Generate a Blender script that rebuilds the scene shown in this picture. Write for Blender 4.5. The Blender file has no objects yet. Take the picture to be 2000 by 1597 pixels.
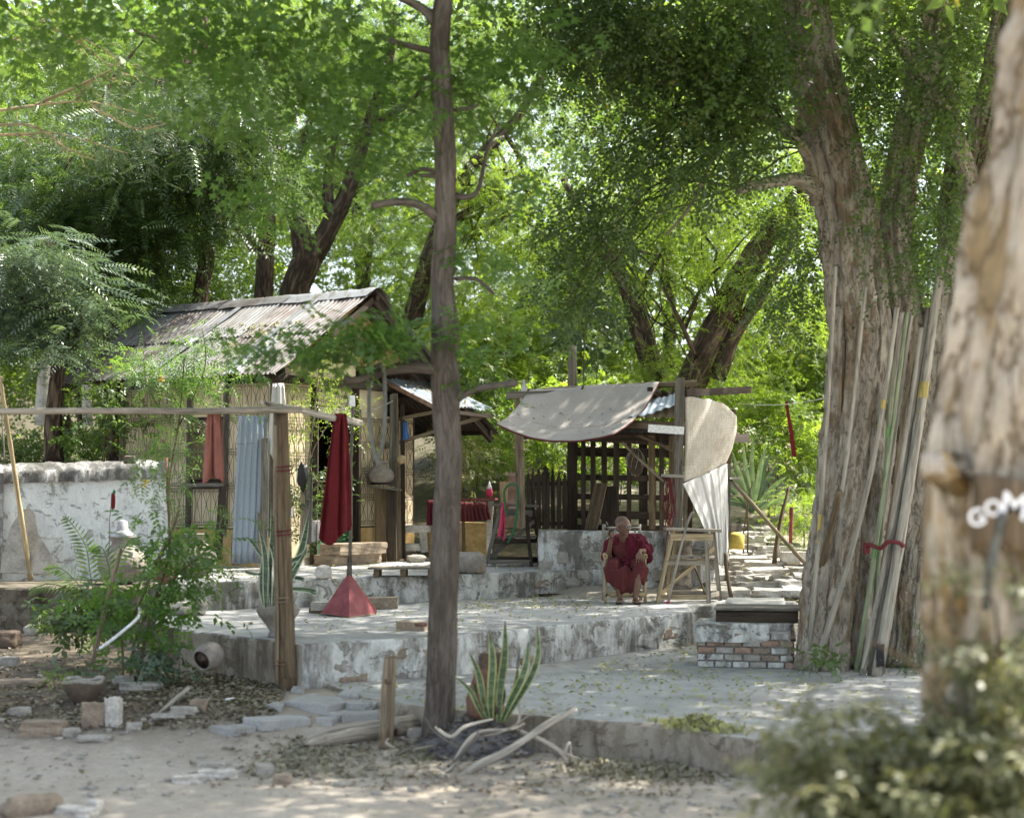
import bpy, math, random
import numpy as np
from mathutils import Vector, Matrix, noise as mnoise
random.seed(7); RNG = np.random.default_rng(11)
SC = bpy.context.scene
COL = SC.collection
PI = math.pi

# ------------------------------------------------------------------ camera
CAMZ = 2.17; FPX = 3000.0
PITCH = math.atan(161.5/FPX)
cam_d = bpy.data.cameras.new('camera'); cam = bpy.data.objects.new('camera', cam_d); COL.objects.link(cam)
cam.location = (0, 0, CAMZ); cam.rotation_euler = (PI/2+PITCH, 0, 0)
cam_d.sensor_width = 70; cam_d.lens = 105; cam_d.clip_end = 600; cam_d.clip_start = .1
cam_d.dof.use_dof = True; cam_d.dof.focus_distance = 21.0; cam_d.dof.aperture_fstop = 2.2
SC.camera = cam

# ------------------------------------------------------------------ world, sun, exposure
SUN_ELEV = math.radians(54); SUN_AZ = math.radians(62)      # clockwise from +Y (away from the camera), to the right
w = bpy.data.worlds.new('World'); SC.world = w; w.use_nodes = True
wn = w.node_tree; bg = wn.nodes['Background']
sky = wn.nodes.new('ShaderNodeTexSky'); sky.sky_type = 'NISHITA'; sky.sun_disc = False
sky.sun_elevation = SUN_ELEV; sky.sun_rotation = SUN_AZ; sky.dust_density = 2.5; sky.air_density = 1.0; sky.ozone_density = 1.0
hs = wn.nodes.new('ShaderNodeHueSaturation'); hs.inputs['Saturation'].default_value = .6; wn.links.new(sky.outputs[0], hs.inputs['Color']); wn.links.new(hs.outputs[0], bg.inputs[0]); bg.inputs[1].default_value = .15
sun_d = bpy.data.lights.new('sun', 'SUN'); sun_d.energy = 5.0; sun_d.angle = math.radians(.55); sun_d.color = (1, .95, .86)
sun = bpy.data.objects.new('sun', sun_d); COL.objects.link(sun)
sdir = Vector((math.sin(SUN_AZ)*math.cos(SUN_ELEV), math.cos(SUN_AZ)*math.cos(SUN_ELEV), math.sin(SUN_ELEV)))
sun.rotation_euler = sdir.to_track_quat('Z', 'Y').to_euler()
SC.view_settings.view_transform = 'Standard'; SC.view_settings.look = 'None'
SC.view_settings.exposure = 1.92; SC.view_settings.gamma = 1
SC.view_settings.use_curve_mapping = False
SC.cycles.max_bounces = 7; SC.cycles.diffuse_bounces = 3; SC.cycles.glossy_bounces = 2
SC.cycles.transmission_bounces = 4; SC.cycles.transparent_max_bounces = 6
SC.cycles.use_denoising = True
SC.cycles.sample_clamp_indirect = 6

# ------------------------------------------------------------------ pixel -> place
cp, sp = math.cos(PITCH), math.sin(PITCH)
def ray(px, py):
    a = (px-1000)/FPX; b = (798.5-py)/FPX
    return Vector((a, cp - b*sp, sp + b*cp))
def P(px, py, Y):
    d = ray(px, py); return Vector((0, 0, CAMZ)) + d*(Y/d.y)
def Zp(px, py, z):
    d = ray(px, py); return Vector((0, 0, CAMZ)) + d*((z-CAMZ)/d.z)
def m_(px, Y): return px*Y/FPX
ZP, ZM, ZU = .30, .70, 1.05        # yard paving, middle terrace, upper terrace

# ------------------------------------------------------------------ materials
class NT:
    def __init__(s, name, rough=.9, spec=.25):
        s.m = bpy.data.materials.new(name); s.m.use_nodes = True
        s.n = s.m.node_tree.nodes; s.l = s.m.node_tree.links
        s.b = s.n['Principled BSDF']; s.out = s.n['Material Output']
        s.b.inputs['Roughness'].default_value = rough
        s.b.inputs['Specular IOR Level'].default_value = spec
        at = s.n.new('ShaderNodeAttribute'); at.attribute_name = 'gc'; s.gc = at.outputs['Vector']
    def map(s, scale, vec=None):
        mp = s.n.new('ShaderNodeMapping'); mp.inputs['Scale'].default_value = scale if hasattr(scale, '__len__') else (scale,)*3
        s.l.new(vec or s.gc, mp.inputs['Vector']); return mp.outputs[0]
    def noise(s, scale=1, detail=6, rough=.6, dist=0, vec=None):
        t = s.n.new('ShaderNodeTexNoise'); t.inputs['Detail'].default_value = detail
        t.inputs['Roughness'].default_value = rough; t.inputs['Distortion'].default_value = dist; t.inputs['Scale'].default_value = 1
        s.l.new(s.map(scale, vec), t.inputs['Vector']); return t.outputs[0]
    def voro(s, scale=1, feature='F1', vec=None, out='Distance'):
        t = s.n.new('ShaderNodeTexVoronoi'); t.feature = feature; t.inputs['Scale'].default_value = 1
        s.l.new(s.map(scale, vec), t.inputs['Vector']); return t.outputs[out]
    def ramp(s, fac, stops):
        r = s.n.new('ShaderNodeValToRGB'); e = r.color_ramp.elements
        while len(e) < len(stops): e.new(.5)
        for k, (p, c) in enumerate(stops):
            e[k].position = p; c = c if hasattr(c, '__len__') else (c, c, c); e[k].color = (*c, 1)
        s.l.new(fac, r.inputs[0]); return r.outputs[0]
    def mix(s, fac, a, b, mode='MIX'):
        x = s.n.new('ShaderNodeMix'); x.data_type = 'RGBA'; x.blend_type = mode
        for sock, v in ((x.inputs[0], fac), (x.inputs[6], a), (x.inputs[7], b)):
            if hasattr(v, 'is_output') or isinstance(v, bpy.types.NodeSocket): s.l.new(v, sock)
            elif hasattr(v, '__len__'): sock.default_value = (*v, 1)
            else: sock.default_value = v
        return x.outputs[2]
    def math(s, op, a, b=0.0):
        x = s.n.new('ShaderNodeMath'); x.operation = op
        for sock, v in ((x.inputs[0], a), (x.inputs[1], b)):
            if isinstance(v, bpy.types.NodeSocket): s.l.new(v, sock)
            else: sock.default_value = v
        return x.outputs[0]
    def color(s, c): s.l.new(c, s.b.inputs['Base Color']); s.c = c; return s
    def bump(s, h, strength=.4, dist=.01):
        x = s.n.new('ShaderNodeBump'); x.inputs['Strength'].default_value = strength; x.inputs['Distance'].default_value = dist
        s.l.new(h, x.inputs['Height']); s.l.new(x.outputs[0], s.b.inputs['Normal']); return s
def sc3(c, k): return tuple(min(1, v*k) for v in c)

def rough_mat(name, base, var=.35, scale=3, fine=30, stretch=(1, 1, 1), bump=.5, rough=.9, tint=None, dist=.01, spec=.2):
    t = NT(name, rough, spec)
    st = tuple(scale*v for v in stretch); sf = tuple(fine*v for v in stretch)
    a = t.noise(st, 5, .6, .4); b = t.noise(sf, 4, .7)
    c = t.ramp(a, [(.25, sc3(base, 1-var)), (.5, base), (.75, sc3(base, 1+var) if tint is None else tint)])
    c = t.mix(.75, c, t.ramp(b, [(.3, .62), (.7, 1.25)]), 'MULTIPLY')
    if stretch[2] < .5:
        k = t.noise((14, 14, 1.6), 5, .65, 1.2); c = t.mix(.8, c, t.ramp(k, [(.34, .42), (.48, .95), (.66, 1.35)]), 'MULTIPLY')
        k2 = t.noise((60, 60, .8), 3, .6); c = t.mix(.7, c, t.ramp(k2, [(.36, .5), (.5, 1.05)]), 'MULTIPLY')
    t.color(c).bump(t.math('ADD', t.math('MULTIPLY', a, .6), b), bump, dist)
    return t.m
WOODSTR = (1, 1, .06)
M = {}
def W(name, base, **k): M[name] = rough_mat(name, base, stretch=WOODSTR, **{**dict(scale=9, fine=70, bump=.55, var=.4, dist=.006), **k})
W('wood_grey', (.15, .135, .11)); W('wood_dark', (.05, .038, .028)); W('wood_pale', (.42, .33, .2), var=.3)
W('wood_brown', (.13, .095, .058)); W('wood_tan', (.21, .165, .11)); W('drift', (.27, .235, .185)); W('bleached', (.36, .325, .27))
W('bamboo', (.30, .27, .215), fine=50, rough=.6, var=.3); W('bamboo_gold', (.34, .265, .15), rough=.5, var=.3)
W('bamboo_green', (.22, .25, .15), rough=.6)
def R(name, base, **k): M[name] = rough_mat(name, base, **k)
R('stone', (.30, .28, .24), scale=5, fine=35); R('stone_pale', (.46, .43, .38), scale=6, fine=35)
R('stone_brown', (.24, .19, .14), scale=6, fine=35); R('ash', (.13, .125, .12), scale=9, fine=55, bump=.9, var=.6, dist=.02)
R('terracotta', (.15, .085, .06), scale=7); R('clay_grey', (.23, .205, .175), scale=9, fine=60, var=.35); R('clay_dark', (.10, .075, .055), scale=7)
R('maroon', (.085, .009, .019), scale=3, fine=160, var=.25, bump=.3, dist=.003); R('maroon_dusty', (.095, .024, .024), scale=3, fine=160, var=.2, bump=.3, dist=.003)
R('red_cloth', (.12, .012, .015), scale=3, fine=160, var=.3, bump=.3, dist=.003); R('salmon', (.25, .10, .075), scale=5, fine=120, var=.2, bump=.3)
R('red_paint', (.19, .040, .042), scale=6, fine=40, rough=.55, bump=.1, tint=(.24, .08, .075)); R('cloth_grey', (.33, .30, .27), scale=2, fine=90, var=.14, bump=.25, dist=.004)
R('cloth_white', (.48, .47, .44), scale=2.5, fine=90, var=.14, bump=.2, dist=.004)
R('iron', (.09, .07, .055), rough=.6, bump=.2); R('rubber', (.11, .115, .10), rough=.5, bump=.05); R('blue', (.06, .18, .45)); R('green_paint', (.035, .13, .06), var=.2)
R('white_paint', (.78, .78, .76), var=.08, bump=.1); R('ochre', (.42, .29, .12), scale=4, var=.35, tint=(.55, .45, .28)); R('hair_stub', (.135, .09, .066), scale=9, fine=200, var=.2, rough=.8, bump=.2, dist=.002); R('black', (.02, .02, .02), rough=.4, bump=.05)
R('yellow', (.45, .34, .08), var=.2, bump=.1); R('pink', (.42, .05, .10), var=.2, bump=.1); R('rope_red', (.12, .025, .028), var=.3); R('rope', (.45, .42, .36), var=.3)
R('brick', (.27, .17, .12), scale=8, fine=45, var=.4, tint=(.36, .33, .29)); R('mortar', (.30, .28, .25), scale=8, fine=50)
R('skin', (.155, .085, .054), scale=9, fine=90, var=.3, rough=.5, bump=.1, spec=.4, dist=.003); R('metal', (.32, .32, .32), rough=.35, bump=.05)

def plaster(name, white, grey, dark, stain=.5, crack=True, low=.0):
    t = NT(name, .92, .15)
    big = t.noise((1.3, 1.3, .9), 7, .65, .6); mid = t.noise((6, 6, 3.2), 6, .7, .3); fine = t.noise(45, 5, .75)
    streak = t.noise((9, 9, .9), 5, .6)
    c = t.mix(t.ramp(mid, [(.42, 0.0), (.60, 1.0)]), white, grey)
    c = t.mix(t.ramp(t.math('ADD', t.math('MULTIPLY', big, .6), t.math('MULTIPLY', streak, .4)), [(stain, 0.0), (stain+.09, .85)]), c, dark)
    c = t.mix(.6, c, t.ramp(fine, [(.3, .66), (.7, 1.15)]), 'MULTIPLY')
    h = t.math('ADD', t.math('MULTIPLY', mid, .8), fine)
    rg = t.math('ABSOLUTE', t.math('SUBTRACT', t.noise((1.6, 1.6, 2.2), 8, .62, .5), .5))
    cm = t.math('MULTIPLY', t.ramp(rg, [(0, 1.0), (.012, 0.0)]), t.ramp(t.noise((1.1, 1.1, 1.5), 3), [(.50, 0.0), (.58, .9)]))
    c = t.mix(cm, c, sc3(dark, .45)); h = t.math('SUBTRACT', h, cm)
    pt = t.ramp(t.noise((3.2, 3.2, 4.5), 6, .7, 1.0), [(.56, 0.0), (.59, .85)]); c = t.mix(pt, c, t.mix(t.ramp(fine, [(.4, 0.0), (.6, 1.0)]), sc3(grey, .5), sc3(dark, 1.6))); h = t.math('SUBTRACT', h, t.math('MULTIPLY', pt, .8))
    t.color(c).bump(h, .6, .012); return t.m
M['plaster'] = plaster('plaster', (.54, .54, .50), (.26, .25, .22), (.10, .088, .07), .485, crack=False)
M['whitewash'] = plaster('whitewash', (.68, .70, .70), (.58, .60, .60), (.17, .165, .15), .57, crack=False)
M['coping'] = plaster('coping', (.50, .49, .48), (.20, .195, .18), (.085, .08, .07), .45, crack=False)
M['mudface'] = plaster('mudface', (.30, .265, .21), (.21, .18, .135), (.10, .08, .06), .52)
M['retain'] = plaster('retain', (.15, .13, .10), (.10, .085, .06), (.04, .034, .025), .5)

def floor_mat(name, a, b, cc, leafy=True):
    t = NT(name, .93, .12)
    n1 = t.noise(.55, 6, .6, .8); n2 = t.noise(3.5, 7, .7, .3); n3 = t.noise(60, 4, .7); n4 = t.noise(14, 5, .7)
    c = t.ramp(n1, [(.3, a), (.55, b), (.75, cc)])
    c = t.mix(.75, c, t.ramp(n2, [(.28, .68), (.5, 1.0), (.72, 1.18)]), 'MULTIPLY')
    c = t.mix(.6, c, t.ramp(n3, [(.3, .7), (.68, 1.2)]), 'MULTIPLY')
    c = t.mix(t.ramp(n4, [(.62, 0.0), (.70, .6)]), c, sc3(a, .45))
    rg = t.math('ABSOLUTE', t.math('SUBTRACT', t.noise((.9, .9, .9), 8, .6, .4), .5)); cm = t.math('MULTIPLY', t.ramp(rg, [(0, 1.0), (.006, 0.0)]), t.ramp(t.noise(.7, 3), [(.46, 0.0), (.54, .9)]))
    c = t.mix(cm, c, (.05, .045, .035)); dp = t.ramp(t.noise((1.7, 1.7, 1.7), 7, .72, .6), [(.56, 0.0), (.66, .7)]); c = t.mix(dp, c, (.215, .19, .145))
    t.color(c).bump(t.math('ADD', t.math('ADD', n2, t.math('MULTIPLY', n4, .7)), t.math('MULTIPLY', n3, .35)), .55, .02); return t.m
M['paving'] = floor_mat('paving', (.26, .255, .235), (.35, .345, .325), (.42, .41, .385))
M['dirt'] = floor_mat('dirt', (.24, .20, .165), (.36, .315, .27), (.42, .38, .335))
M['soil'] = floor_mat('soil', (.06, .05, .035), (.11, .085, .06), (.22, .18, .12))

def bark(name, light, dark, patch, vs=.16, bumpd=.03, crackw=(.0, .14), sc=9, yellow=None):
    t = NT(name, .95, .1)
    n1 = t.noise((4.2, 4.2, 1.5), 7, .68, .3); n2 = t.noise((sc*2.4, sc*2.4, sc*vs*2.6), 6, .7, .2)
    rg = t.math('ABSOLUTE', t.math('SUBTRACT', t.noise((sc, sc, sc*vs), 5, .55, .25), .5)); e = t.math('MULTIPLY', rg, 2.2)
    c = t.ramp(n1, [(.42, light), (.52, sc3(light, .85)), (.58, patch)])
    if yellow: c = t.mix(t.ramp(t.noise((3.5, 3.5, 1.2), 5, .65), [(.55, 0.0), (.66, .85)]), c, yellow)
    c = t.mix(.85, c, t.ramp(n2, [(.3, .5), (.66, 1.2)]), 'MULTIPLY')
    c = t.mix(t.ramp(e, [(crackw[0], 1.0), (crackw[1], 0.0)]), c, dark)
    t.color(c).bump(t.math('ADD', t.ramp(e, [(0, 0.0), (.25, 1.0)]), t.math('MULTIPLY', n2, .8)), .8, bumpd); return t.m
M['bark_smooth'] = bark('bark_smooth', (.135, .115, .095), (.06, .05, .04), (.085, .07, .056), vs=.14, sc=13, bumpd=.008, crackw=(0, .09))
M['bark_rough'] = bark('bark_rough', (.16, .12, .085), (.035, .027, .02), (.10, .075, .05), sc=11, bumpd=.03, crackw=(0, .26))
M['bark_big'] = bark('bark_big', (.39, .345, .275), (.12, .09, .06), (.23, .175, .115), vs=.3, sc=8, bumpd=.03, crackw=(0, .05))
M['bark_near'] = bark('bark_near', (.44, .38, .29), (.12, .09, .05), (.27, .20, .11), vs=.35, sc=4, bumpd=.03, crackw=(0, .06), yellow=(.30, .19, .06))

def leaf_mat(name, a, b, c3, trans=.45, rough=.45, tgain=1.5, old=None):
    t = NT(name, rough, .5)
    at = t.n.new('ShaderNodeAttribute'); at.attribute_name = 'rnd'
    stops = [(0, a), (.5, b), (.93, c3)] + ([(.97, old)] if old else [])
    c = t.ramp(at.outputs['Fac'], stops)
    t.color(c)
    tr = t.n.new('ShaderNodeBsdfTranslucent'); mx = t.n.new('ShaderNodeMixShader'); mx.inputs[0].default_value = trans
    cc = t.mix(1.0, c, (tgain*1.12, tgain*1.12, tgain*.62), 'MULTIPLY')
    t.l.new(cc, tr.inputs[0]); t.l.new(t.b.outputs[0], mx.inputs[1]); t.l.new(tr.outputs[0], mx.inputs[2]); t.l.new(mx.outputs[0], t.out.inputs[0])
    return t.m
M['leaf_bright'] = leaf_mat('leaf_bright', (.075, .125, .02), (.12, .18, .028), (.185, .245, .045), .55, tgain=1.9, old=(.35, .27, .04))
M['leaf_mid'] = leaf_mat('leaf_mid', (.058, .10, .024), (.082, .135, .032), (.12, .175, .045), .5, tgain=1.7, old=(.28, .22, .04))
M['leaf_dark'] = leaf_mat('leaf_dark', (.036, .066, .020), (.054, .092, .028), (.085, .13, .04), .45, .38, tgain=1.6)
M['leaf_blue'] = leaf_mat('leaf_blue', (.055, .09, .058), (.075, .115, .07), (.11, .15, .095), .35, .4, tgain=1.3)
M['leaf_fore'] = leaf_mat('leaf_fore', (.06, .12, .028), (.08, .15, .034), (.12, .19, .05), .5, tgain=1.6)
M['leaf_bush'] = leaf_mat('leaf_bush', (.045, .06, .02), (.11, .12, .05), (.34, .33, .20), .3, .5, tgain=1.2)
M['snake'] = leaf_mat('snake', (.035, .07, .03), (.06, .11, .04), (.35, .38, .12), .15, .4, tgain=1.0)
M['litter'] = leaf_mat('litter', (.13, .115, .08), (.23, .21, .155), (.35, .33, .22), .2, .8, tgain=1.0)
M['litter_y'] = leaf_mat('litter_y', (.20, .20, .12), (.30, .30, .15), (.46, .43, .11), .2, .8, tgain=1.0)

M['litter_brown'] = leaf_mat('litter_brown', (.07, .05, .03), (.15, .115, .07), (.30, .26, .19), .1, .85, tgain=1.0)
# tin sheets
def tin(name, base, rust, amount):
    t = NT(name, .5, .5)
    n1 = t.noise((1.2, 1.2, 1.2), 6, .7, .6); n2 = t.noise((12, 2.2, 2.2), 5, .7); n3 = t.noise(60, 4, .7)
    f = t.ramp(t.math('ADD', t.math('MULTIPLY', n1, .55), t.math('MULTIPLY', n2, .45)), [(amount, 0.0), (amount+.10, 1.0)])
    c = t.mix(f, base, rust); c = t.mix(.7, c, t.ramp(n3, [(.3, .62), (.7, 1.2)]), 'MULTIPLY')
    t.color(c).bump(n3, .25, .004); t.b.inputs['Metallic'].default_value = .25; return t.m
M['tin'] = tin('tin', (.25, .26, .265), (.13, .11, .09), .50)
M['tin_rust'] = tin('tin_rust', (.16, .15, .14), (.085, .066, .054), .44)
M['tin_old'] = tin('tin_old', (.155, .155, .15), (.09, .078, .066), .47)
M['tin_blue'] = tin('tin_blue', (.23, .27, .31), (.22, .22, .22), .56)
t = NT('panel', .85, .2); n1 = t.noise(2, 5, .6); n2 = t.noise(30, 4, .6)
t.color(t.mix(.5, t.ramp(n1, [(.3, (.50, .41, .26)), (.55, (.64, .54, .36)), (.75, (.70, .62, .45))]), t.ramp(n2, [(.3, .8), (.7, 1.1)]), 'MULTIPLY')); M['panel'] = t.m
t = NT('mat_weave', .9, .1); wv = t.n.new('ShaderNodeTexWave'); wv.inputs['Scale'].default_value = 13; wv.inputs['Distortion'].default_value = 4
wv.bands_direction = 'Z'; t.l.new(t.gc, wv.inputs['Vector']); wn2 = t.noise((60, 60, 8), 4); wv2 = t.noise(2.0, 5)
t.color(t.mix(.6, t.mix(.5, (1, 1, 1), t.ramp(wv.outputs[1], [(.2, .55), (.6, 1.0)]), 'MULTIPLY') if False else t.ramp(wv2, [(.3, (.38, .34, .27)), (.7, (.52, .48, .41))]), t.ramp(wn2, [(.3, .6), (.7, 1.2)]), 'MULTIPLY')).bump(t.math('ADD', wv.outputs[1], wn2), .5, .008); M['weave'] = t.m

# ------------------------------------------------------------------ mesh builder
def frame(d):
    d = d.normalized(); up = Vector((0, 0, 1)) if abs(d.z) < .93 else Vector((0, 1, 0))
    a = d.cross(up).normalized(); b = a.cross(d).normalized(); return a, b, d
class MB:
    def __init__(s): s.v = []; s.g = []; s.f = []; s.smooth = []
    def add(s, vs, gs, fs, smooth=False):
        o = len(s.v); s.v += [tuple(v) for v in vs]; s.g += [tuple(g) for g in gs]
        s.f += [tuple(i+o for i in f) for f in fs]; s.smooth += [smooth]*len(fs); return s
    def hexa(s, c8, g8=None): # bottom 4 then top 4
        return s.add(c8, g8 or c8, [(3, 2, 1, 0), (4, 5, 6, 7), (0, 1, 5, 4), (1, 2, 6, 5), (2, 3, 7, 6), (3, 0, 4, 7)])
    def box(s, c, size, rz=0, jit=0, rot=None):
        c = Vector(c); mt = rot or Matrix.Rotation(rz, 3, 'Z'); sx, sy, sz = (v/2 for v in size); r = random.random()*50
        L = [(-sx, -sy, -sz), (sx, -sy, -sz), (sx, sy, -sz), (-sx, sy, -sz), (-sx, -sy, sz), (sx, -sy, sz), (sx, sy, sz), (-sx, sy, sz)]
        J = [Vector(p)+Vector([random.uniform(-jit, jit) for _ in range(3)]) for p in L]
        ax = max(range(3), key=lambda i: size[i]); od = [i for i in range(3) if i != ax]
        g = [(p[od[0]]+r, p[od[1]]+r*.7, p[ax]+r*.3) for p in L]
        return s.hexa([c+mt@p for p in J], g)
    def bar(s, p0, p1, w, h, roll=0, jit=0, taper=1, n=1):
        p0, p1 = Vector(p0), Vector(p1); a, b, d = frame(p1-p0); L = (p1-p0).length; r = random.random()*50
        if roll: q = Matrix.Rotation(roll, 3, d); a, b = q@a, q@b
        vs, gs, fs = [], [], []
        for i in range(n+1):
            t = i/n; k = 1+(taper-1)*t; c = p0.lerp(p1, t)+(a*random.uniform(-jit, jit)+b*random.uniform(-jit, jit))
            for (x, y) in ((-1, -1), (1, -1), (1, 1), (-1, 1)):
                vs.append(c+a*(x*w/2*k+random.uniform(-jit, jit)*.5)+b*(y*h/2*k+random.uniform(-jit, jit)*.5)); gs.append((x*w/2+r, y*h/2+r*.6, t*L+r*.2))
        for i in range(n):
            for j in range(4): fs.append((4*i+j, 4*i+(j+1)%4, 4*i+4+(j+1)%4, 4*i+4+j))
        fs += [(3, 2, 1, 0), (4*n, 4*n+1, 4*n+2, 4*n+3)]
        return s.add(vs, gs, fs)
    def tube(s, pts, rad, sides=8, cap=True, lobes=None, nz=0, smooth=True, seed=0, ridge=0):
        pts = [Vector(p) for p in pts]; n = len(pts)
        if not hasattr(rad, '__len__'): rad = [rad]*n
        vs, gs, fs = [], [], []; L = 0; r0 = random.random()*40; a = None
        for i, p in enumerate(pts):
            d = (pts[min(i+1, n-1)]-pts[max(i-1, 0)]).normalized()
            if a is None: a, b, _ = frame(d)
            else: a = (a-d*a.dot(d)).normalized(); b = a.cross(d)*-1; b = d.cross(a)
            if i: L += (p-pts[i-1]).length
            for j in range(sides):
                th = 2*PI*j/sides; r = rad[i]
                if lobes: r *= lobes(th, L)
                if ridge: r *= 1+ridge*(abs(mnoise.noise(Vector((math.cos(th)*5+seed, math.sin(th)*5, L*1.3+r0))))+.6*abs(mnoise.noise(Vector((math.cos(th)*11, math.sin(th)*11+seed, L*4+r0))))-.35)
                if nz: r *= 1+nz*mnoise.noise(Vector((math.cos(th)*2+seed, math.sin(th)*2, L*2.5+r0)))
                vs.append(p+a*(math.cos(th)*r)+b*(math.sin(th)*r)); gs.append((math.cos(th)*r+r0, math.sin(th)*r+r0*.5, L+r0))
        for i in range(n-1):
            for j in range(sides): fs.append((i*sides+j, i*sides+(j+1) % sides, (i+1)*sides+(j+1) % sides, (i+1)*sides+j))
        if cap: fs += [tuple(range(sides))[::-1], tuple((n-1)*sides+j for j in range(sides))]
        return s.add(vs, gs, fs, smooth)
    def lathe(s, c, prof, sides=28, squash=1, tilt=None):
        c = Vector(c); vs, fs = [], []; n = len(prof)
        for (r, z) in prof:
            for j in range(sides):
                th = 2*PI*j/sides; p = Vector((math.cos(th)*r, math.sin(th)*r*squash, z))
                if tilt: p = tilt@p
                vs.append(c+p)
        for i in range(n-1):
            for j in range(sides): fs.append((i*sides+j, i*sides+(j+1) % sides, (i+1)*sides+(j+1) % sides, (i+1)*sides+j))
        fs += [tuple(range(sides))[::-1], tuple((n-1)*sides+j for j in range(sides))]
        return s.add(vs, vs, fs, True)
    def grid(s, fn, nu, nv, smooth=True, thick=0):
        vs = [Vector(fn(i/nu, j/nv)) for j in range(nv+1) for i in range(nu+1)]
        fs = [(j*(nu+1)+i, j*(nu+1)+i+1, (j+1)*(nu+1)+i+1, (j+1)*(nu+1)+i) for j in range(nv) for i in range(nu)]
        return s.add(vs, vs, fs, smooth)
    def rock(s, c, size, seed=0, boxy=.35, n=6, amp=.18, rot=None, freq=1.3):
        c = Vector(c); rot = rot or Matrix.Identity(3); V, F, idx = [], [], {}
        def vid(p):
            k = tuple(round(x, 5) for x in p)
            if k not in idx:
                idx[k] = len(V); q = Vector(p); sph = q.normalized()
                q = q*boxy+sph*(1-boxy)
                q *= 1+amp*mnoise.noise(q*freq+Vector((seed*3.1, seed*1.7, seed)))+amp*.45*mnoise.noise(q*freq*3+Vector((seed, 0, seed*2)))
                V.append(c+rot@Vector((q.x*size[0]/2, q.y*size[1]/2, q.z*size[2]/2)))
            return idx[k]
        for ax in range(3):
            for sg in (-1, 1):
                for i in range(n):
                    for j in range(n):
                        q = []
                        for (di, dj) in ((0, 0), (1, 0), (1, 1), (0, 1)):
                            p = [0, 0, 0]; p[ax] = sg; p[(ax+1) % 3] = -1+2*(i+di)/n; p[(ax+2) % 3] = -1+2*(j+dj)/n; q.append(vid(p))
                        F.append(tuple(q if sg > 0 else q[::-1]))
        return s.add(V, V, F, boxy < .8)
    def prism(s, pts, z0, z1, jit=0, inset=0):
        n = len(pts); b = [Vector((p[0], p[1], z0)) for p in pts]; tp = [Vector((p[0], p[1], z1+(random.uniform(-jit, jit) if jit else 0))) for p in pts]
        cx = sum((p for p in tp), Vector())/n
        if inset:
            mid = [p.copy() for p in tp]
            for p in mid: p.z -= inset*.7
            tp = [cx+(p-cx)*(1-inset/max(.05, (p-cx).length)) for p in tp]
            vs = b+mid+tp; fs = [tuple(range(n))[::-1], tuple(range(2*n, 3*n))]
            for k in range(2): fs += [(k*n+i, k*n+(i+1) % n, (k+1)*n+(i+1) % n, (k+1)*n+i) for i in range(n)]
            return s.add(vs, vs, fs)
        vs = b+tp
        return s.add(vs, vs, [tuple(range(n))[::-1], tuple(range(n, 2*n))]+[(i, (i+1) % n, n+(i+1) % n, n+i) for i in range(n)])
    def mesh(s, name, base=Vector((0, 0, 0)), mat=None):
        me = bpy.data.meshes.new(name); b = Vector(base)
        me.from_pydata([(v[0]-b.x, v[1]-b.y, v[2]-b.z) for v in s.v], [], s.f)
        me.polygons.foreach_set('use_smooth', s.smooth)
        at = me.attributes.new('gc', 'FLOAT_VECTOR', 'POINT'); at.data.foreach_set('vector', [x for g in s.g for x in g])
        at = me.attributes.new('rnd', 'FLOAT', 'FACE'); at.data.foreach_set('value', [random.random() for _ in s.f])
        if mat: me.materials.append(M[mat] if isinstance(mat, str) else mat)
        me.update(); return me

def link(name, me, parent=None, loc=(0, 0, 0)):
    o = bpy.data.objects.new(name, me); COL.objects.link(o); o.location = loc
    if parent: o.parent = parent
    return o
def props(o, label=None, cat=None, group=None, kind=None):
    for k, v in (('label', label), ('category', cat), ('group', group), ('kind', kind)):
        if v: o[k] = v
    return o
def bevel(o, w=.006, seg=2):
    md = o.modifiers.new('bevel', 'BEVEL'); md.width = w; md.segments = seg; md.limit_method = 'ANGLE'; return o
def one(name, mb, mat, label, cat, base=None, group=None, bev=0):
    b = Vector(base) if base is not None else Vector(mb.v[0]); o = link(name, mb.mesh(name, b, mat), None, b)
    if bev: bevel(o, bev)
    return props(o, label, cat, group)
def struct(name, mb, mat, base=(0, 0, 0), kind='structure'):
    o = link(name, mb.mesh(name, Vector(base), mat), None, base); o['kind'] = kind; return o
class Thing:
    def __init__(s, name, label, cat, base, group=None):
        s.o = link(name, None, None, base); s.b = Vector(base); s.o.empty_display_size = .2; props(s.o, label, cat, group)
    def part(s, name, mb, mat, label=None, bev=0, parent=None, kind=None):
        o = link(name, mb.mesh(name, s.b, mat), parent or s.o)
        if bev: bevel(o, bev)
        props(o, label, kind=kind); return o

# ------------------------------------------------------------------ leaves (numpy)
def diamond(L, Wd, fold=.15, base=(0, 0, 0), yaw=0, pitch=0, mid=.42):
    q = np.array([(0, 0, 0), (L*mid, Wd/2, fold*Wd), (L, 0, -.05*L), (L*mid, -Wd/2, fold*Wd)], float)
    cy, sy, cq, sq = math.cos(yaw), math.sin(yaw), math.cos(pitch), math.sin(pitch)
    Rp = np.array([[cq, 0, sq], [0, 1, 0], [-sq, 0, cq]]); Ry = np.array([[cy, -sy, 0], [sy, cy, 0], [0, 0, 1]])
    return q@Rp.T@Ry.T+np.array(base)
def pinnate(L=.32, pairs=8, ll=.06, lw=.02, droop=.12):
    out = []
    for i in range(pairs):
        t = .15+.8*i/(pairs-1); z = -droop*L*t*t*2; k = 1-.55*abs(t-.45)
        for s in (-1, 1): out.append(diamond(ll*k, lw*k, .1, (L*t, 0, z), s*math.radians(62), .25))
    out.append(diamond(ll, lw, .1, (L*.95, 0, -droop*L*1.8), 0, .3)); return np.array(out)
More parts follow.
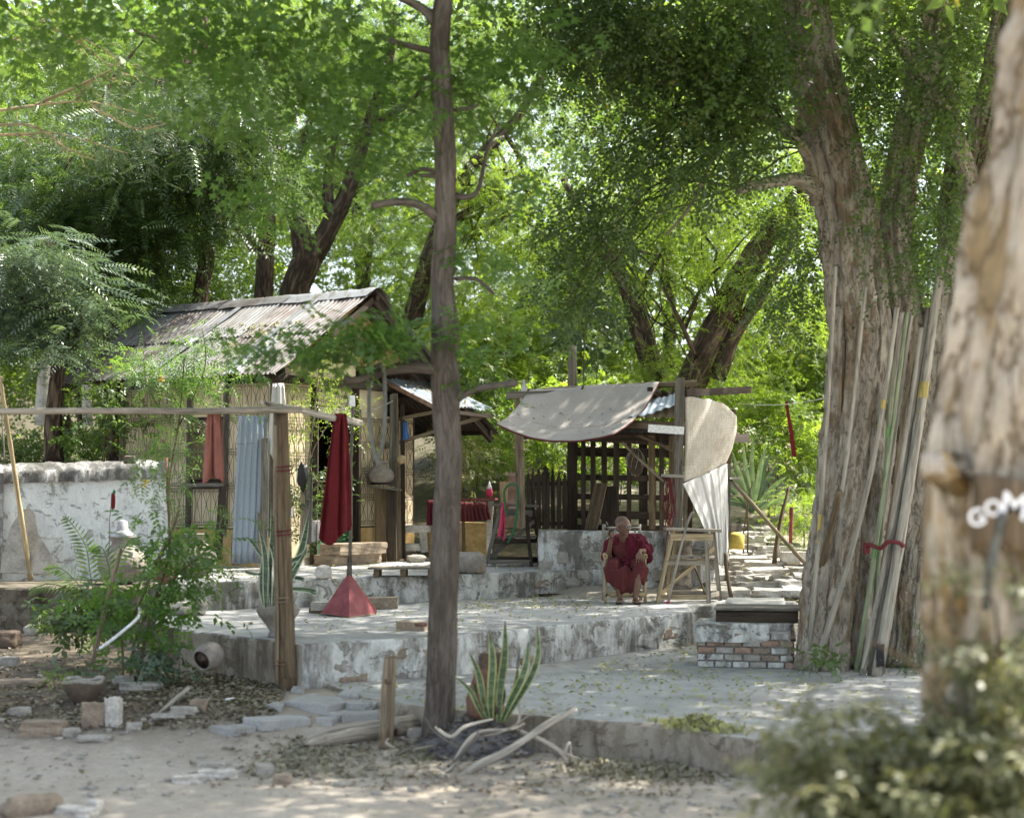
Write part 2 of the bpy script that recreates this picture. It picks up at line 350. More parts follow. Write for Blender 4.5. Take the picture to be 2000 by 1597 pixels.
def sprig(n=7, L=.25, ll=.07, lw=.04, seed=1):
    r = np.random.default_rng(seed); out = []
    for i in range(n):
        t = .1+.9*i/n; out.append(diamond(ll*r.uniform(.7, 1.15), lw*r.uniform(.8, 1.1), .12, (L*t, 0, -.12*L*t*t+r.uniform(-.01, .01)), (1 if i % 2 else -1)*r.uniform(.5, 1.2), r.uniform(-.2, .6)))
    return np.array(out)
def palmate(R_=.09, seed=0):
    return np.array([diamond(R_*k, R_*.34, .05, (0, 0, 0), a, .1, .5) for a, k in ((0, 1), (.75, .88), (-.75, .88), (1.6, .6), (-1.6, .6))])
def maple_spray(n=6, L=.35, R_=.1, seed=3):
    r = np.random.default_rng(seed); out = []
    for i in range(n):
        t = .15+.85*i/n; a = (1 if i % 2 else -1)*r.uniform(.3, 1.2); pm = palmate(R_*r.uniform(.7, 1.1)); c, s_ = math.cos(a), math.sin(a)
        Rz = np.array([[c, -s_, 0], [s_, c, 0], [0, 0, 1]]); out.append((pm@Rz.T)+np.array([L*t, .08*math.sin(a), -.1*t*L]))
    return np.concatenate(out)
T_PIN = pinnate(); T_PINBIG = pinnate(.45, 9, .085, .026); T_FINE = pinnate(.22, 10, .028, .009); T_SPRIG = sprig(); T_SMALL = sprig(9, .3, .045, .03, 5)
T_MAPLE = maple_spray(); T_BIG = sprig(6, .3, .13, .08, 8); T_LANCE = pinnate(.26, 5, .10, .028, .2); T_COARSE = sprig(7, .5, .20, .12, 9)
def rotm(yaw, pitch, roll):
    cy, sy = np.cos(yaw), np.sin(yaw); cq, sq = np.cos(pitch), np.sin(pitch); cr, sr = np.cos(roll), np.sin(roll); z = np.zeros_like(cy); o = z+1
    Ry = np.stack([cy, -sy, z, sy, cy, z, z, z, o], -1).reshape(-1, 3, 3); Rp = np.stack([cq, z, sq, z, o, z, -sq, z, cq], -1).reshape(-1, 3, 3)
    Rr = np.stack([o, z, z, z, cr, -sr, z, sr, cr], -1).reshape(-1, 3, 3); return Ry@Rp@Rr
def leaves_mesh(name, tpl, pos, yaw, pitch, roll, scale, mat, base=(0, 0, 0), rbias=None):
    n, k = len(pos), len(tpl); Rm = rotm(yaw, pitch, roll)*scale[:, None, None]
    q = np.einsum('nij,kvj->nkvi', Rm, tpl)+(pos-np.array(base))[:, None, None, :]
    V = q.reshape(-1, 3); nq = n*k
    me = bpy.data.meshes.new(name); me.vertices.add(nq*4); me.vertices.foreach_set('co', V.ravel().astype(np.float32))
    me.loops.add(nq*4); me.loops.foreach_set('vertex_index', np.arange(nq*4, dtype=np.int32))
    me.polygons.add(nq); me.polygons.foreach_set('loop_start', np.arange(0, nq*4, 4, dtype=np.int32))
    at = me.attributes.new('rnd', 'FLOAT', 'FACE')
    fr = np.repeat(RNG.random(n) if rbias is None else np.clip(rbias, 0, 1), k)*.6+RNG.random(nq)*.4
    at.data.foreach_set('value', fr.astype(np.float32)); me.materials.append(M[mat]); me.update(calc_edges=True); return me
def cloud(blobs, n, clump=.45, per=14, droop=.25, spread=.5, flat=.6):
    """blobs: (x,y,z,rx,ry,rz); returns pos,yaw,pitch,roll of n fronds gathered into clumps"""
    B = np.array(blobs, float); vol = (B[:, 3]*B[:, 4]*B[:, 5])**.7; nc = max(3, n//per)
    bi = RNG.choice(len(B), nc, p=vol/vol.sum()); d = RNG.normal(size=(nc, 3)); d /= np.linalg.norm(d, axis=1)[:, None]
    rr = RNG.random(nc)**.45; C = B[bi, :3]+d*B[bi, 3:]*rr[:, None]
    ci = RNG.integers(0, nc, n); off = RNG.normal(size=(n, 3))*clump*np.array([1, 1, flat]); pos = C[ci]+off
    yaw = np.where(RNG.random(n) < .6, np.arctan2(off[:, 1], off[:, 0]), RNG.uniform(-PI, PI, n))
    return pos, yaw, RNG.normal(droop, spread, n), RNG.normal(0, .5, n), RNG.random(nc)[ci]
def crown_mesh(name, blobs, n, tpl, mat, size=1., base=(0, 0, 0), **k):
    pos, yaw, pit, rol, cb = cloud(blobs, n, **k)
    return leaves_mesh(name, tpl, pos, yaw, pit, rol, size*RNG.uniform(.7, 1.25, n), mat, base, cb)
def pblob(px, py, Y, rx, ry, rd=None):
    p = P(px, py, Y); return (p.x, p.y, p.z, m_(rx, Y), rd if rd else (m_(rx, Y)+m_(ry, Y))/2, m_(ry, Y))
def wiggle(p0, p1, n=8, amp=.1, seed=0, sag=0):
    p0, p1 = Vector(p0), Vector(p1); L = (p1-p0).length; out = []
    for i in range(n+1):
        t = i/n; q = p0.lerp(p1, t); e = math.sin(t*PI)
        q += Vector((mnoise.noise(Vector((t*2.3+seed, seed*1.3, 0))), mnoise.noise(Vector((t*2.3+seed, 9, seed))), .6*mnoise.noise(Vector((t*2.3, seed, 5)))))*amp*L*e
        q.z -= sag*e; out.append(q)
    return out
def spline(pts, n=6):
    pts = [Vector(p) for p in pts]; out = []
    for i in range(len(pts)-1):
        p0, p1, p2, p3 = pts[max(i-1, 0)], pts[i], pts[i+1], pts[min(i+2, len(pts)-1)]
        for k in range(n):
            t = k/n; out.append(.5*((2*p1)+(p2-p0)*t+(2*p0-5*p1+4*p2-p3)*t*t+(3*p1-p0-3*p2+p3)*t**3))
    out.append(pts[-1]); return out
def lerp_list(v, n):
    return [float(x) for x in np.interp(np.linspace(0, len(v)-1, n), range(len(v)), v)]
# ------------------------------------------------------------------ terrain
def sstep(a, b, x):
    t = min(1, max(0, (x-a)/(b-a))); return t*t*(3-2*t)
def gz(x, y):
    z = .0
    left = 1-sstep(-1.3, -.35, x)
    z += .26*sstep(12.5, 14.3+.6*sstep(-2, -4, x), y)*left
    z += .24*sstep(13.2, 15.5, y)*(1-left)*(y < 40)
    z += .10*sstep(16, 21, y)
    back_l = 1-sstep(-2, 1.5, x) if y < 26 else 1-sstep(-5, 4, x)
    z += back_l*(.55*sstep(21.6, 23.5, y)+(max(0, min(y, 32)-26.5)*.26-.5*sstep(31,36,y))*(1-sstep(-5.2, -2, x))+ .12*max(0, min(y, 36)-27)*sstep(-5.2, -2, x))
    z += (1-back_l)*(.45*sstep(19.8, 21.6, y)*1.0+max(0, min(y, 36)-21.6)*.125)
    if y > 34: z += (y-34)*.10
    return z+.03*mnoise.noise(Vector((x*.8, y*.8, 0)))+.012*mnoise.noise(Vector((x*3, y*3, 5)))
def hit(px, py):
    d = ray(px, py); y = 8.0
    while y < 60:
        p = V0+d*(y/d.y)
        if p.z < gz(p.x, p.y):
            lo, hi = y-.3, y
            for _ in range(7):
                md = (lo+hi)/2; p = V0+d*(md/d.y)
                if p.z < gz(p.x, p.y): hi = md
                else: lo = md
            return V0+d*(hi/d.y)
        y += .3
    return None
V0 = Vector((0, 0, CAMZ))
def build_ground():
    xs = np.unique(np.concatenate([np.linspace(-90, -12, 14), np.linspace(-12, 12, 121), np.linspace(12, 90, 14)]))
    ys = np.unique(np.concatenate([np.linspace(-30, 6, 8), np.linspace(6, 24, 121), np.linspace(24, 40, 33), np.linspace(40, 200, 20)]))
    b = MB(); vs = [(x, y, gz(x, y)) for y in ys for x in xs]; nx = len(xs)
    fs = [(j*nx+i, j*nx+i+1, (j+1)*nx+i+1, (j+1)*nx+i) for j in range(len(ys)-1) for i in range(nx-1)]
    b.add(vs, vs, fs, True); return b
t = NT('ground', .95, .1)
g1 = t.noise(.5, 6, .6, .6); g2 = t.noise(4, 7, .72, .3); g3 = t.noise(70, 4, .7); g4 = t.noise(11, 6, .75)
sx = t.n.new('ShaderNodeSeparateXYZ'); t.l.new(t.gc, sx.inputs[0])
def sm(v, a, b_):
    x = t.n.new('ShaderNodeMapRange'); x.interpolation_type = 'SMOOTHSTEP'; x.inputs[1].default_value = a; x.inputs[2].default_value = b_; t.l.new(v, x.inputs[0]); return x.outputs[0]
base = t.ramp(g1, [(.3, (.30, .26, .21)), (.55, (.38, .335, .275)), (.75, (.45, .40, .34))])
soil = t.ramp(g2, [(.3, (.055, .045, .032)), (.5, (.10, .08, .055)), (.7, (.20, .165, .12))])
litr = t.ramp(g4, [(.35, (.16, .13, .09)), (.5, (.30, .26, .19)), (.65, (.46, .42, .32))])
hill = t.ramp(g2, [(.3, (.04, .038, .022)), (.5, (.07, .06, .035)), (.7, (.14, .12, .07))])
ny = t.math('ADD', sx.outputs[1], t.math('MULTIPLY', g2, 1.6))
left = t.math('SUBTRACT', 1.0, sm(sx.outputs[0], -3.4, -1.6))
c = t.mix(t.math('MULTIPLY', t.math('MULTIPLY', sm(ny, 13.4, 15.0), left), .9), base, soil)
right = sm(sx.outputs[0], 1.5, 2.3)
c = t.mix(t.math('MULTIPLY', sm(ny, 20.0, 20.8), right), c, litr)
c = t.mix(t.math('MULTIPLY', sm(ny, 23.5, 25.0), t.math('SUBTRACT', 1.0, right)), c, hill)
c = t.mix(.7, c, t.ramp(g4, [(.3, .66), (.55, 1.0), (.72, 1.25)]), 'MULTIPLY'); c = t.mix(.5, c, t.ramp(g3, [(.3, .7), (.7, 1.2)]), 'MULTIPLY')
t.color(c).bump(t.math('ADD', t.math('ADD', g2, g4), t.math('MULTIPLY', g3, .4)), .6, .03); M['ground'] = t.m
struct('ground', build_ground(), 'ground')

# ------------------------------------------------------------------ terraces
def slab(pts, zt, zb, seed=0, step=.16, wob=.03, bulge=.03, nz=5, round_=.025, zf=None):
    """outline (counter-clockwise) -> a worn masonry block with uneven faces; zf(x,y) tilts the top"""
    out = []; n = len(pts)
    for i in range(n):
        a, c = Vector(pts[i][:2]), Vector(pts[(i+1) % n][:2]); k = max(1, int((c-a).length/step))
        for j in range(k): out.append(a.lerp(c, j/k))
    N = len(out); nor = []
    for i in range(N):
        d = (out[(i+1) % N]-out[i-1]).normalized(); nor.append(Vector((d.y, -d.x)))
    out = [p+nor[i]*wob*mnoise.noise(Vector((p.x*1.2, p.y*1.2, seed))) for i, p in enumerate(out)]
    b = MB(); vs = []
    ztf = zf or (lambda x, y: zt)
    for r in range(nz+1):
        for i, p in enumerate(out):
            f = r/nz; top = ztf(p.x, p.y); z = zb+(top-round_-zb)*f
            o = bulge*mnoise.noise(Vector((p.x*2.6, p.y*2.6, z*3.4+seed)))+bulge*.5*mnoise.noise(Vector((p.x*7, p.y*7, z*8+seed)))
            q = p+nor[i]*o; vs.append((q.x, q.y, z))
    for k, (ins, dz) in enumerate(((.010, -.008), (.035, 0))):
        for i, p in enumerate(out):
            e = .012*mnoise.noise(Vector((p.x*5, p.y*5, seed+3))); q = p-nor[i]*(ins+max(0, e*2)); vs.append((q.x, q.y, ztf(p.x, p.y)+dz+min(0, e)*.6))
    R_ = nz+3; fs = [(r*N+i, r*N+(i+1) % N, (r+1)*N+(i+1) % N, (r+1)*N+i) for r in range(R_-1) for i in range(N)]
    b.add(vs, vs, fs, False)
    top = MB(); tv = vs[(R_-1)*N:]; 
    return b, tv
def terrace(name, pts, zt, zb, top_mat, side_mat, side_l=None, **k):
    b, tv = slab(pts, zt, zb, **k)
    b.smooth = [True]*len(b.f)
    o = struct(name, b, side_mat)
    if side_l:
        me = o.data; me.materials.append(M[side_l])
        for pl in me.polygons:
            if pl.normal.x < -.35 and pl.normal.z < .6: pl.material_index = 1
    tb = MB(); tb.add(tv, tv, [tuple(range(len(tv)))]); me = tb.mesh(name+'_top', (0, 0, 0), top_mat)
    import bmesh; bm = bmesh.new(); bm.from_mesh(me); bmesh.ops.triangulate(bm, faces=bm.faces, ngon_method='EAR_CLIP'); bm.to_mesh(me); bm.free()
    p = link('surface', me, o); return o
P2 = lambda px, py, z: tuple(Zp(px, py, z)[:2])
A0 = P2(590, 1257, ZM); A1 = P2(1353, 1194, ZM)       # front edge of the middle terrace
B0 = P2(300, 1220, ZM)
yard = terrace('yard_paving', [P2(1030, 1396, ZP), P2(1160, 1406, ZP), P2(1290, 1416, ZP), P2(1430, 1440, ZP), P2(1560, 1452, ZP), P2(1740, 1466, ZP), (9, 10.9), (9, 21), (2.6, 21), (2.2, 19.9), (-2.0, 15.7), P2(640, 1338, ZP), P2(700, 1362, ZP), P2(840, 1383, ZP)],
    ZP, -.3, 'paving', 'mudface', seed=2, bulge=.04, wob=.06)
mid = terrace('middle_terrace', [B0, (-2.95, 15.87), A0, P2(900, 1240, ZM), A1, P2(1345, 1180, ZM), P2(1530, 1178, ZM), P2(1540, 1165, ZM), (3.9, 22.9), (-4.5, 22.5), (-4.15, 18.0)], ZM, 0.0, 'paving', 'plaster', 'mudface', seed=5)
up = terrace('upper_terrace', [P2(300, 1140, ZU), P2(430, 1136, ZU), P2(640, 1130, ZU), P2(900, 1121, ZU), P2(1165, 1112, ZU), (1.30, 24.0), (1.4, 28), (-6.4, 30), (-8.5, 26.5), (-7, 22.6), (-5.0, 22.2)], ZU, .3, 'paving', 'plaster', seed=8)

# stones showing through the plaster of the step faces (embedded, slightly proud)
def face_stones(parent, a, b, z0, z1, n, seed):
    r = random.Random(seed); a, b = Vector(a), Vector(b); d = (b-a); L = d.length; d.normalize(); nrm = Vector((d.y, -d.x))
    if nrm.y > 0: nrm = -nrm
    for i in range(n):
        t_ = r.uniform(.03, .97)*L; z = r.uniform(z0, z1); c = a+d*t_-nrm*.034
        w_, h_ = r.uniform(.16, .34), r.uniform(.08, .15)
        mb = MB(); rz = math.atan2(d.y, d.x); mb.rock((c.x, c.y, z), (w_, .09, h_), seed*7+i, .6, 6, .3, Matrix.Rotation(rz, 3, 'Z')@Matrix.Rotation(r.uniform(-.15, .15), 3, 'Y'))
        o = link('stone', mb.mesh('stone', (0, 0, 0), r.choice(['stone', 'plaster', 'plaster', 'stone_brown'])), parent)
face_stones(mid, A0, P2(900, 1240, ZM), .34, .56, 9, 3); face_stones(mid, P2(900, 1240, ZM), A1, .34, .55, 9, 4)
face_stones(up, P2(430, 1136, ZU), P2(640, 1130, ZU), .74, .88, 5, 5); face_stones(up, P2(640, 1130, ZU), P2(1165, 1112, ZU), .74, .9, 9, 6)

# flagstones in the yard's left corner, traced on the ground
def flag(pix, z, h, mat='paving', jit=.004, parent=yard, name='flagstone'):
    pts = []; zs = []
    for x, y in pix:
        p = hit(x, y); pts.append((p.x, p.y)); zs.append(p.z)
    z = sum(zs)/len(zs)*.5+max(zs)*.5+.035; h = .09
    if sum(pts[i][0]*pts[(i+1) % len(pts)][1]-pts[(i+1) % len(pts)][0]*pts[i][1] for i in range(len(pts))) < 0: pts = pts[::-1]
    mb = MB().prism(pts, z-h, z, jit, .012); return link(name, mb.mesh(name, (0, 0, 0), mat), parent)
flag([(556, 1376), (640, 1398), (682, 1377), (665, 1366), (600, 1358)], .27, .10); flag([(676, 1386), (726, 1389), (750, 1376), (712, 1368), (690, 1372)], .29, .1)
flag([(474, 1416), (512, 1430), (606, 1414), (600, 1404), (560, 1398)], .20, .12); flag([(408, 1427), (450, 1439), (500, 1428), (478, 1418)], .16, .1)
flag([(640, 1402), (662, 1410), (700, 1398), (680, 1390)], .26, .1); flag([(668, 1412), (740, 1404), (736, 1390), (704, 1394)], .25, .1)
flag([(772, 1400), (826, 1396), (828, 1374), (780, 1374)], .29, .1); flag([(522, 1384), (548, 1392), (556, 1380), (536, 1374)], .24, .1); flag([(618, 1412), (648, 1418), (664, 1408), (640, 1402)], .24, .1)
flag([(660, 1360), (700, 1366), (702, 1358), (676, 1352)], .3, .06); flag([(568, 1352), (592, 1356), (596, 1344), (574, 1344)], .3, .08)

# ------------------------------------------------------------------ the stony path to the right of the shelter
pth = random.Random(4)
path_root = None
def path_stones():
    k = 0; obs = []
    for row in range(15):
        Y = 20.3+row*.5; x0 = 2.55+.10*row*.6; x1 = 3.55+.13*row
        if row > 9: x1 = 4.4
        x = x0
        while x < x1:
            w_ = pth.uniform(.28, .62); d_ = pth.uniform(.25, .42); cx_, cy_ = x+w_/2, Y+pth.uniform(-.1, .1); z = gz(cx_, cy_)+pth.uniform(.01, .05)
            mb = MB().rock((cx_, cy_, z), (w_, d_, pth.uniform(.08, .17)), k*1.3, .86, 5, .20, Matrix.Rotation(pth.uniform(-.5, .5), 3, 'Z')@Matrix.Rotation(pth.uniform(-.12, .12), 3, 'X'), 1.6)
            obs.append(mb); k += 1; x += w_*pth.uniform(.85, 1.15)
    return obs
pr = MB(); pts_ = [(2.3, 20.1, gz(2.6, 20.1)-.04), (3.9, 20.1, gz(3.9, 20.1)-.04), (5.2, 27.5, gz(5, 27.5)-.03), (3.0, 27.5, gz(3, 27.5)-.03)]
pr.add([P_ for P_ in pts_]+[(p[0], p[1], p[2]-.2) for p in pts_], pts_*2, [(0, 1, 2, 3), (0, 4, 5, 1), (1, 5, 6, 2), (2, 6, 7, 3), (3, 7, 4, 0)])
path_o = struct('stone_path', pr, 'dirt')
for mb in path_stones(): link('stone', mb.mesh('stone', (0, 0, 0), pth.choice(['stone_pale', 'stone_pale', 'stone'])), path_o)
# big slab at the end of the middle terrace
sl, tv = slab([P2(1432, 1186, ZM+.12), P2(1500, 1190, ZM+.12), P2(1530, 1178, ZM+.12), P2(1535, 1166, ZM+.12), P2(1420, 1166, ZM+.12)], ZM+.12, ZM-.4, seed=4)
sl.add(tv, tv, [tuple(range(len(tv)))]); struct('terrace_end_slab', sl, 'stone_pale')

# ------------------------------------------------------------------ white wall on the left
def wall_white():
    a = P(-60, 1128, 21.3); b_ = P(330, 1128, 22.3); a.z = b_.z = 0
    d = (b_-a).normalized(); n = Vector((d.y, -d.x, 0)); L = (b_-a).length
    T = Thing('garden_wall', 'whitewashed garden wall with a grey weathered coping, left of the hut', 'wall', (a.x, a.y, .93))
    mb = MB(); nu, nv = 70, 22; th = .28
    ztop = lambda u: 2.47+.09*u+.015*mnoise.noise(Vector((u*30, 0, 0)))
    def f(u, v):
        p = a+d*(u*L); z = .90+(ztop(u)-.90)*v; o = .018*mnoise.noise(Vector((u*L*2, z*2.2, 1)))+.008*mnoise.noise(Vector((u*L*8, z*8, 4)))
        q = p+n*o; return (q.x, q.y, z)
    mb.grid(f, nu, nv)
    mb.grid(lambda u, v: tuple((a+d*(L*(1-u))-n*th)[:2])+(.90+(ztop(1-u)-.90)*v,), nu, 4)
    for (uu, s_) in ((0, -1), (1, 1)):
        p = a+d*(uu*L); q = p-n*th; f4 = [(p.x, p.y, .9), (q.x, q.y, .9), (q.x, q.y, ztop(uu)), (p.x, p.y, ztop(uu))]; mb.add(f4, f4, [(0, 1, 2, 3)])
    T.part('wall', mb, 'whitewash')
    cb = MB(); N = 60; sec = 12; vs = []
    for i in range(N+1):
        u = i/N; p = a+d*(u*L)
        for j in range(sec):
            an = PI*j/(sec-1)*1.0; ca, sa = math.cos(an), math.sin(an); rr = 1+.22*mnoise.noise(Vector((u*L*3.2, j*.6, 2)))+.1*mnoise.noise(Vector((u*L*11, j*1.3, 2)))
            q = p-n*(th/2)+n*(ca*(.20)*rr); vs.append((q.x, q.y, ztop(u)-.10+sa*.17*rr-(.10 if j in (0, sec-1) else 0)))
    fs = [(i*sec+j, i*sec+j+1, (i+1)*sec+j+1, (i+1)*sec+j) for i in range(N) for j in range(sec-1)]
    cb.add(vs, vs, [x[::-1] for x in fs], True); T.part('coping', cb, 'coping')
    # end pier on the left edge, in the darker coping plaster
    T.part('pier', MB().box(a+d*.33+Vector((0, 0, 1.7))+n*.02, (.18, .40, 1.45), math.atan2(d.y, d.x)), 'coping', 'dark pier')
    return a, d, n, L
wa, wd, wnn, wL = wall_white()
# retaining masonry below the white wall
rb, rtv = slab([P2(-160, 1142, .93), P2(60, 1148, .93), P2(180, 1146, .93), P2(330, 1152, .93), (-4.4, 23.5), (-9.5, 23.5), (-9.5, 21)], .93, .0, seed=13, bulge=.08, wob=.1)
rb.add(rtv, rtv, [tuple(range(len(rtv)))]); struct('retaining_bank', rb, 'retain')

# ------------------------------------------------------------------ scattered leaves
def scatter(name, quads, n, size, mat, label=None, zoff=.012, pile=0, tpl=None):
    """quads: list of (4 pixel corners, z or None for terrain, weight)"""
    pos = []
    W_ = [q[2] for q in quads]
    for i in range(n):
        q = random.choices(quads, W_)[0]; u, v = random.random(), random.random()
        if pile: u = .5+random.gauss(0, .19); v = .5+random.gauss(0, .19)
        c4 = q[0]; px = (c4[0][0]*(1-u)+c4[1][0]*u)*(1-v)+(c4[3][0]*(1-u)+c4[2][0]*u)*v; py = (c4[0][1]*(1-u)+c4[1][1]*u)*(1-v)+(c4[3][1]*(1-u)+c4[2][1]*u)*v
        z = q[1] if q[1] is not None else .02
        p = Zp(px, py, z)
        if q[1] is None:
            p = hit(px, py)
            if p is None: continue
        hh = 0
        if pile: hh = pile*math.exp(-((u-.5)**2+(v-.5)**2)/.05)*random.random()
        pos.append((p.x, p.y, p.z+zoff+hh+random.random()*.008))
    pos = np.array(pos); n = len(pos); tp = np.array([diamond(1, .55, .2, (-.5, 0, 0))]) if tpl is None else tpl
    sp = .9 if pile else .28
    me = leaves_mesh(name, tp, pos, RNG.uniform(-PI, PI, n), RNG.normal(0, sp, n), RNG.normal(0, sp, n), size*RNG.uniform(.5, 1.4, n), mat)
    o = link(name, me); o['kind'] = 'stuff'; return o
Q = lambda a, b, c, d: (a, b, c, d)
scatter('fallen_leaves', [(Q((650, 1245), (1340, 1195), (1180, 1172), (560, 1205)), ZM, 3), (Q((860, 1200), (1170, 1185), (1160, 1160), (900, 1172)), ZM, 4), (Q((640, 1340), (1600, 1300), (1600, 1430), (900, 1390)), ZP, 6), (Q((1180, 1290), (1360, 1262), (1400, 1330), (1100, 1350)), ZP, 3), (Q((450, 1135), (1160, 1110), (1050, 1090), (450, 1100)), ZU, 3), (Q((1350, 1320), (1900, 1330), (1900, 1440), (1350, 1400)), ZP, 3)], 1900, .055, 'litter_y')
scatter('leaf_litter', [(Q((0, 1480), (800, 1470), (1400, 1590), (0, 1590)), None, 1), (Q((0, 1300), (560, 1350), (540, 1420), (0, 1440)), None, 6), (Q((250, 1250), (540, 1320), (540, 1390), (300, 1370)), None, 10), (Q((560, 1440), (900, 1440), (850, 1520), (450, 1520)), None, 4), (Q((900, 1520), (1500, 1500), (1800, 1597), (900, 1597)), None, 1)], 2900, .06, 'litter')
scatter('leaf_litter', [(Q((1440, 1010), (1600, 1030), (1600, 1180), (1430, 1130)), None, 1), (Q((1500, 1150), (1590, 1080), (1600, 1170), (1540, 1180)), None, 1)], 3500, .055, 'litter')
scatter('leaf_pile', [(Q((1275, 1400), (1440, 1415), (1480, 1440), (1290, 1425)), ZP, 1)], 700, .06, 'litter_y', pile=.09, zoff=.01)
scatter('leaf_pile', [(Q((1090, 1478), (1400, 1490), (1430, 1535), (1080, 1520)), None, 1)], 1300, .07, 'litter', pile=.05)
scatter('leaf_pile', [(Q((560, 1440), (700, 1450), (660, 1530), (480, 1520)), None, 1)], 500, .06, 'litter', pile=.02)
scatter('leaf_litter', [(Q((0, 1260), (560, 1345), (540, 1420), (0, 1430)), None, 6), (Q((250, 1270), (540, 1330), (540, 1380), (300, 1360)), None, 4), (Q((450, 1430), (1400, 1500), (1400, 1560), (400, 1540)), None, 3)], 3400, .055, 'litter_brown')
# pebbles and crumbs of earth
def pebbles():
    mb = MB(); r = random.Random(8)
    for i in range(520):
        if r.random() < .6: px, py = r.uniform(0, 900), r.uniform(1330, 1560)
        else: px, py = r.uniform(800, 1700), r.uniform(1480, 1590)
        p = Zp(px, py, 0)
        if p.y > 14.5 and p.x > -2: continue
        s_ = r.choice([.012, .02, .03, .05])*r.uniform(.7, 1.3); mb.rock((p.x, p.y, gz(p.x, p.y)+s_*.15), (s_*1.5, s_, s_*.6), i, .6, 1, .3, Matrix.Rotation(r.uniform(0, 3), 3, 'Z'))
    o = link('pebbles', mb.mesh('pebbles', (0, 0, 0), 'stone')); o['kind'] = 'stuff'
pebbles()
# ------------------------------------------------------------------ hut
U = Vector((-.83, .557, 0)).normalized(); Nn = Vector((-.557, -.83, 0)).normalized()    # U along the ridge to the left-back, Nn down the left slope towards the camera
RR = Vector((-2.12, 24.0, 5.35)); SL = .64
def hp(u, w_, dz=0, z=None):                      # u along the ridge from the gable verge, w_ across (+ towards camera)
    p = RR+U*u+Nn*w_
    return Vector((p.x, p.y, (5.35-abs(w_)*SL+dz) if z is None else z))
def corr_sheet(p00, p10, p01, p11, waves, amp=.018, rows=5, wob=.012, seed=0, thick=0):
    """corrugated sheet: p00->p10 across the waves, p00->p01 down the slope"""
    p00, p10, p01, p11 = map(Vector, (p00, p10, p01, p11)); nrm = (p10-p00).cross(p01-p00).normalized()
    if nrm.z < 0: nrm = -nrm
    mb = MB(); nu = waves*6
    vs, gs = [], []
    for j in range(rows+1):
        v = j/rows
        for i in range(nu+1):
            u = i/nu; p = p00.lerp(p10, u).lerp(p01.lerp(p11, u), v)
            o = amp*math.sin(u*waves*2*PI)+wob*mnoise.noise(Vector((u*2.5+seed, v*2.5, seed*1.7)))*1.6
            if j == rows: p = p+(p01-p00).normalized()*.03*mnoise.noise(Vector((u*5, seed, 3)))
            vs.append(p+nrm*o); gs.append((u*(p10-p00).length+seed, v*(p01-p00).length+seed*.5, seed))
    mb.add(vs, gs, [(j*(nu+1)+i, j*(nu+1)+i+1, (j+1)*(nu+1)+i+1, (j+1)*(nu+1)+i) for j in range(rows) for i in range(nu)], True); return mb
Hh = Thing('hut', 'small tin-roofed hut of tan panels behind iron scrollwork', 'hut', hp(.55, 1.75, z=ZU))
# roof sheets, left slope: two overlapping rows
sheets = [(-.02, .80, 'tin_rust'), (.72, .86, 'tin'), (1.02, .82, 'tin_rust'), (1.76, .80, 'tin_old'), (2.48, .82, 'tin_old'), (3.22, .82, 'tin_rust'), (3.96, .92, 'tin_rust')]
r_ = random.Random(5)
for k, (u0, wd_, mt) in enumerate(sheets):
    if k == 1: wd_ = .36
    for row, (w0, w1) in enumerate(((.02, 1.25), (1.1, 2.25+.08*r_.random()))):
        lift = .018*(k % 2)+(.02 if row == 0 else 0); s_ = r_.uniform(-.04, .04)
        mb = corr_sheet(hp(u0, w0, lift), hp(u0+wd_, w0, lift), hp(u0+s_, w1, lift), hp(u0+wd_+s_, w1, lift+r_.uniform(0, .02)), max(4, int(wd_/.085)), .016, 6, .012, k*2+row)
        Hh.part('roof_sheet', mb, mt if row else r_.choice([mt, 'tin_old']))
for k in range(6):
    u0 = k*.8
    for row, (w0, w1) in enumerate(((.02, 1.75), (1.6, 3.4))):
        Hh.part('roof_sheet', corr_sheet(hp(u0, -w0, .01*(k % 2)+.02*(1-row)), hp(u0+.86, -w0, .01*(k % 2)+.02*(1-row)), hp(u0, -w1, .01*(k % 2)), hp(u0+.86, -w1, .01*(k % 2)), 9, .016, 4, .01, k+20), 'tin_rust')
# ridge caps
for k, (u0, u1) in enumerate(((-.04, 1.75), (1.7, 3.2), (3.15, 4.9))):
    mb = MB()
    def cap(u, v, u0=u0, u1=u1, k=k):
        uu = u0+(u1-u0)*u; ww = (v-.5)*.62; p = hp(uu, ww, .055+.012*k); p.z += .02*mnoise.noise(Vector((uu*4, ww*6, k)))-(.03 if abs(v-.5) < .01 else 0); return p
    mb.grid(cap, 14, 8); Hh.part('ridge_cap', mb, 'tin' if k == 0 else 'tin_old')
for (u, w0, dy) in ((.95, .3, 0), (2.6, .5, .1)):                       # loose strips lying on the roof
    Hh.part('flashing', MB().grid(lambda a, b, u=u: hp(u+a*.14+b*.08, .25+b*1.9, .05+.012*math.sin(a*PI)+.008*mnoise.noise(Vector((b*9, u, 0)))), 3, 14), 'tin')
# purlins and rafters seen under the overhang
for w_ in (-3.2, -2.2, -1.1, -.05, 1.1, 2.05):
    Hh.part('purlin', MB().bar(hp(.02, w_, -.10), hp(4.9, w_, -.10), .07, .09, n=3, jit=.004), 'wood_dark')
for u in (.10, 2.4, 4.75):
    Hh.part('rafter', MB().bar(hp(u, 0, -.17), hp(u, 2.15, -.17), .07, .10), 'wood_dark'); Hh.part('rafter', MB().bar(hp(u, -.02, -.17), hp(u, -3.3, -.17), .07, .10), 'wood_dark')
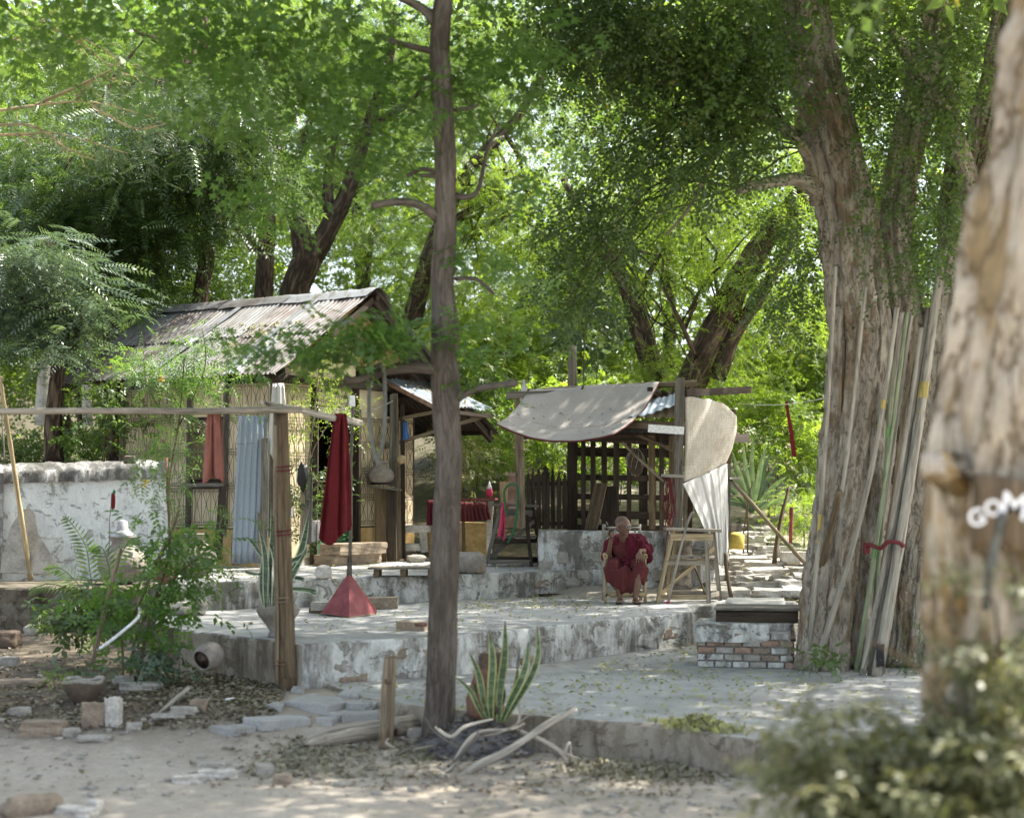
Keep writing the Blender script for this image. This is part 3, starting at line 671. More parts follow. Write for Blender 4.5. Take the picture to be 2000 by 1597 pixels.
# walls: panels
def panel(p0, p1, z0, z1, th=.03, mat='panel', name='wall_panel', off=0, label=None):
    p0, p1 = Vector(p0), Vector(p1); d = (p1-p0).normalized(); n = Vector((d.y, -d.x, 0)); n = n if n.y < 0 else -n
    mb = MB(); a = p0+n*off; b_ = p1+n*off
    vs = [(a.x, a.y, z0), (b_.x, b_.y, z0), ((b_-n*th).x, (b_-n*th).y, z0), ((a-n*th).x, (a-n*th).y, z0)]; vs += [(v[0], v[1], z1) for v in vs]
    mb.hexa(vs); return Hh.part(name, mb, mat, label, bev=.003)
# scroll-work cell (unit: width 1, height 1) as curves in the wall plane
def spiral(cx, cy, r, a0, turns, n=14):
    return [(cx+r*(1-.78*k/n)*math.cos(a0+turns*2*PI*k/n), cy+r*(1-.78*k/n)*math.sin(a0+turns*2*PI*k/n)) for k in range(n+1)]
def cell_curves(w_, h):
    r = w_*.13; out = []
    for s in (-1, 1):
        # S-curve from the outer bottom scroll to the inner top scroll: crossing into a heart
        bot = [(s*x, y) for x, y in spiral(w_*.20, r*1.3, r, 0, -1.15)][::-1]
        mid_ = [(s*x, y) for x, y in spline2([(w_*.20+r, r*1.3), (w_*.30, h*.22), (w_*.06, h*.52), (w_*.04, h*.60), (w_*.30, h*.84), (w_*.33, h-r*1.3)])]
        top = [(s*x, y) for x, y in spiral(w_*.33-r, h-r*1.3, r, 0, 1.15)]
        out.append(bot+mid_[1:]+top[1:])
    return out
def spline2(p): return [(q.x, q.y) for q in spline([Vector((a, b, 0)) for a, b in p], 4)]
def grille(p0, p1, z0, z1, cw=.19, ch=.48, off=.05, parent=None):
    p0, p1 = Vector(p0), Vector(p1); d = p1-p0; L = d.length; d.normalize(); n = Vector((d.y, -d.x, 0)); n = n if n.y < 0 else -n
    nc = max(1, round(L/cw)); cw = L/nc; nr = max(1, round((z1-z0)/ch)); ch = (z1-z0)/nr; mb = MB(); o = n*off
    W3 = lambda x, z: Vector((p0.x, p0.y, 0))+d*x+o+Vector((0, 0, z))
    def strip(pts):
        mb.tube(pts, .0046, 3, cap=False, smooth=False)
    for i in range(nc+1): mb.bar(W3(min(L-.005, i*cw+.004), z0), W3(min(L-.005, i*cw+.004), z1), .007, .007)
    for j in range(nr+1): mb.bar(W3(0, z0+j*ch), W3(L, z0+j*ch), .010, .012)
    for j in range(nr):
        for i in range(nc):
            for cv in cell_curves(cw, ch*.96): strip([W3((i+.5)*cw+x, z0+j*ch+.02*ch+y) for x, y in cv])
            mb.bar(W3((i+.5)*cw, z0+j*ch), W3((i+.5)*cw, z0+(j+1)*ch), .004, .004)
    return Hh.part('iron_grille', mb, 'iron')
ZW = 3.80
c0 = hp(.55, 1.75, z=0)                        # near corner
lw = lambda s: c0+U*s                          # along the long wall
gw = lambda s: c0-Nn*s                         # along the gable wall
segs = [(0.02, .95), (.97, 1.02), (1.92, 2.5), (2.52, 3.2)]
panel(lw(0.02), lw(.95), 1.62, ZW); panel(lw(1.72), lw(2.45), 1.62, ZW); panel(lw(2.47), lw(3.2), 1.62, ZW); panel(lw(.97), lw(1.70), 3.32, ZW)
panel(lw(.02), lw(1.6), 1.62, 2.22, off=.004); panel(lw(1.62), lw(3.2), 1.62, 2.22, off=.004)
panel(lw(-.02), lw(3.22), .98, 1.60, .15, 'ochre', 'plinth', .03)
grille(lw(.05), lw(.93), 2.26, ZW, parent=Hh); grille(lw(1.75), lw(3.18), 2.26, ZW); grille(lw(.05), lw(3.18), 1.66, 2.22, ch=.56)
# window with wooden shutters (between the panels)
wnd = panel(lw(.96), lw(1.71), 2.30, 3.32, .05, 'wood_dark', 'window')
for (a, b_) in ((.99, 1.32), (1.35, 1.68)):
    mb = MB()
    p0, p1 = lw(a), lw(b_); n = -Vector((U.y, -U.x, 0)); n = Nn
    for k in range(4):
        q0, q1 = p0.lerp(p1, k/4+.01), p0.lerp(p1, (k+1)/4-.01)
        mb.hexa([(q0+Nn*.05)[:2]+(2.36,) if False else tuple((q0+Nn*.05)[:2])+(2.36,), tuple((q1+Nn*.05)[:2])+(2.36,), tuple((q1+Nn*.01)[:2])+(2.36,), tuple((q0+Nn*.01)[:2])+(2.36,),
                 tuple((q0+Nn*.05)[:2])+(3.26,), tuple((q1+Nn*.05)[:2])+(3.26,), tuple((q1+Nn*.01)[:2])+(3.26,), tuple((q0+Nn*.01)[:2])+(3.26,)])
    Hh.part('shutter', mb, 'wood_brown', parent=wnd)
Hh.part('sill', MB().bar(lw(.90)+Nn*.06+Vector((0, 0, 2.27)), lw(1.78)+Nn*.06+Vector((0, 0, 2.27)), .10, .06), 'wood_grey', parent=wnd)
# posts
for p, hgt in ((lw(.96), 3.8), (lw(1.73), 3.8), (lw(3.24), 3.8), (c0, 3.8)):
    Hh.part('post', MB().bar(Vector((p.x, p.y, 1.5))+Nn*.02, Vector((p.x, p.y, hgt))+Nn*.02, .08, .08, jit=.004, n=4), 'wood_grey')
# gable wall: door from s=.95 to 1.75
panel(gw(.03), gw(.88), 1.1, 4.30); panel(gw(1.92), gw(2.62), 1.62, 3.9); panel(gw(2.64), gw(3.4), 1.62, 3.4); panel(gw(.90), gw(1.9), 3.50, 4.9)
grille(gw(.05), gw(.86), 1.66, 3.76, cw=.2); grille(gw(1.95), gw(3.36), 1.66, 3.34, cw=.2); grille(gw(.92), gw(1.88), 3.52, 3.9, cw=.2, ch=.4)
panel(gw(1.9), gw(3.4), .98, 1.6, .2, 'ochre', 'plinth', .04)
tri = MB(); A = gw(0.0); Bq = gw(1.76); Cq = gw(3.4)
tv_ = [(A.x, A.y, 4.18), (Cq.x, Cq.y, 4.18), (Bq.x, Bq.y, 5.24)]; bb = [(v[0]+U.x*.03, v[1]+U.y*.03, v[2]) for v in tv_]
tri.add(tv_+bb, tv_+bb, [(0, 1, 2), (5, 4, 3), (0, 3, 4, 1), (1, 4, 5, 2), (2, 5, 3, 0)]); Hh.part('gable_board', tri, 'ochre', 'ochre gable board')
Hh.part('tie_beam', MB().bar(gw(-.15)-U*.04+Vector((0, 0, 3.86)), gw(3.5)-U*.04+Vector((0, 0, 3.86)), .12, .12, jit=.004, n=4), 'wood_dark')
Hh.part('lintel', MB().bar(gw(.86)-U*.03+Vector((0, 0, 3.42)), gw(1.95)-U*.03+Vector((0, 0, 3.42)), .1, .12), 'wood_grey')
for s_ in (.90, 1.88):
    q = gw(s_)-U*.02; Hh.part('door_post', MB().bar(Vector((q.x, q.y, ZU)), Vector((q.x, q.y, 3.9)), .11, .11, jit=.005, n=5), 'wood_dark')
# inner walls, floor and a ceiling keep the doorway dark; a gate and a green board stand in it
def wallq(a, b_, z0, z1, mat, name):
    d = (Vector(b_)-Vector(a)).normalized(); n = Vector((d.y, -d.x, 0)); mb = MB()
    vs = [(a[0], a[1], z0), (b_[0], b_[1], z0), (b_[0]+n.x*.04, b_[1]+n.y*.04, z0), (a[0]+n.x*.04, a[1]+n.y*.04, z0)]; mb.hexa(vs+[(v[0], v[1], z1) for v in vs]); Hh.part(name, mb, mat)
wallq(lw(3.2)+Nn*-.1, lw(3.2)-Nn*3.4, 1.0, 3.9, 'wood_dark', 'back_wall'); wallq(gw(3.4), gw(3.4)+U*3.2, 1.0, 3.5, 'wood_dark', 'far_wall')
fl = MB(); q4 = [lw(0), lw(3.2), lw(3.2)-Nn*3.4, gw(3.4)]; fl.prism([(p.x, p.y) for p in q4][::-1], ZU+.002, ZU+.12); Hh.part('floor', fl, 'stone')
g0, g1 = gw(.98)-U*.01, gw(1.84)-U*.01
Hh.part('door_gate', (lambda mb: [mb.bar(g0.lerp(g1, k/8)+Vector((0, 0, 1.75)), g0.lerp(g1, k/8)+Vector((0, 0, 2.35)), .014, .014) for k in range(9)] and [mb.bar(g0+Vector((0, 0, z)), g1+Vector((0, 0, z)), .02, .02) for z in (1.75, 2.33)] and mb)(MB()), 'iron')
Hh.part('door_board', MB().bar(g0.lerp(g1, .5)+Vector((0, 0, 1.2)), g0.lerp(g1, .5)+Vector((0, 0, 1.74)), (g1-g0).length*.98, .03, roll=math.atan2((g1-g0).y, (g1-g0).x)-0), 'green_paint', 'green lower door board')
dr = gw(1.3)+U*.5
# door leaf standing open inside
Hh.part('door_leaf', MB().bar(gw(1.80)+U*.05+Vector((0, 0, 1.2)), gw(1.80)+U*.05+Vector((0, 0, 3.4)), .05, .5, roll=.9), 'wood_dark')
# steps under the door
for k, (zz, dd) in enumerate(((1.20, .25), (1.37, .12))):
    a_, b_ = gw(.75)-U*(.55-dd*.8), gw(1.9)-U*(.55-dd*.8); mb = MB(); mb.rock((a_+b_)/2+Vector((0, 0, zz-.07)), (1.15, .42, .17), k, .93, 6, .06, Matrix.Rotation(math.atan2((b_-a_).y, (b_-a_).x), 3, 'Z')); Hh.part('door_step', mb, 'stone_brown')
# awning over the door
Q1 = Vector((-2.09, 25.04, 4.02)); Q2 = Vector((-1.22, 24.46, 3.56)); s_v = -Nn
for k in range(3):
    a = s_v*(k*.5); b_ = s_v*(k*.5+.56); Hh.part('awning_sheet', corr_sheet(Q1+a, Q1+b_, Q2+a+Vector((0, 0, r_.uniform(-.03, .03))), Q2+b_, 6, .016, 4, .03, k+40), ['tin_blue', 'tin', 'tin_blue'][k])
Hh.part('awning_fascia', MB().bar(Q1-Vector((0, 0, .05)), Q2-Vector((0, 0, .05)), .03, .07), 'brick', 'reddish fascia board'); Hh.part('awning_rail', MB().bar(Q2-Vector((0, 0, .09)), Q2+s_v*1.55-Vector((0, 0, .13)), .06, .06), 'wood_dark')
Hh.part('awning_strut', MB().bar(Q2+s_v*.1-Vector((0, 0, .1)), Q1+s_v*.1-Vector((0, 0, .7)), .05, .05), 'wood_tan')
Hh.part('awning_strut', MB().bar(Q2+s_v*1.5-Vector((0, 0, .1)), gw(2.6)-U*.05+Vector((0, 0, 2.9)), .06, .06), 'wood_tan')

# ------------------------------------------------------------------ open shelter (kiosk) with lattice and cloth roof
K = Thing('garden_shelter', 'timber shelter roofed with a sagging cloth on a low stone wall, behind the seated person', 'shelter', Vector((1.3, 22.0, ZM)))
YK = 21.75
def lowwall(name, pts, zb, ztop, mat, seed):
    b, tv = slab(pts, ztop, zb, seed=seed, step=.12, bulge=.035, wob=.03, nz=7); b.add(tv, tv, [tuple(range(len(tv)))]); b.smooth = [True]*len(b.f); b.smooth[-1] = False
    return K.part(name, b, mat)
x0k = P(1052, 1000, YK+1.0).x; x1k = P(1318, 1000, YK).x
w1 = lowwall('parapet', [(x0k, YK+.55), (x1k-.1, YK), (x1k+.02, YK+.35), (x0k, YK+.95)], ZM-.1, 1.61, 'plaster', 21)
lowwall('pier', [(x1k-.12, YK-.10), (x1k+.22, YK-.10), (x1k+.22, YK+.4), (x1k-.12, YK+.4)], ZM-.1, 1.55, 'mudface', 22)
w3 = lowwall('parapet', [(x1k+.2, YK+.05), (x1k+.85, YK+.75), (x1k+.65, YK+.98), (x1k+.0, YK+.35)], ZM-.1, 1.35, 'plaster', 23)
lowwall('floor', [(x0k, YK+.9), (x1k+.0, YK+.4), (x1k+.7, YK+.95), (x1k+.9, YK+3.2), (x0k, YK+3.2)], .6, 1.5, 'paving', 24)
for i in range(7):
    t_ = (i+.5)/7; c = Vector((x0k, YK+.55, 0)).lerp(Vector((x1k-.1, YK, 0)), t_); mb = MB().rock((c.x, c.y+.02, random.uniform(.95, 1.3)), (random.uniform(.2, .32), .1, random.uniform(.10, .17)), i+60, .8, 4, .25)
    link('stone', mb.mesh('stone', K.b, 'stone'), K.o)
def post(px, y_t, y_b, Y, w_, mat='wood_brown', name='post', Yt=None):
    a, b_ = P(px if not hasattr(px, '__len__') else px[1], y_b, Y), P(px if not hasattr(px, '__len__') else px[0], y_t, Yt or Y)
    return K.part(name, MB().bar(a, b_, w_, w_, jit=.006, n=5), mat)
post((1012, 1018), 770, 1030, 22.9, .13, 'wood_tan'); post((1118, 1118), 838, 1036, 24.2, .16, 'wood_dark')
post((1328, 1322), 738, 1042, 21.55, .12, 'wood_grey'); post((1342, 1338), 800, 1050, 21.9, .06, 'wood_tan'); post((1352, 1346), 860, 1048, 22.0, .07, 'wood_brown')
post((1256, 1256), 850, 1036, 24.25, .13, 'wood_dark'); post((1425, 1420), 905, 1110, 22.6, .05, 'wood_grey'); post((1432, 1418), 800, 960, 23.2, .07, 'wood_brown')
def beam(p, q, w_, h_, mat='wood_brown', name='beam'): return K.part(name, MB().bar(p, q, w_, h_, jit=.006, n=5), mat)
beam(P(988, 772, 22.8), P(1120, 768, 22.8), .10, .10, 'wood_grey'); K.part('ridge_pole', MB().tube(wiggle(P(1030, 764, 22.9), P(1362, 748, 22.6), 8, .01), .045, 8), 'wood_tan')
beam(P(1336, 768, 21.7), P(1462, 761, 23.0), .09, .10, 'wood_dark'); beam(P(1218, 828, 22.0), P(1330, 832, 21.7), .07, .12, 'wood_brown'); beam(P(1010, 845, 23.6), P(1345, 862, 24.3), .1, .16, 'wood_dark')
beam(P(1010, 850, 24.2), P(1345, 846, 24.2), .1, .12, 'wood_dark'); beam(P(1360, 852, 22.1), P(1458, 856, 24.4), .11, .13, 'wood_dark'); beam(P(1330, 1040, 21.7), P(1443, 1030, 23.2), .09, .12, 'wood_dark')
beam(P(1270, 762, 22.4), P(1340, 790, 24.6), .08, .1, 'wood_dark'); beam(P(1215, 865, 22.0), P(1318, 958, 21.6), .035, .035, 'wood_tan', 'prop'); beam(P(1230, 842, 23.0), P(1315, 880, 22.4), .05, .05, 'wood_tan')
K.part('roof_sheet', corr_sheet(P(1262, 784, 22.5), P(1326, 764, 22.35), P(1226, 816, 21.95), P(1330, 790, 21.75), 6, .010, 4, .02, 71), 'tin_blue')
K.part('roof_sheet', corr_sheet(P(1035, 778, 22.9), P(1240, 768, 22.5), P(1035, 800, 24.8), P(1330, 800, 24.8), 14, .016, 4, .02, 73), 'tin_rust')
K.part('roof_sheet', corr_sheet(P(1180, 770, 22.7), P(1345, 762, 22.5), P(1180, 815, 25.0), P(1345, 815, 25.0), 9, .016, 4, .02, 74), 'tin_rust')
K.part('signboard', MB().bar(P(1266, 836, 21.45), P(1336, 841, 21.45), .02, .11), 'white_paint', 'blank white board')
K.part('ceiling_board', MB().hexa([P(1180, 850, 22.3), P(1335, 850, 22.0), P(1335, 840, 24.6), P(1180, 840, 24.6), P(1180, 844, 22.3), P(1335, 844, 22.0), P(1335, 834, 24.6), P(1180, 834, 24.6)]), 'wood_dark')
# lattice panels: every board its own piece
YL = 24.15
for (y, hgt) in ((882, .145), (932, .09), (969, .085), (1004, .125), (1030, .10)):
    K.part('lattice_board', MB().bar(P(1128, y, YL), P(1326, y+3, YL-.05), .025, hgt, jit=.003, n=3, roll=PI/2 if False else 0), 'wood_dark')
for (x, w_) in ((1139, 9), (1158, 10), (1180, 11), (1204, 11), (1229, 9), (1273, 13), (1292, 9), (1312, 10)):
    K.part('lattice_slat', MB().bar(P(x, 846, YL-.07), P(x+random.uniform(-1, 1), 1034, YL-.07), m_(w_, YL), .025, jit=.003, n=3), random.choice(['wood_dark', 'wood_brown', 'wood_dark']))
K.part('plank', MB().bar(P(1154, 1034, 23.4), P(1174, 944, 23.8), .20, .03, jit=.002), 'wood_brown', 'plank leaning on the lattice'); K.part('plank', MB().bar(P(1196, 1034, 23.5), P(1196, 950, 23.9), .17, .03), 'wood_dark')
K.part('shelf', MB().bar(P(1292, 928, 21.5), P(1336, 930, 21.5), .12, .04), 'bleached'); K.part('shelf', MB().bar(P(1420, 934, 22.5), P(1442, 934, 22.7), .1, .03), 'bleached')
K.part('shelf', MB().bar(P(1424, 968, 22.6), P(1446, 968, 22.8), .12, .025), 'wood_tan')
# ---- cloth roof, sagging
ctl = [P(1035, 764, 22.85), P(1288, 749, 22.55)]; cbl = [P(970, 830, 21.9), P(1200, 850, 21.45)]
def cloth_fn(u, v):
    a = ctl[0].lerp(ctl[1], u); b_ = cbl[0].lerp(cbl[1], u); p = a.lerp(b_, v)
    p.z -= .20*math.sin(PI*u)*(v**1.6)*(1-.25*u)+.16*math.sin(PI*v)*(.55+.45*math.sin(PI*u))*1.0-.02
    p.z += .006*math.sin(u*34+v*3)*(1-v)**2+.006*mnoise.noise(Vector((u*8, v*5, 1)))+.02*mnoise.noise(Vector((u*3, v*2, 4)))
    p.x += .05*math.sin(PI*v)*(u-.3); return p
cl = MB().grid(cloth_fn, 44, 26)
cloth = one('roof_cloth', cl, 'cloth_grey', 'pale grey cloth stretched as a sagging roof over the shelter', 'cloth', P(1035, 764, 22.85))
so = cloth.modifiers.new('thick', 'SOLIDIFY'); so.thickness = .006
for nm, mb in (('hem', MB().tube([cloth_fn(i/40, 1.0)-Vector((0, 0, .008)) for i in range(41)], .014, 6)), ('hem', MB().tube([cloth_fn(1, i/20)-Vector((0, 0, .006)) for i in range(21)], .012, 6))):
    link(nm, mb.mesh(nm, P(1035, 764, 22.85), 'maroon_dusty'), cloth)
link('seam', MB().tube([cloth_fn(i/40, .62)+Vector((0, 0, .004)) for i in range(41)], .005, 4).mesh('seam', P(1035, 764, 22.85), 'wood_tan'), cloth)
link('tie', MB().tube([cloth_fn(.42, .02+.01*i)+Vector((0, 0, .02)) for i in range(5)], .014, 5).mesh('tie', P(1035, 764, 22.85), 'wood_dark'), cloth)
link('knot', MB().tube([P(1022, 742, 22.8), P(1024, 758, 22.8), P(1018, 775, 22.8), P(1020, 790, 22.8)], [.03, .05, .035, .03], 7, nz=.4).mesh('knot', P(1035, 764, 22.85), 'cloth_white'), cloth)
# ---- woven mat on the right side
def mat_fn(u, v):
    L_ = [P(1337, 776, 21.6), P(1338, 820, 21.6), P(1338, 860, 21.6), P(1336, 905, 21.6), P(1334, 943, 21.6)]; R_ = [P(1418, 793, 22.4), P(1438, 812, 22.5), P(1437, 845, 22.5), P(1428, 880, 22.45), P(1416, 906, 22.4)]
    k = v*4; i = min(3, int(k)); f = k-i; a = L_[i].lerp(L_[i+1], f); b_ = R_[i].lerp(R_[i+1], f); p = a.lerp(b_, u)
    p.z += .04*math.sin(u*PI)*(1-v)+.02*mnoise.noise(Vector((u*4, 0, v*2))); p.y -= .12*math.sin(u*PI)*.6; return p
mt = one('woven_mat', MB().grid(mat_fn, 22, 26), 'weave', 'tan woven mat hung on the right side of the shelter', 'mat', P(1337, 776, 21.6)); so = mt.modifiers.new('thick', 'SOLIDIFY'); so.thickness = .012
# ---- white cloth hanging below the mat
def wc_fn(u, v):
    tl, tr = P(1333, 945, 21.5), P(1420, 905, 22.35); bl, br = P(1392, 1100, 21.9), P(1424, 1102, 22.3)
    a = tl.lerp(bl, v**.9); a.x -= .10*math.sin(PI*v)*-.6; b_ = tr.lerp(br, v); p = a.lerp(b_, u)
    if v > .9: p.z += .03*math.sin(u*9)
    amp = .045*(.25+v*.9)*(.4+.6*math.sin(PI*u)); ph = (u*26+v*(4-8*u)); p.y += (.09*mnoise.noise(Vector((u*6+v*1.5, v*1.1, 8)))+.05*mnoise.noise(Vector((u*15+v*2, v*1.6, 2)))+.012*mnoise.noise(Vector((u*34+v*3, v*2.5, 5))))*(.35+.9*v); p.x += .03*mnoise.noise(Vector((u*8, v*2, 15)))*v; p.z -= .05*mnoise.noise(Vector((u*5, 0, 3)))*v; return p
wc = one('hanging_cloth', MB().grid(wc_fn, 60, 34), 'cloth_white', 'white cloth draped in folds below the woven mat', 'cloth', P(1333, 945, 21.5)); so = wc.modifiers.new('thick', 'SOLIDIFY'); so.thickness = .005
# ---- rope coil and hanging bag
rp = MB()
for k in range(5):
    xo = random.uniform(-.05, .05); lo = random.uniform(.45, .85); a = P(1306, 934, 21.38)
    pts = [a+Vector((xo*math.sin(t_*PI)+.05*math.sin(t_*2*PI+k)+.03*math.sin(t_*9+k), -.03*math.cos(t_*2*PI), -lo*math.sin(t_*PI))) for t_ in np.linspace(0, 1, 22)]; rp.tube(pts, .008, 5)
rp.tube(wiggle(P(1306, 985, 21.38), P(1300, 1130, 21.4), 12, .06, 3), .007, 5)
one('rope', rp, 'rope_red', 'coiled faded red rope hanging from the shelter post', 'rope', P(1306, 934, 21.4))
Tb = Thing('net_bag', 'string bag holding a dark bundle, hung in front of the lattice', 'bag', P(1242, 925, 22.6)); cb_ = P(1241, 904, 22.6)
Tb.part('bundle', MB().rock(cb_, (.25, .2, .36), 5, .2, 6, .12), 'clay_dark')
nb = MB()
for k in range(10):
    th = 2*PI*k/10; nb.tube([cb_+Vector((.14*math.sin(f*PI)*math.cos(th+f), .12*math.sin(f*PI)*math.sin(th+f), -.20+.46*f)) for f in np.linspace(0.02, .98, 9)], .005, 3, cap=False)
nb.tube([cb_+Vector((0, 0, .25)), P(1243, 862, 22.6)], .006, 4); Tb.part('netting', nb, 'rope')
# ---- picket fence
F_ = Thing('picket_fence', 'low dark picket fence between the shelter posts', 'fence', P(1026, 1034, 24.0))
for (x, w_, tp) in ((1032, 8, 930), (1041, 8, 924), (1052, 9, 922), (1066, 15, 916), (1080, 8, 922), (1092, 8, 926), (1103, 9, 930)):
    b_ = P(x, 1032, 24); tq = P(x, tp+8, 24); hw = m_(w_, 24)/2; mb = MB()
    pr_ = [(-hw, b_.z), (hw, b_.z), (hw, tq.z), (hw*.55, tq.z+.04), (hw*.75, tq.z+.07), (0, tq.z+.13), (-hw*.75, tq.z+.07), (-hw*.55, tq.z+.04), (-hw, tq.z)]
    vs = [(b_.x+x_, 24-.012, z_) for x_, z_ in pr_]+[(b_.x+x_, 24+.012, z_) for x_, z_ in pr_]; n_ = len(pr_)
    mb.add(vs, vs, [tuple(range(n_)), tuple(range(n_, 2*n_))[::-1]]+[(i, i+n_, (i+1) % n_+n_, (i+1) % n_) for i in range(n_)]); F_.part('picket', mb, 'wood_dark')
for y in (944, 1022): F_.part('rail', MB().bar(P(1026, y, 24.04), P(1110, y, 24.04), .03, .06), 'wood_dark')
# ------------------------------------------------------------------ trees
V_ = Vector
def limb(mb, pix, sides=10, sub=5, nz=.12, lobes=None, seed=0, ridge=0):
    """pix: (px, py, Y, width_px)"""
    pts = spline([P(p[0], p[1], p[2]) for p in pix], sub); rad = lerp_list([m_(p[3], p[2])/2 for p in pix], len(pts))
    mb.tube(pts, rad, sides, nz=nz, seed=seed, lobes=lobes, ridge=ridge); return pts
def tree(name, label, limbs, mat, crowns, group=None, sides=10, cat='tree', twigs=0, sub=5):
    base = P(*limbs[0][0][:3]); T = Thing(name, label, cat, base, group); mb = MB(); ends = []
    for k, l in enumerate(limbs): ends.append(limb(mb, l, sides if k < 2 else 8, sub, seed=k*3+len(label)))
    blobs_all = [b for c in crowns for b in c[0]]
    for k in range(twigs):                                       # thin boughs reaching into the crown
        e = random.choice(ends); p0 = e[int(len(e)*random.uniform(.45, .99))-1]; b_ = random.choice(blobs_all)
        q = Vector(b_[:3])+Vector([random.uniform(-.6, .6)*b_[3+i] for i in range(3)]); pts = wiggle(p0, q, 8, .18, k)
        r0 = random.uniform(.02, .045); mb.tube(pts, [r0*(1-.8*i/8) for i in range(9)], 5)
    T.part('trunk', mb, mat)
    for c in crowns:
        blobs, n, tpl, lm, size = c[:5]; kw = c[5] if len(c) > 5 else {}
        link('crown', crown_mesh('crown', blobs, n, tpl, lm, size, T.b, **kw), T.o)
    return T
B = pblob
# --- tree with the slim straight trunk in the foreground
YT = 13.3
fore = [B(120, 60, YT-1, 190, 90), B(350, 40, YT, 220, 90), B(600, 60, YT, 230, 110), B(470, 200, YT-.5, 160, 80), B(700, 170, YT, 170, 90), B(960, 70, YT, 110, 100), B(1000, 190, YT, 60, 80)]
low = [B(690, 665, YT-.4, 130, 34), B(560, 690, YT-.4, 60, 22), B(985, 580, YT, 70, 60), B(960, 660, YT, 60, 50), B(640, 270, YT, 120, 60), B(530, 400, YT, 55, 40), B(1000, 340, YT, 55, 60), B(760, 330, YT, 80, 40), B(960, 770, YT, 25, 40), B(930, 500, YT, 40, 40)]
top = [(-2.5, 13, 8.2, 3.2, 3.2, 1.1), (.6, 13.5, 8.8, 2.6, 3, 1.1), (-5.5, 14, 8, 2.5, 3.5, 1.), (2.6, 15, 9.3, 2.5, 3, 1.)]  # out-of-view leaf cover above the frame, put in to block the sun
tree('slim_tree', 'slim straight grey-brown trunk with stubby side branches, standing in the ash heap', [
    [(851, 1490, YT, 84), (855, 1440, YT, 64), (861, 1330, YT, 57), (866, 1180, YT, 58), (872, 1000, YT, 53), (877, 900, YT, 51), (872, 800, YT, 54), (870, 740, YT, 58), (867, 700, YT, 50), (870, 640, YT, 52), (864, 560, YT, 45), (868, 480, YT, 46), (870, 400, YT, 42), (870, 300, YT, 42), (860, 120, YT, 40), (862, 30, YT, 38), (880, -120, YT, 32), (850, -420, YT, 22)],
    [(868, 90, YT, 26), (840, 30, YT, 20), (770, -10, YT, 14), (690, -40, YT, 9)], [(868, 725, YT, 28), (820, 718, YT-.1, 22), (760, 722, YT-.2, 20), (700, 742, YT-.3, 17), (672, 742, YT-.35, 16)],
    [(862, 432, YT, 26), (820, 400, YT-.1, 18), (770, 395, YT-.2, 15), (728, 402, YT-.3, 15)], [(862, 105, YT, 18), (800, 90, YT-.1, 12), (740, 72, YT-.2, 8)],
    [(880, 382, YT, 14), (930, 378, YT, 10), (950, 300, YT+.1, 7), (975, 240, YT+.1, 5)], [(885, 785, YT, 17), (930, 760, YT-.1, 13), (1010, 748, YT-.2, 14)],
    [(858, 340, YT, 12), (825, 330, YT, 9), (795, 345, YT, 7)], [(856, 345, YT, 12), (835, 343, YT, 8), (820, 343, YT, 6)], [(885, 215, YT, 12), (915, 212, YT, 8), (935, 205, YT, 6)], [(880, 545, YT, 10), (930, 545, YT, 7), (965, 575, YT, 7)],
    [(858, 155, YT, 12), (842, 150, YT, 10), (828, 155, YT, 8)]], 'bark_smooth',
    [(fore, 560, T_MAPLE, 'leaf_fore', 1.0, dict(clump=.28, per=9)), (low, 330, T_MAPLE, 'leaf_fore', .72, dict(clump=.15, per=7)), ([B(700, 660, YT-.4, 110, 28), B(640, 690, YT-.4, 80, 22), B(780, 650, YT-.4, 60, 30)], 130, T_MAPLE, 'leaf_fore', .75, dict(clump=.12, per=7, droop=.1)), (top, 3300, T_SPRIG, 'leaf_mid', 2.6, dict(clump=.7, per=16))], sides=26, twigs=0, sub=4)
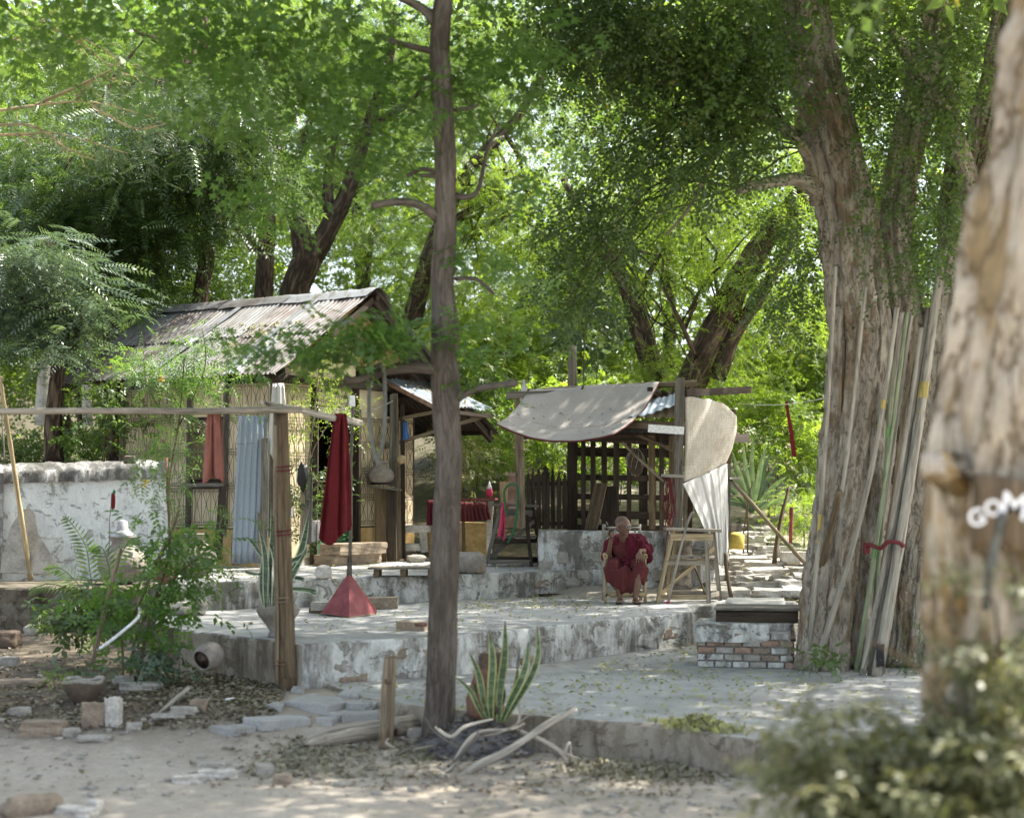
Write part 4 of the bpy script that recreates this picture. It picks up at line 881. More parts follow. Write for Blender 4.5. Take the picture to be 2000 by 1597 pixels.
# --- big many-stemmed tree on the right: fluted stems grown together
YB = 16.4
T = Thing('buttressed_tree', 'huge pale many-stemmed tree with bamboo poles leaning on it', 'tree', P(1690, 1305, YB))
def fl(k, a, s_): return lambda th, L: 1+a*math.sin(k*th+L*.35+s_)+a*.6*math.sin((k*2+1)*th-L*.5+s_*2)
mb = MB()
stems = [([(1606, 1318, YB, 100), (1625, 1100, YB, 92), (1648, 900, YB, 88), (1668, 700, YB, 90), (1660, 560, YB, 92), (1645, 380, YB, 92), (1612, 230, YB, 92), (1580, 90, YB, 86), (1562, -60, YB, 80), (1540, -260, YB, 60)], 4),
    ([(1672, 1312, YB+.15, 105), (1690, 1100, YB+.2, 95), (1700, 850, YB+.2, 90), (1702, 640, YB+.2, 78), (1690, 470, YB+.2, 62), (1668, 330, YB+.2, 50), (1650, 230, YB+.2, 30)], 3),
    ([(1745, 1312, YB+.3, 80), (1770, 1060, YB+.4, 80), (1786, 820, YB+.5, 76), (1765, 600, YB+.5, 64), (1748, 430, YB+.5, 60), (1780, 250, YB+.6, 66), (1820, 90, YB+.7, 58), (1850, -100, YB+.7, 50)], 5),
    ([(1790, 1312, YB+.2, 95), (1810, 1050, YB+.3, 90), (1835, 800, YB+.3, 88), (1870, 560, YB+.3, 84), (1905, 380, YB+.3, 82), (1945, 200, YB+.3, 70), (1975, 40, YB+.3, 62), (2010, -150, YB+.3, 50)], 4),
    ([(1858, 560, YB+.6, 34), (1850, 420, YB+.6, 32), (1862, 300, YB+.6, 28), (1850, 150, YB+.7, 24)], 3), ([(1580, 1315, YB-.1, 50), (1605, 1150, YB-.1, 46), (1628, 900, YB-.1, 34), (1640, 600, YB-.15, 30)], 3),
    ([(1905, 390, YB+.2, 40), (1860, 250, YB, 36), (1800, 150, YB-.2, 26), (1740, 60, YB-.4, 20)], 3), ([(1605, 380, YB, 40), (1560, 352, YB-.2, 28), (1490, 358, YB-.4, 22), (1440, 372, YB-.5, 20)], 3),
    ([(1596, 400, YB, 30), (1575, 300, YB-.2, 22), (1500, 225, YB-.4, 16), (1400, 180, YB-.8, 12), (1290, 160, YB-1.2, 8)], 3), ([(1560, 260, YB-.1, 18), (1480, 235, YB-.5, 12), (1400, 300, YB-1, 9), (1350, 400, YB-1.2, 6), (1300, 460, YB-1.3, 4)], 3)]
def flare(rad): return rad
for k, (pix, lob) in enumerate(stems):
    big = k < 6; limb(mb, pix, 72 if big else 12, 14 if big else 5, nz=.16, lobes=fl(lob, .13 if big else .04, k*1.7), seed=k*5, ridge=.30 if big else 0)
T.part('trunk', mb, 'bark_big')
def crown_clear(bl, n, tpl, lm, size, base, keep, **k):
    pos, yaw, pit, rol, cb_ = cloud(bl, n, **k); rel = pos-np.array((0, 0, CAMZ)); fw = rel[:, 1]*cp+rel[:, 2]*sp; px = 1000+FPX*rel[:, 0]/fw; py = 798.5-FPX*(-rel[:, 1]*sp+rel[:, 2]*cp)/fw
    ok = np.ones(len(pos), bool)
    for (x0, x1, y0, y1, pr) in keep:
        s_ = (y1-py)/(y1-y0); inside = (px > x0[0]+(x0[1]-x0[0])*s_) & (px < x1[0]+(x1[1]-x1[0])*s_) & (py > y0) & (py < y1) & (RNG.random(len(pos)) < pr); ok &= ~inside
    i = np.nonzero(ok)[0]; return leaves_mesh('crown', tpl, pos[i], yaw[i], pit[i], rol[i], size*RNG.uniform(.6, 1.4, len(i)), lm, base, cb_[i])
cb = [B(1180, 100, 15.4, 190, 130), B(1380, 120, 15, 200, 150), B(1560, 60, 15, 180, 110), B(1300, 300, 15.2, 170, 120), B(1180, 420, 16, 120, 100), B(1700, 160, 16, 160, 110), B(1850, 130, 15.6, 150, 150), B(1750, 330, 15.7, 120, 110), B(1780, 500, 15.8, 110, 100), B(1650, 470, 15.5, 60, 70), B(1890, 430, 15.7, 70, 90), B(1450, 230, 15, 140, 110), B(1130, 560, 16.5, 90, 90), B(1560, 560, 16.8, 55, 100), B(1230, 30, 14.5, 200, 80), B(1560, 450, 16.8, 60, 60)]
KEEP = [((1600, 1520), (1715, 1640), -50, 620, .93), ((1690, 1740), (1800, 1850), -50, 620, .55), ((1840, 1930), (1925, 2010), -50, 620, .75)]
link('crown', crown_clear(cb, 7000, T_SMALL, 'leaf_dark', 1.0, T.b, KEEP, clump=.20, per=16, droop=.5), T.o)
link('crown', crown_clear(cb, 2400, T_SPRIG, 'leaf_mid', .95, T.b, KEEP, clump=.24, per=9, droop=.5), T.o)
tw = MB()
for k in range(60):
    b_ = random.choice([b for b in cb if b[0] < 2.3]); q = V_(b_[:3])+V_([random.uniform(-.8, .8)*b_[3+i] for i in range(3)]); p0 = P(*random.choice(((1500, 228, 16.0), (1400, 182, 15.6), (1480, 236, 15.9), (1440, 368, 15.9), (1575, 290, 16.2), (1400, 300, 15.4), (1340, 170, 15.5))))
    r0 = random.uniform(.008, .022); tw.tube(wiggle(p0, q, 9, .22, k, -.2), [r0*(1-.85*i/9) for i in range(10)], 4)
T.part('twigs', tw, 'bark_rough')
shade_crown = [(3.5, 16, 9.2, 4, 4, 1.3), (7.5, 17, 9.0, 3.8, 4, 1.4), (5, 21, 10.5, 4.5, 3.5, 1.3), (9.5, 21, 10, 4, 4, 1.5), (5.2, 24.3, 9.9, 2.3, 2.2, .8), (4.6, 24.5, 9.2, 1.6, 1.6, .6), (1, 18.5, 10.5, 3, 3.5, 1.2), (8.5, 13, 9, 3.5, 3.2, 1.3)]  # unseen overhead leaves placed to block the sun, small blobs shading the roof cloth
link('crown', crown_mesh('crown', shade_crown, 8600, T_SPRIG, 'leaf_mid', 2.6, T.b, clump=.9, per=14), T.o)
# --- near trunk on the right edge, out of focus
YN = 6.7
T2 = Thing('gnarled_tree', 'blurred knotty near trunk with a painted brown board, at the right edge', 'tree', P(1960, 1420, YN))
mb = MB()
for k, (pix, lob) in enumerate([([(1935, 1560, YN, 270), (1930, 1330, YN, 225), (1925, 1000, YN, 205), (1935, 850, YN, 205), (1970, 600, YN, 190), (2010, 400, YN, 190), (2055, 150, YN, 185), (2090, -80, YN, 180), (2150, -500, YN, 140)], 4), ([(2080, 1560, YN+.2, 260), (2070, 1100, YN+.2, 240), (2080, 700, YN+.2, 220), (2120, 300, YN+.2, 200), (2180, -100, YN+.2, 180)], 3), ([(1880, 1200, YN-.05, 110), (1862, 1000, YN-.05, 90), (1850, 860, YN-.05, 70), (1868, 800, YN-.02, 40), (1890, 740, YN, 20)], 2)]):
    limb(mb, pix, 72, 16, nz=.2, lobes=fl(lob+2, .10, k*2.3), seed=k*4+1, ridge=.28)
mb.tube([P(1862, 925, YN-.15), P(1832, 915, YN-.32), P(1812, 905, YN-.38)], [.10, .075, .03], 12, nz=.3)
T2.part('trunk', mb, 'bark_near')
T2.part('knot', MB().rock(P(1822, 905, YN-.40), (.10, .06, .09), 3, .2, 5, .3), 'bleached', 'pale broken branch stub')
nt = [(5.5, 9, 7.0, 3, 3, 1.), (3.4, 8.5, 6.6, 2, 2.2, .8), (7, 12.5, 8.0, 3, 3, 1)]  # unseen crown that shades the foreground, thinned to let some sun through
link('crown', crown_mesh('crown', nt, 900, T_SPRIG, 'leaf_mid', 2.2, T2.b, clump=.6), T2.o)
# board with the painted letters, wrapped on the trunk
bd = MB(); bc = P(1975, 1008, YN-.33)
def bfn(u, v): return (bc.x-.155+.50*u+.012*math.sin(v*7), bc.y+.02+.10*(u-.25)**2*3, bc.z+.145-.29*v+.03*math.sin(u*5+1)*(1-v)+.02*math.sin(u*9)*v)
bd.grid(bfn, 14, 6); brd = T2.part('board', bd, 'wood_brown', 'brown painted board with white letters')
brd.modifiers.new('thick', 'SOLIDIFY').thickness = .015
def letters(txt, size, spots, mat, parent, base, name='letter'):
    for ch, (p, tilt, sc_) in zip(txt, spots):
        cu = bpy.data.curves.new(name, 'FONT'); cu.body = ch; cu.size = size*sc_; cu.extrude = .001; cu.offset = size*.02; cu.align_x = 'CENTER'; cu.align_y = 'CENTER'
        tmp = bpy.data.objects.new('tmp', cu); COL.objects.link(tmp); dg = bpy.context.evaluated_depsgraph_get(); me = bpy.data.meshes.new_from_object(tmp.evaluated_get(dg)); bpy.data.objects.remove(tmp)
        me.transform(Matrix.Rotation(PI/2, 4, 'X')@Matrix.Rotation(tilt, 4, 'Z')); at = me.attributes.new('gc', 'FLOAT_VECTOR', 'POINT'); me.materials.clear(); me.materials.append(M[mat])
        o = link(name, me, parent, Vector(p)-Vector(base)); o['label'] = 'white painted letter '+ch
Lp = lambda px, py, dy=0: P(px, py, YN-.42+dy)
letters('GOM', .115, [(Lp(1908, 1012), .35, .85), (Lp(1940, 993), .25, .78), (Lp(1981, 990), -.15, 1.3)], 'white_paint', brd, T2.b)
T2.part('strap', MB().tube([P(1960, 1000, YN-.43), P(1945, 1060, YN-.42), P(1932, 1120, YN-.36), P(1925, 1190, YN-.34)], .018, 6), 'rubber', 'dark strap hanging from the board')

# --- mid-distance trees behind the hut and the shelter (each with its own trunk and crown)
def bgc(bl, n, tpl, mat, size, **k): return [(bl, n, tpl, mat, size, k)]
tree('forked_tree', 'rough-barked tree forking in a wide V just behind the hut ridge', [
    [(568, 640, 31, 62), (578, 560, 31, 58), (598, 505, 31, 60), (585, 450, 31, 36), (566, 380, 31, 34), (548, 310, 31, 34), (533, 220, 31, 26), (520, 150, 31, 20), (505, 60, 31, 14)],
    [(600, 520, 31, 46), (640, 450, 31, 40), (672, 390, 31, 34), (700, 310, 31, 27), (728, 220, 31, 24), (760, 120, 31, 18), (770, 20, 31, 14)], [(648, 450, 31, 24), (640, 380, 31, 22), (648, 290, 31, 16), (660, 230, 31, 12)], [(566, 330, 31, 16), (590, 280, 31, 14), (610, 220, 31, 11)],
    [(728, 240, 31, 16), (780, 215, 30.8, 12), (830, 170, 30.5, 9)]], 'bark_rough',
    [([B(560, 120, 31, 190, 110), B(760, 150, 31.5, 150, 110), B(650, 230, 32.5, 170, 100), B(470, 260, 32, 130, 90), B(800, 330, 32.5, 120, 90), B(640, 40, 31, 220, 80)], 4200, T_PIN, 'leaf_mid', 1.25, dict(clump=.5))], twigs=18)
tree('straight_trunk_tree', 'dark upright trunk left of the forked tree, behind the hut roof', [[(512, 620, 31.5, 38), (518, 520, 31.5, 36), (522, 430, 31.5, 33), (525, 330, 31.5, 24), (540, 240, 31.6, 16)], [(500, 490, 31.5, 20), (470, 455, 31.4, 16), (448, 425, 31.3, 12)], [(450, 430, 31.3, 10), (480, 405, 31.2, 8), (510, 390, 31.2, 5)]], 'bark_rough',
    bgc([B(480, 380, 32.5, 90, 80), B(430, 520, 33, 100, 60)], 900, T_PIN, 'leaf_mid', 1.2, clump=.5))
tree('feathery_tree', 'tall tree with dark feathery leaves over the left of the hut', [[(385, 640, 28, 34), (395, 560, 28, 32), (415, 440, 28, 30), (428, 330, 28, 28), (420, 220, 28, 22), (400, 120, 28, 20), (400, 20, 28, 16)], [(400, 150, 28, 24), (350, 110, 27.8, 20), (310, 80, 27.6, 14), (260, 60, 27.4, 8)], [(415, 230, 28, 14), (450, 170, 27.8, 10), (470, 110, 27.6, 7)]], 'bark_rough',
    [([B(330, 300, 26.5, 150, 90), B(440, 200, 26.5, 130, 80), B(240, 400, 27, 130, 70), B(450, 330, 27, 90, 70), B(120, 390, 27, 110, 60), B(330, 420, 27.2, 130, 70), B(460, 240, 26, 80, 60)], 2500, T_PINBIG, 'leaf_dark', 1.5, dict(clump=.42, droop=.35)),
     ([B(380, 80, 29, 160, 90), B(200, 160, 29, 150, 90), B(60, 260, 30, 120, 110)], 1700, T_PIN, 'leaf_mid', 1.5, dict(clump=.5))], twigs=14)
tree('leaning_stem_tree', 'small dark trunk with a bent side stem at the far left of the hut', [[(212, 640, 27, 24), (210, 580, 27, 23), (205, 520, 27, 20), (200, 440, 27, 14)], [(206, 545, 27, 12), (185, 510, 27, 10), (172, 470, 27, 8)], [(212, 640, 27, 24), (204, 760, 27, 30), (212, 880, 27, 34)]], 'bark_rough',
    bgc([B(200, 440, 27, 110, 60), B(280, 540, 27.6, 90, 50), B(90, 470, 27.5, 100, 60), B(40, 350, 28, 90, 60)], 1500, T_PINBIG, 'leaf_dark', 1.3, clump=.4))
tree('dappled_tree', 'sun-flecked rough trunk at the left above the white wall', [[(105, 905, 24.5, 42), (104, 830, 24.5, 34), (112, 740, 24.5, 30), (120, 660, 24.5, 34), (110, 560, 24.5, 28), (95, 470, 24.5, 18)], [(118, 720, 24.5, 18), (150, 660, 24.5, 13), (160, 580, 24.6, 9)]], 'bark_rough',
    [([B(60, 610, 24, 110, 70), B(60, 520, 23.5, 110, 50), B(150, 620, 24.5, 60, 35)], 560, T_PINBIG, 'leaf_blue', 1.55, dict(clump=.35, per=8, droop=.12, spread=.25, flat=.3)), ([B(60, 500, 22.5, 100, 45), B(100, 690, 22.8, 90, 25), B(170, 600, 23, 80, 25)], 330, T_PINBIG, 'leaf_blue', 1.3, dict(clump=.3, per=7, droop=.1, spread=.25, flat=.3))], twigs=8)
tree('white_banded_trunk', 'whitewashed tree trunk furthest left beyond the garden wall', [[(84, 830, 33, 34), (86, 760, 33, 30), (90, 700, 33, 24), (92, 600, 33, 18)]], 'stone_pale', bgc([B(60, 640, 33, 90, 60), B(-30, 600, 33, 60, 120)], 700, T_SPRIG, 'leaf_mid', 1.6))
tree('white_banded_trunk', 'thin whitewashed trunk beside the left eave of the hut', [[(172, 830, 31.5, 20), (170, 760, 31.5, 19), (176, 690, 31.5, 16), (170, 600, 31.5, 12)]], 'stone_pale', bgc([B(190, 620, 31.5, 90, 50), B(150, 560, 31.5, 80, 50)], 700, T_SPRIG, 'leaf_mid', 1.5))
tree('shady_tree', 'dark rough trunk right beside the left end of the hut', [[(222, 900, 26.2, 30), (224, 800, 26.2, 26), (222, 700, 26.2, 22), (226, 620, 26.2, 15)], [(160, 870, 26.6, 12), (150, 760, 26.6, 10), (140, 700, 26.6, 8)]], 'bark_rough', bgc([B(250, 600, 26.4, 70, 40), B(190, 690, 26.4, 60, 20)], 380, T_PIN, 'leaf_mid', 1.2))
tree('leaning_tree', 'thick dark trunk leaning left behind the shelter roof', [[(1300, 790, 28.5, 55), (1275, 720, 28.5, 46), (1250, 640, 28.5, 42), (1228, 570, 28.5, 36), (1190, 500, 28.6, 26), (1140, 430, 28.8, 18), (1100, 350, 29, 12)], [(1240, 600, 28.5, 16), (1265, 540, 28.5, 12), (1300, 480, 28.4, 8)]], 'bark_rough',
    [([B(1150, 420, 29, 170, 90), B(1050, 540, 29.5, 130, 90), B(1230, 560, 29, 110, 70), B(980, 420, 30, 130, 100)], 2300, T_PIN, 'leaf_bright', 1.25, dict(clump=.45)), ([B(1320, 740, 27.6, 110, 40), B(1400, 700, 27.8, 70, 50), B(1260, 700, 28, 45, 40)], 900, T_PIN, 'leaf_bright', .9, dict(clump=.3))], twigs=10)
tree('leaning_tree', 'thick trunk slanting up to the right behind the shelter', [[(1330, 800, 27.5, 60), (1380, 680, 27.5, 62), (1415, 610, 27.5, 58), (1448, 540, 27.5, 52), (1500, 460, 27.5, 46), (1560, 390, 27.5, 44), (1610, 300, 27.5, 36), (1650, 180, 27.5, 26)], [(1400, 740, 27.4, 36), (1436, 650, 27.4, 30), (1480, 585, 27.4, 26), (1520, 520, 27.4, 22), (1560, 440, 27.4, 14)], [(1440, 640, 27.4, 10), (1420, 625, 27.2, 7), (1395, 600, 27.1, 4)], [(1360, 700, 27.2, 12), (1330, 630, 27.1, 9), (1295, 560, 27, 6)]], 'bark_rough',
    [([B(1400, 460, 28.5, 150, 90), B(1500, 330, 28, 120, 90), B(1330, 350, 29, 130, 90), B(1560, 620, 28.5, 70, 90)], 2700, T_PIN, 'leaf_bright', 1.15, dict(clump=.42)), ([B(1480, 560, 27.0, 40, 40), B(1400, 560, 27, 45, 50), B(1540, 420, 27, 60, 50)], 420, T_LANCE, 'leaf_bright', 1.1, dict(clump=.25))], twigs=12)
tree('slanting_tree', 'tree with slanting limbs seen just right of the slim foreground trunk', [[(800, 640, 30, 40), (850, 470, 30, 34), (905, 350, 30, 28), (950, 295, 30, 26), (1010, 230, 30, 18), (1060, 150, 30, 12)], [(870, 440, 30, 18), (930, 405, 30, 14), (990, 385, 30, 10)], [(900, 470, 30, 14), (960, 440, 29.8, 16), (1010, 400, 29.6, 12), (1060, 350, 29.5, 7)], [(985, 260, 30, 12), (1010, 300, 30, 9), (1025, 350, 30, 6)]], 'bark_rough',
    [([B(930, 260, 31, 150, 110), B(1060, 220, 31, 130, 110), B(880, 100, 31, 150, 110), B(1000, 60, 31.5, 170, 90), B(820, 480, 31.5, 110, 80)], 3300, T_PIN, 'leaf_mid', 1.2, dict(clump=.45)), ([B(960, 360, 29.5, 80, 60), B(900, 560, 30, 120, 60)], 900, T_PIN, 'leaf_bright', 1.1, dict(clump=.35))], twigs=12)
# trees further back, one after the other
far = [('broad bright tree beyond the shelter, centre of the far row', 1130, 640, 36, [(1130, 560, 150, 110), (1010, 680, 130, 90), (1200, 690, 130, 70)], 'leaf_bright', T_SPRIG, 3200),
    ('bright tree low behind the gap left of the shelter', 960, 800, 33.5, [(930, 640, 110, 80), (980, 740, 120, 60)], 'leaf_bright', T_LANCE, 1900),
    ('sunlit tree behind the bamboo stack, right of the shelter', 1560, 700, 35, [(1540, 640, 140, 90), (1600, 770, 140, 80), (1480, 760, 100, 60)], 'leaf_bright', T_LANCE, 3200),
    ('pale green tree behind the buttressed trunk', 1760, 600, 34, [(1780, 500, 150, 130), (1900, 700, 150, 140), (1720, 760, 120, 120)], 'leaf_mid', T_SPRIG, 2600),
    ('tall tree at the top right behind the stems', 1900, 300, 33, [(1880, 200, 170, 130), (1700, 300, 160, 130), (1960, 420, 120, 130)], 'leaf_mid', T_SPRIG, 2600),
    ('tall leafy tree at the top centre of the far row', 1300, 300, 36, [(1300, 160, 190, 110), (1200, 300, 160, 100), (1430, 260, 160, 110), (1350, 420, 140, 90)], 'leaf_bright', T_SPRIG, 3600),
    ('tall tree at the top behind the forked tree', 700, 300, 38, [(640, 120, 200, 110), (820, 180, 160, 110), (720, 330, 150, 100), (600, 400, 120, 90)], 'leaf_mid', T_SPRIG, 4600),
    ('dense shrubby tree right behind the hut ridge', 720, 560, 34, [(740, 500, 130, 70), (830, 590, 110, 60), (660, 440, 110, 60)], 'leaf_mid', T_PIN, 2300),
    ('leafy tree at the top left beyond the feathery tree', 250, 200, 36, [(230, 90, 200, 90), (80, 150, 160, 120), (380, 180, 150, 110), (120, 330, 160, 90)], 'leaf_mid', T_SPRIG, 4600),
    ('pale tree seen low between the left trunks', 300, 600, 37, [(300, 560, 160, 70), (430, 560, 110, 60), (160, 620, 150, 60), (40, 560, 130, 120)], 'leaf_bright', T_SPRIG, 2800),
    ('low bright tree beyond the left trunks', 120, 760, 40, [(120, 740, 160, 60), (10, 700, 110, 110), (240, 720, 110, 50)], 'leaf_bright', T_SPRIG, 1600)]
for lab, px, py, Y, bl, mt_, tp, n in far:
    tree('distant_tree', lab, [[(px, 900, Y, 30), (px+8, (py+900)/2, Y, 26), (px-6, py, Y, 20), (px+10, py-120, Y, 12)]], 'bark_rough', bgc([B(x, y, Y, rx, ry) for x, y, rx, ry in bl], n, tp, mt_, 1.7 if tp is T_SPRIG else 1.25, clump=.6, per=12), group='trees of the far wood', twigs=6)
# the wood beyond reads as one mass
fw = [B(x, y, Y, 230, 130, 2.5) for x, y, Y in ((100, 100, 44), (500, 60, 45), (900, 120, 46), (1300, 90, 45), (1700, 80, 44), (2000, 250, 43), (100, 450, 43), (480, 420, 44), (880, 420, 44), (1250, 480, 43), (1650, 420, 42), (1950, 600, 42), (300, 700, 45), (750, 650, 43), (1100, 760, 42), (1500, 700, 41), (1750, 800, 40), (-200, 300, 44), (2300, 300, 43), (-250, 700, 44), (2300, 700, 42))]
o = link('far_wood', crown_mesh('far_wood', fw, 27000, T_COARSE, 'leaf_bright', 1.0, clump=1.1, per=14)); o['kind'] = 'stuff'
# ------------------------------------------------------------------ clothes pole, post and what hangs on it
V = Vector
def pole(name, a, b_, r0, r1, mat, label, cat, joints=0, wob=.012, group=None, sides=9, seed=0):
    n = 14 if not joints else max(10, joints*4); pts = wiggle(a, b_, n, wob, seed); rad = [r0+(r1-r0)*i/n for i in range(n+1)]
    if joints:
        for i in range(n+1):
            if i % 4 == 0: rad[i] *= 1.16
            elif i % 4 == 2: rad[i] *= .96
    return one(name, MB().tube(pts, rad, sides, nz=.04), mat, label, cat, a, group)
YC = 15.0
Tp = Thing('split_post', 'brown weathered upright post carrying the horizontal drying poles', 'post', P(556, 1345, YC))
Tp.part('stake', MB().tube(wiggle(P(562, 1348, YC), P(548, 800, YC), 12, .004), lerp_list([.088, .075, .08, .072], 13), 12, nz=.14), 'wood_brown')
Tp.part('stake', MB().tube(wiggle(P(541, 1335, YC-.06), P(538, 830, YC-.06), 10, .006), .022, 7), 'wood_tan', 'thin pale stick tied to the post')
for (y, c) in ((925, 'rope_red'), (1050, 'rope_red'), (1180, 'wood_tan'), (1302, 'terracotta')):
    Tp.part('binding', MB().tube([P(551+2*(y-800)/500, y, YC)+V((.088*math.cos(a), .088*math.sin(a), .006*a)) for a in np.linspace(0, 12.5, 30)], .007, 5), c)
pole('drying_pole', P(-60, 804, 14.6), P(590, 800, YC-.09), .030, .034, 'drift', 'long horizontal wooden pole across the left, resting on the brown post', 'pole', wob=.012, seed=2)
pole('drying_pole', P(512, 786, YC-.14), P(703, 826, 17.2), .026, .042, 'bleached', 'short pale pole end with the dark red cloth over it', 'pole', wob=.03, seed=5)
def hang_cloth(name, p_top, w_top, w_bot, h, mat, label, folds=4, yaw=0, lean=0, seed=0, thick=.008):
    c, s_ = math.cos(yaw), math.sin(yaw); n0 = mnoise.noise
    def fn(u, v):
        wd_ = w_top+(w_bot-w_top)*(v**.8); x = (u-.5)*wd_+lean*v; ph = (u+.16*n0(V((u*2.6, v*.7, seed*1.9))))*folds*2*PI+seed+.9*n0(V((u*1.5, v*1.3, seed+7)))
        dy = (.008+.034*v**.6)*math.sin(ph)*(.55+.9*abs(n0(V((u*2.2, v*.8, seed+4)))))+.03*n0(V((u*4, v*1.6, seed)))+.012*n0(V((u*11, v*3, seed)))
        z = -h*v*(1+.06*math.sin(u*5+seed)*(v > .5))+.02*mnoise.noise(V((u*4+seed, 0, 1)))*v
        return p_top+V((x*c-dy*s_, x*s_+dy*c, z))
    ob = MB().grid(fn, 48, 30)
    def fb(u, v): q = fn(u, v*.97); return V((q.x, q.y+.07+.03*v, q.z+.03*math.sin(PI*min(1, v*6))*(v < .17)))
    ob.grid(lambda u, v: fb(1-u, v), 40, 20)
    ob.grid(lambda u, v: V(fn(u, 0)).lerp(fb(u, 0), v)+V((0, 0, .03*math.sin(PI*v))), 40, 4)
    o = one(name, ob, mat, label, 'cloth', p_top); o.modifiers.new('thick', 'SOLIDIFY').thickness = thick; return o
hang_cloth('hanging_robe', P(665, 812, 16.45), .12, .35, 1.30, 'red_cloth', 'long dark red cloth hanging in folds from the pale pole', 2.3, .25, -.05)
hang_cloth('hanging_garment', P(417, 806, 14.9), .10, .19, .66, 'salmon', 'faded salmon pink garment hanging over the horizontal pole', 2, .1, 0, 2)
# --- dustpan with its long handle
Yd = 18.35
Td = Thing('dustpan', 'red pyramid-shaped dustpan with a long stick handle, on the middle terrace', 'dustpan', P(680, 1196, Yd))
ap = P(682, 1122, Yd+.1); f1, f2, f3 = P(627, 1186, Yd+.05), P(682, 1199, Yd-.30), P(733, 1199, Yd+.15); f1.z = ZM+.03; f2.z = ZM+.005; f3.z = ZM+.01
mb = MB(); b1, b2 = V((f1.x, f1.y+.35, ZM+.02)), V((f3.x, f3.y+.3, ZM+.02)); apex = [ap+V((dx, dy, 0)) for dx, dy in ((-.025, 0), (0, -.03), (.025, 0), (.02, .04), (-.02, .04))]
low_ = [f1, f2, f3, b2, b1]; vs = low_+apex
mb.add(vs, vs, [(i, (i+1) % 5, 5+(i+1) % 5, 5+i) for i in range(5)]+[(5, 6, 7, 8, 9)]); o = Td.part('pan', mb, 'red_paint'); o.modifiers.new('thick', 'SOLIDIFY').thickness = .006
Td.part('edge_trim', MB().tube([f1-V((0, 0, .005)), f2-V((0, 0, .0)), f3-V((0, 0, .0))], .007, 5), 'wood_tan')
Td.part('socket', MB().tube([ap-V((0, 0, .05)), P(683, 1088, Yd+.08)], [.034, .026], 10), 'wood_grey')
Td.part('handle', MB().tube(wiggle(P(683, 1095, Yd+.08), P(689, 790, 17.1), 14, .008), lerp_list([.022, .018, .019, .015], 15), 8, nz=.12), 'wood_grey')
Td.part('twig_stub', MB().tube([P(690, 850, 17.33), P(702, 838, 17.3)], [.009, .004], 5), 'wood_grey')
Td.part('cap', MB().box(P(688, 783, 17.05), (.062, .05, .12), .1, .003), 'white_paint', 'white box stuck over the handle tip', bev=.004)
# --- planks, blocks and stones lying on the terraces
def block(name, px, py, z, size, mat, label, cat, rz=0, boxy=.93, amp=.06, seed=0, tilt=0, n=6):
    p = Zp(px, py, z); mt_ = Matrix.Rotation(rz, 3, 'Z')@Matrix.Rotation(tilt, 3, 'X'); return one(name, MB().rock(p+V((0, 0, size[2]/2-.006)), size, seed, boxy, n, amp, mt_), mat, label, cat, p)
def board(name, px, py, z, L, w_, h, rz, mat, label, cat, dz=0, pitch=0):
    p = Zp(px, py, z)+V((0, 0, h/2+.002+dz)); d = V((math.cos(rz), math.sin(rz), pitch))*L/2; return one(name, MB().bar(p-d, p+d, w_, h, jit=.004, n=5), mat, label, cat, p, bev=.003)
board('timber', 642, 1197, ZM, .47, .10, .06, -.15, 'wood_brown', 'dark brown timber lying before the red dustpan', 'timber')
block('stone_block', 634, 1190, ZM+.058, (.31, .16, .10), 'stone', 'grey stone block on the dark timber by the dustpan', 'stone', -.15, seed=3)
board('timber', 667, 1186, ZM, .14, .08, .05, -.3, 'wood_brown', 'short wood offcut wedged behind the grey stone block', 'timber')
block('stone_block', 745, 1188, ZM, (.42, .24, .15), 'stone_brown', 'long brown-grey block right of the red dustpan', 'stone', .06, seed=7)
block('brick_block', 806, 1230, ZM, (.31, .19, .10), 'stone_brown', 'brown block lying loose near the slim trunk', 'block', -.22, .95, .05, seed=9)
block('brick_chip', 822, 1222, ZM+.095, (.12, .09, .035), 'terracotta', 'reddish chip lying on the loose brown block', 'brick', .2, .85, .1, seed=10)
block('boulder', 632, 1130, ZU, (.22, .18, .18), 'stone_pale', 'rounded pale rock on the upper terrace edge, left of the dustpan stick', 'rock', .2, .35, .3, 12)
block('boulder', 786, 1092, ZU, (.46, .3, .23), 'stone_pale', 'big speckled rock lying by the door posts', 'rock', -.1, .4, .3, 15)
block('boulder', 812, 1098, ZU, (.30, .25, .13), 'stone', 'low grey rock right of the speckled rock', 'rock', .3, .5, .3, 17)
block('boulder', 598, 1098, ZU, (.42, .2, .11), 'stone_brown', 'flat brown stone at the foot of the creeper', 'rock', .1, .8, .15, 18)
block('boulder', 602, 1088, ZU+.1, (.13, .11, .14), 'stone_pale', 'small pale stone on the flat brown stone', 'rock', .1, .5, .25, 19)
block('boulder', 1085, 1160, ZM, (.52, .26, .13), 'stone_brown', 'flat angular stone at the foot of the upper step', 'rock', -.08, .8, .2, 22)
block('boulder', 1092, 1164, ZM, (.6, .25, .045), 'wood_dark', 'thin dark slab under the flat angular stone', 'slab', -.04, .9, .1, 23)
block('boulder', 352, 1200, ZM, (.62, .34, .17), 'stone', 'big dark stone under the shrub on the middle terrace', 'rock', .1, .6, .25, 24)
block('pebble_stone', 490, 1219, ZM, (.05, .05, .035), 'stone_brown', 'single small dark pebble on the bare terrace floor', 'pebble', 0, .3, .2, 25, n=3)
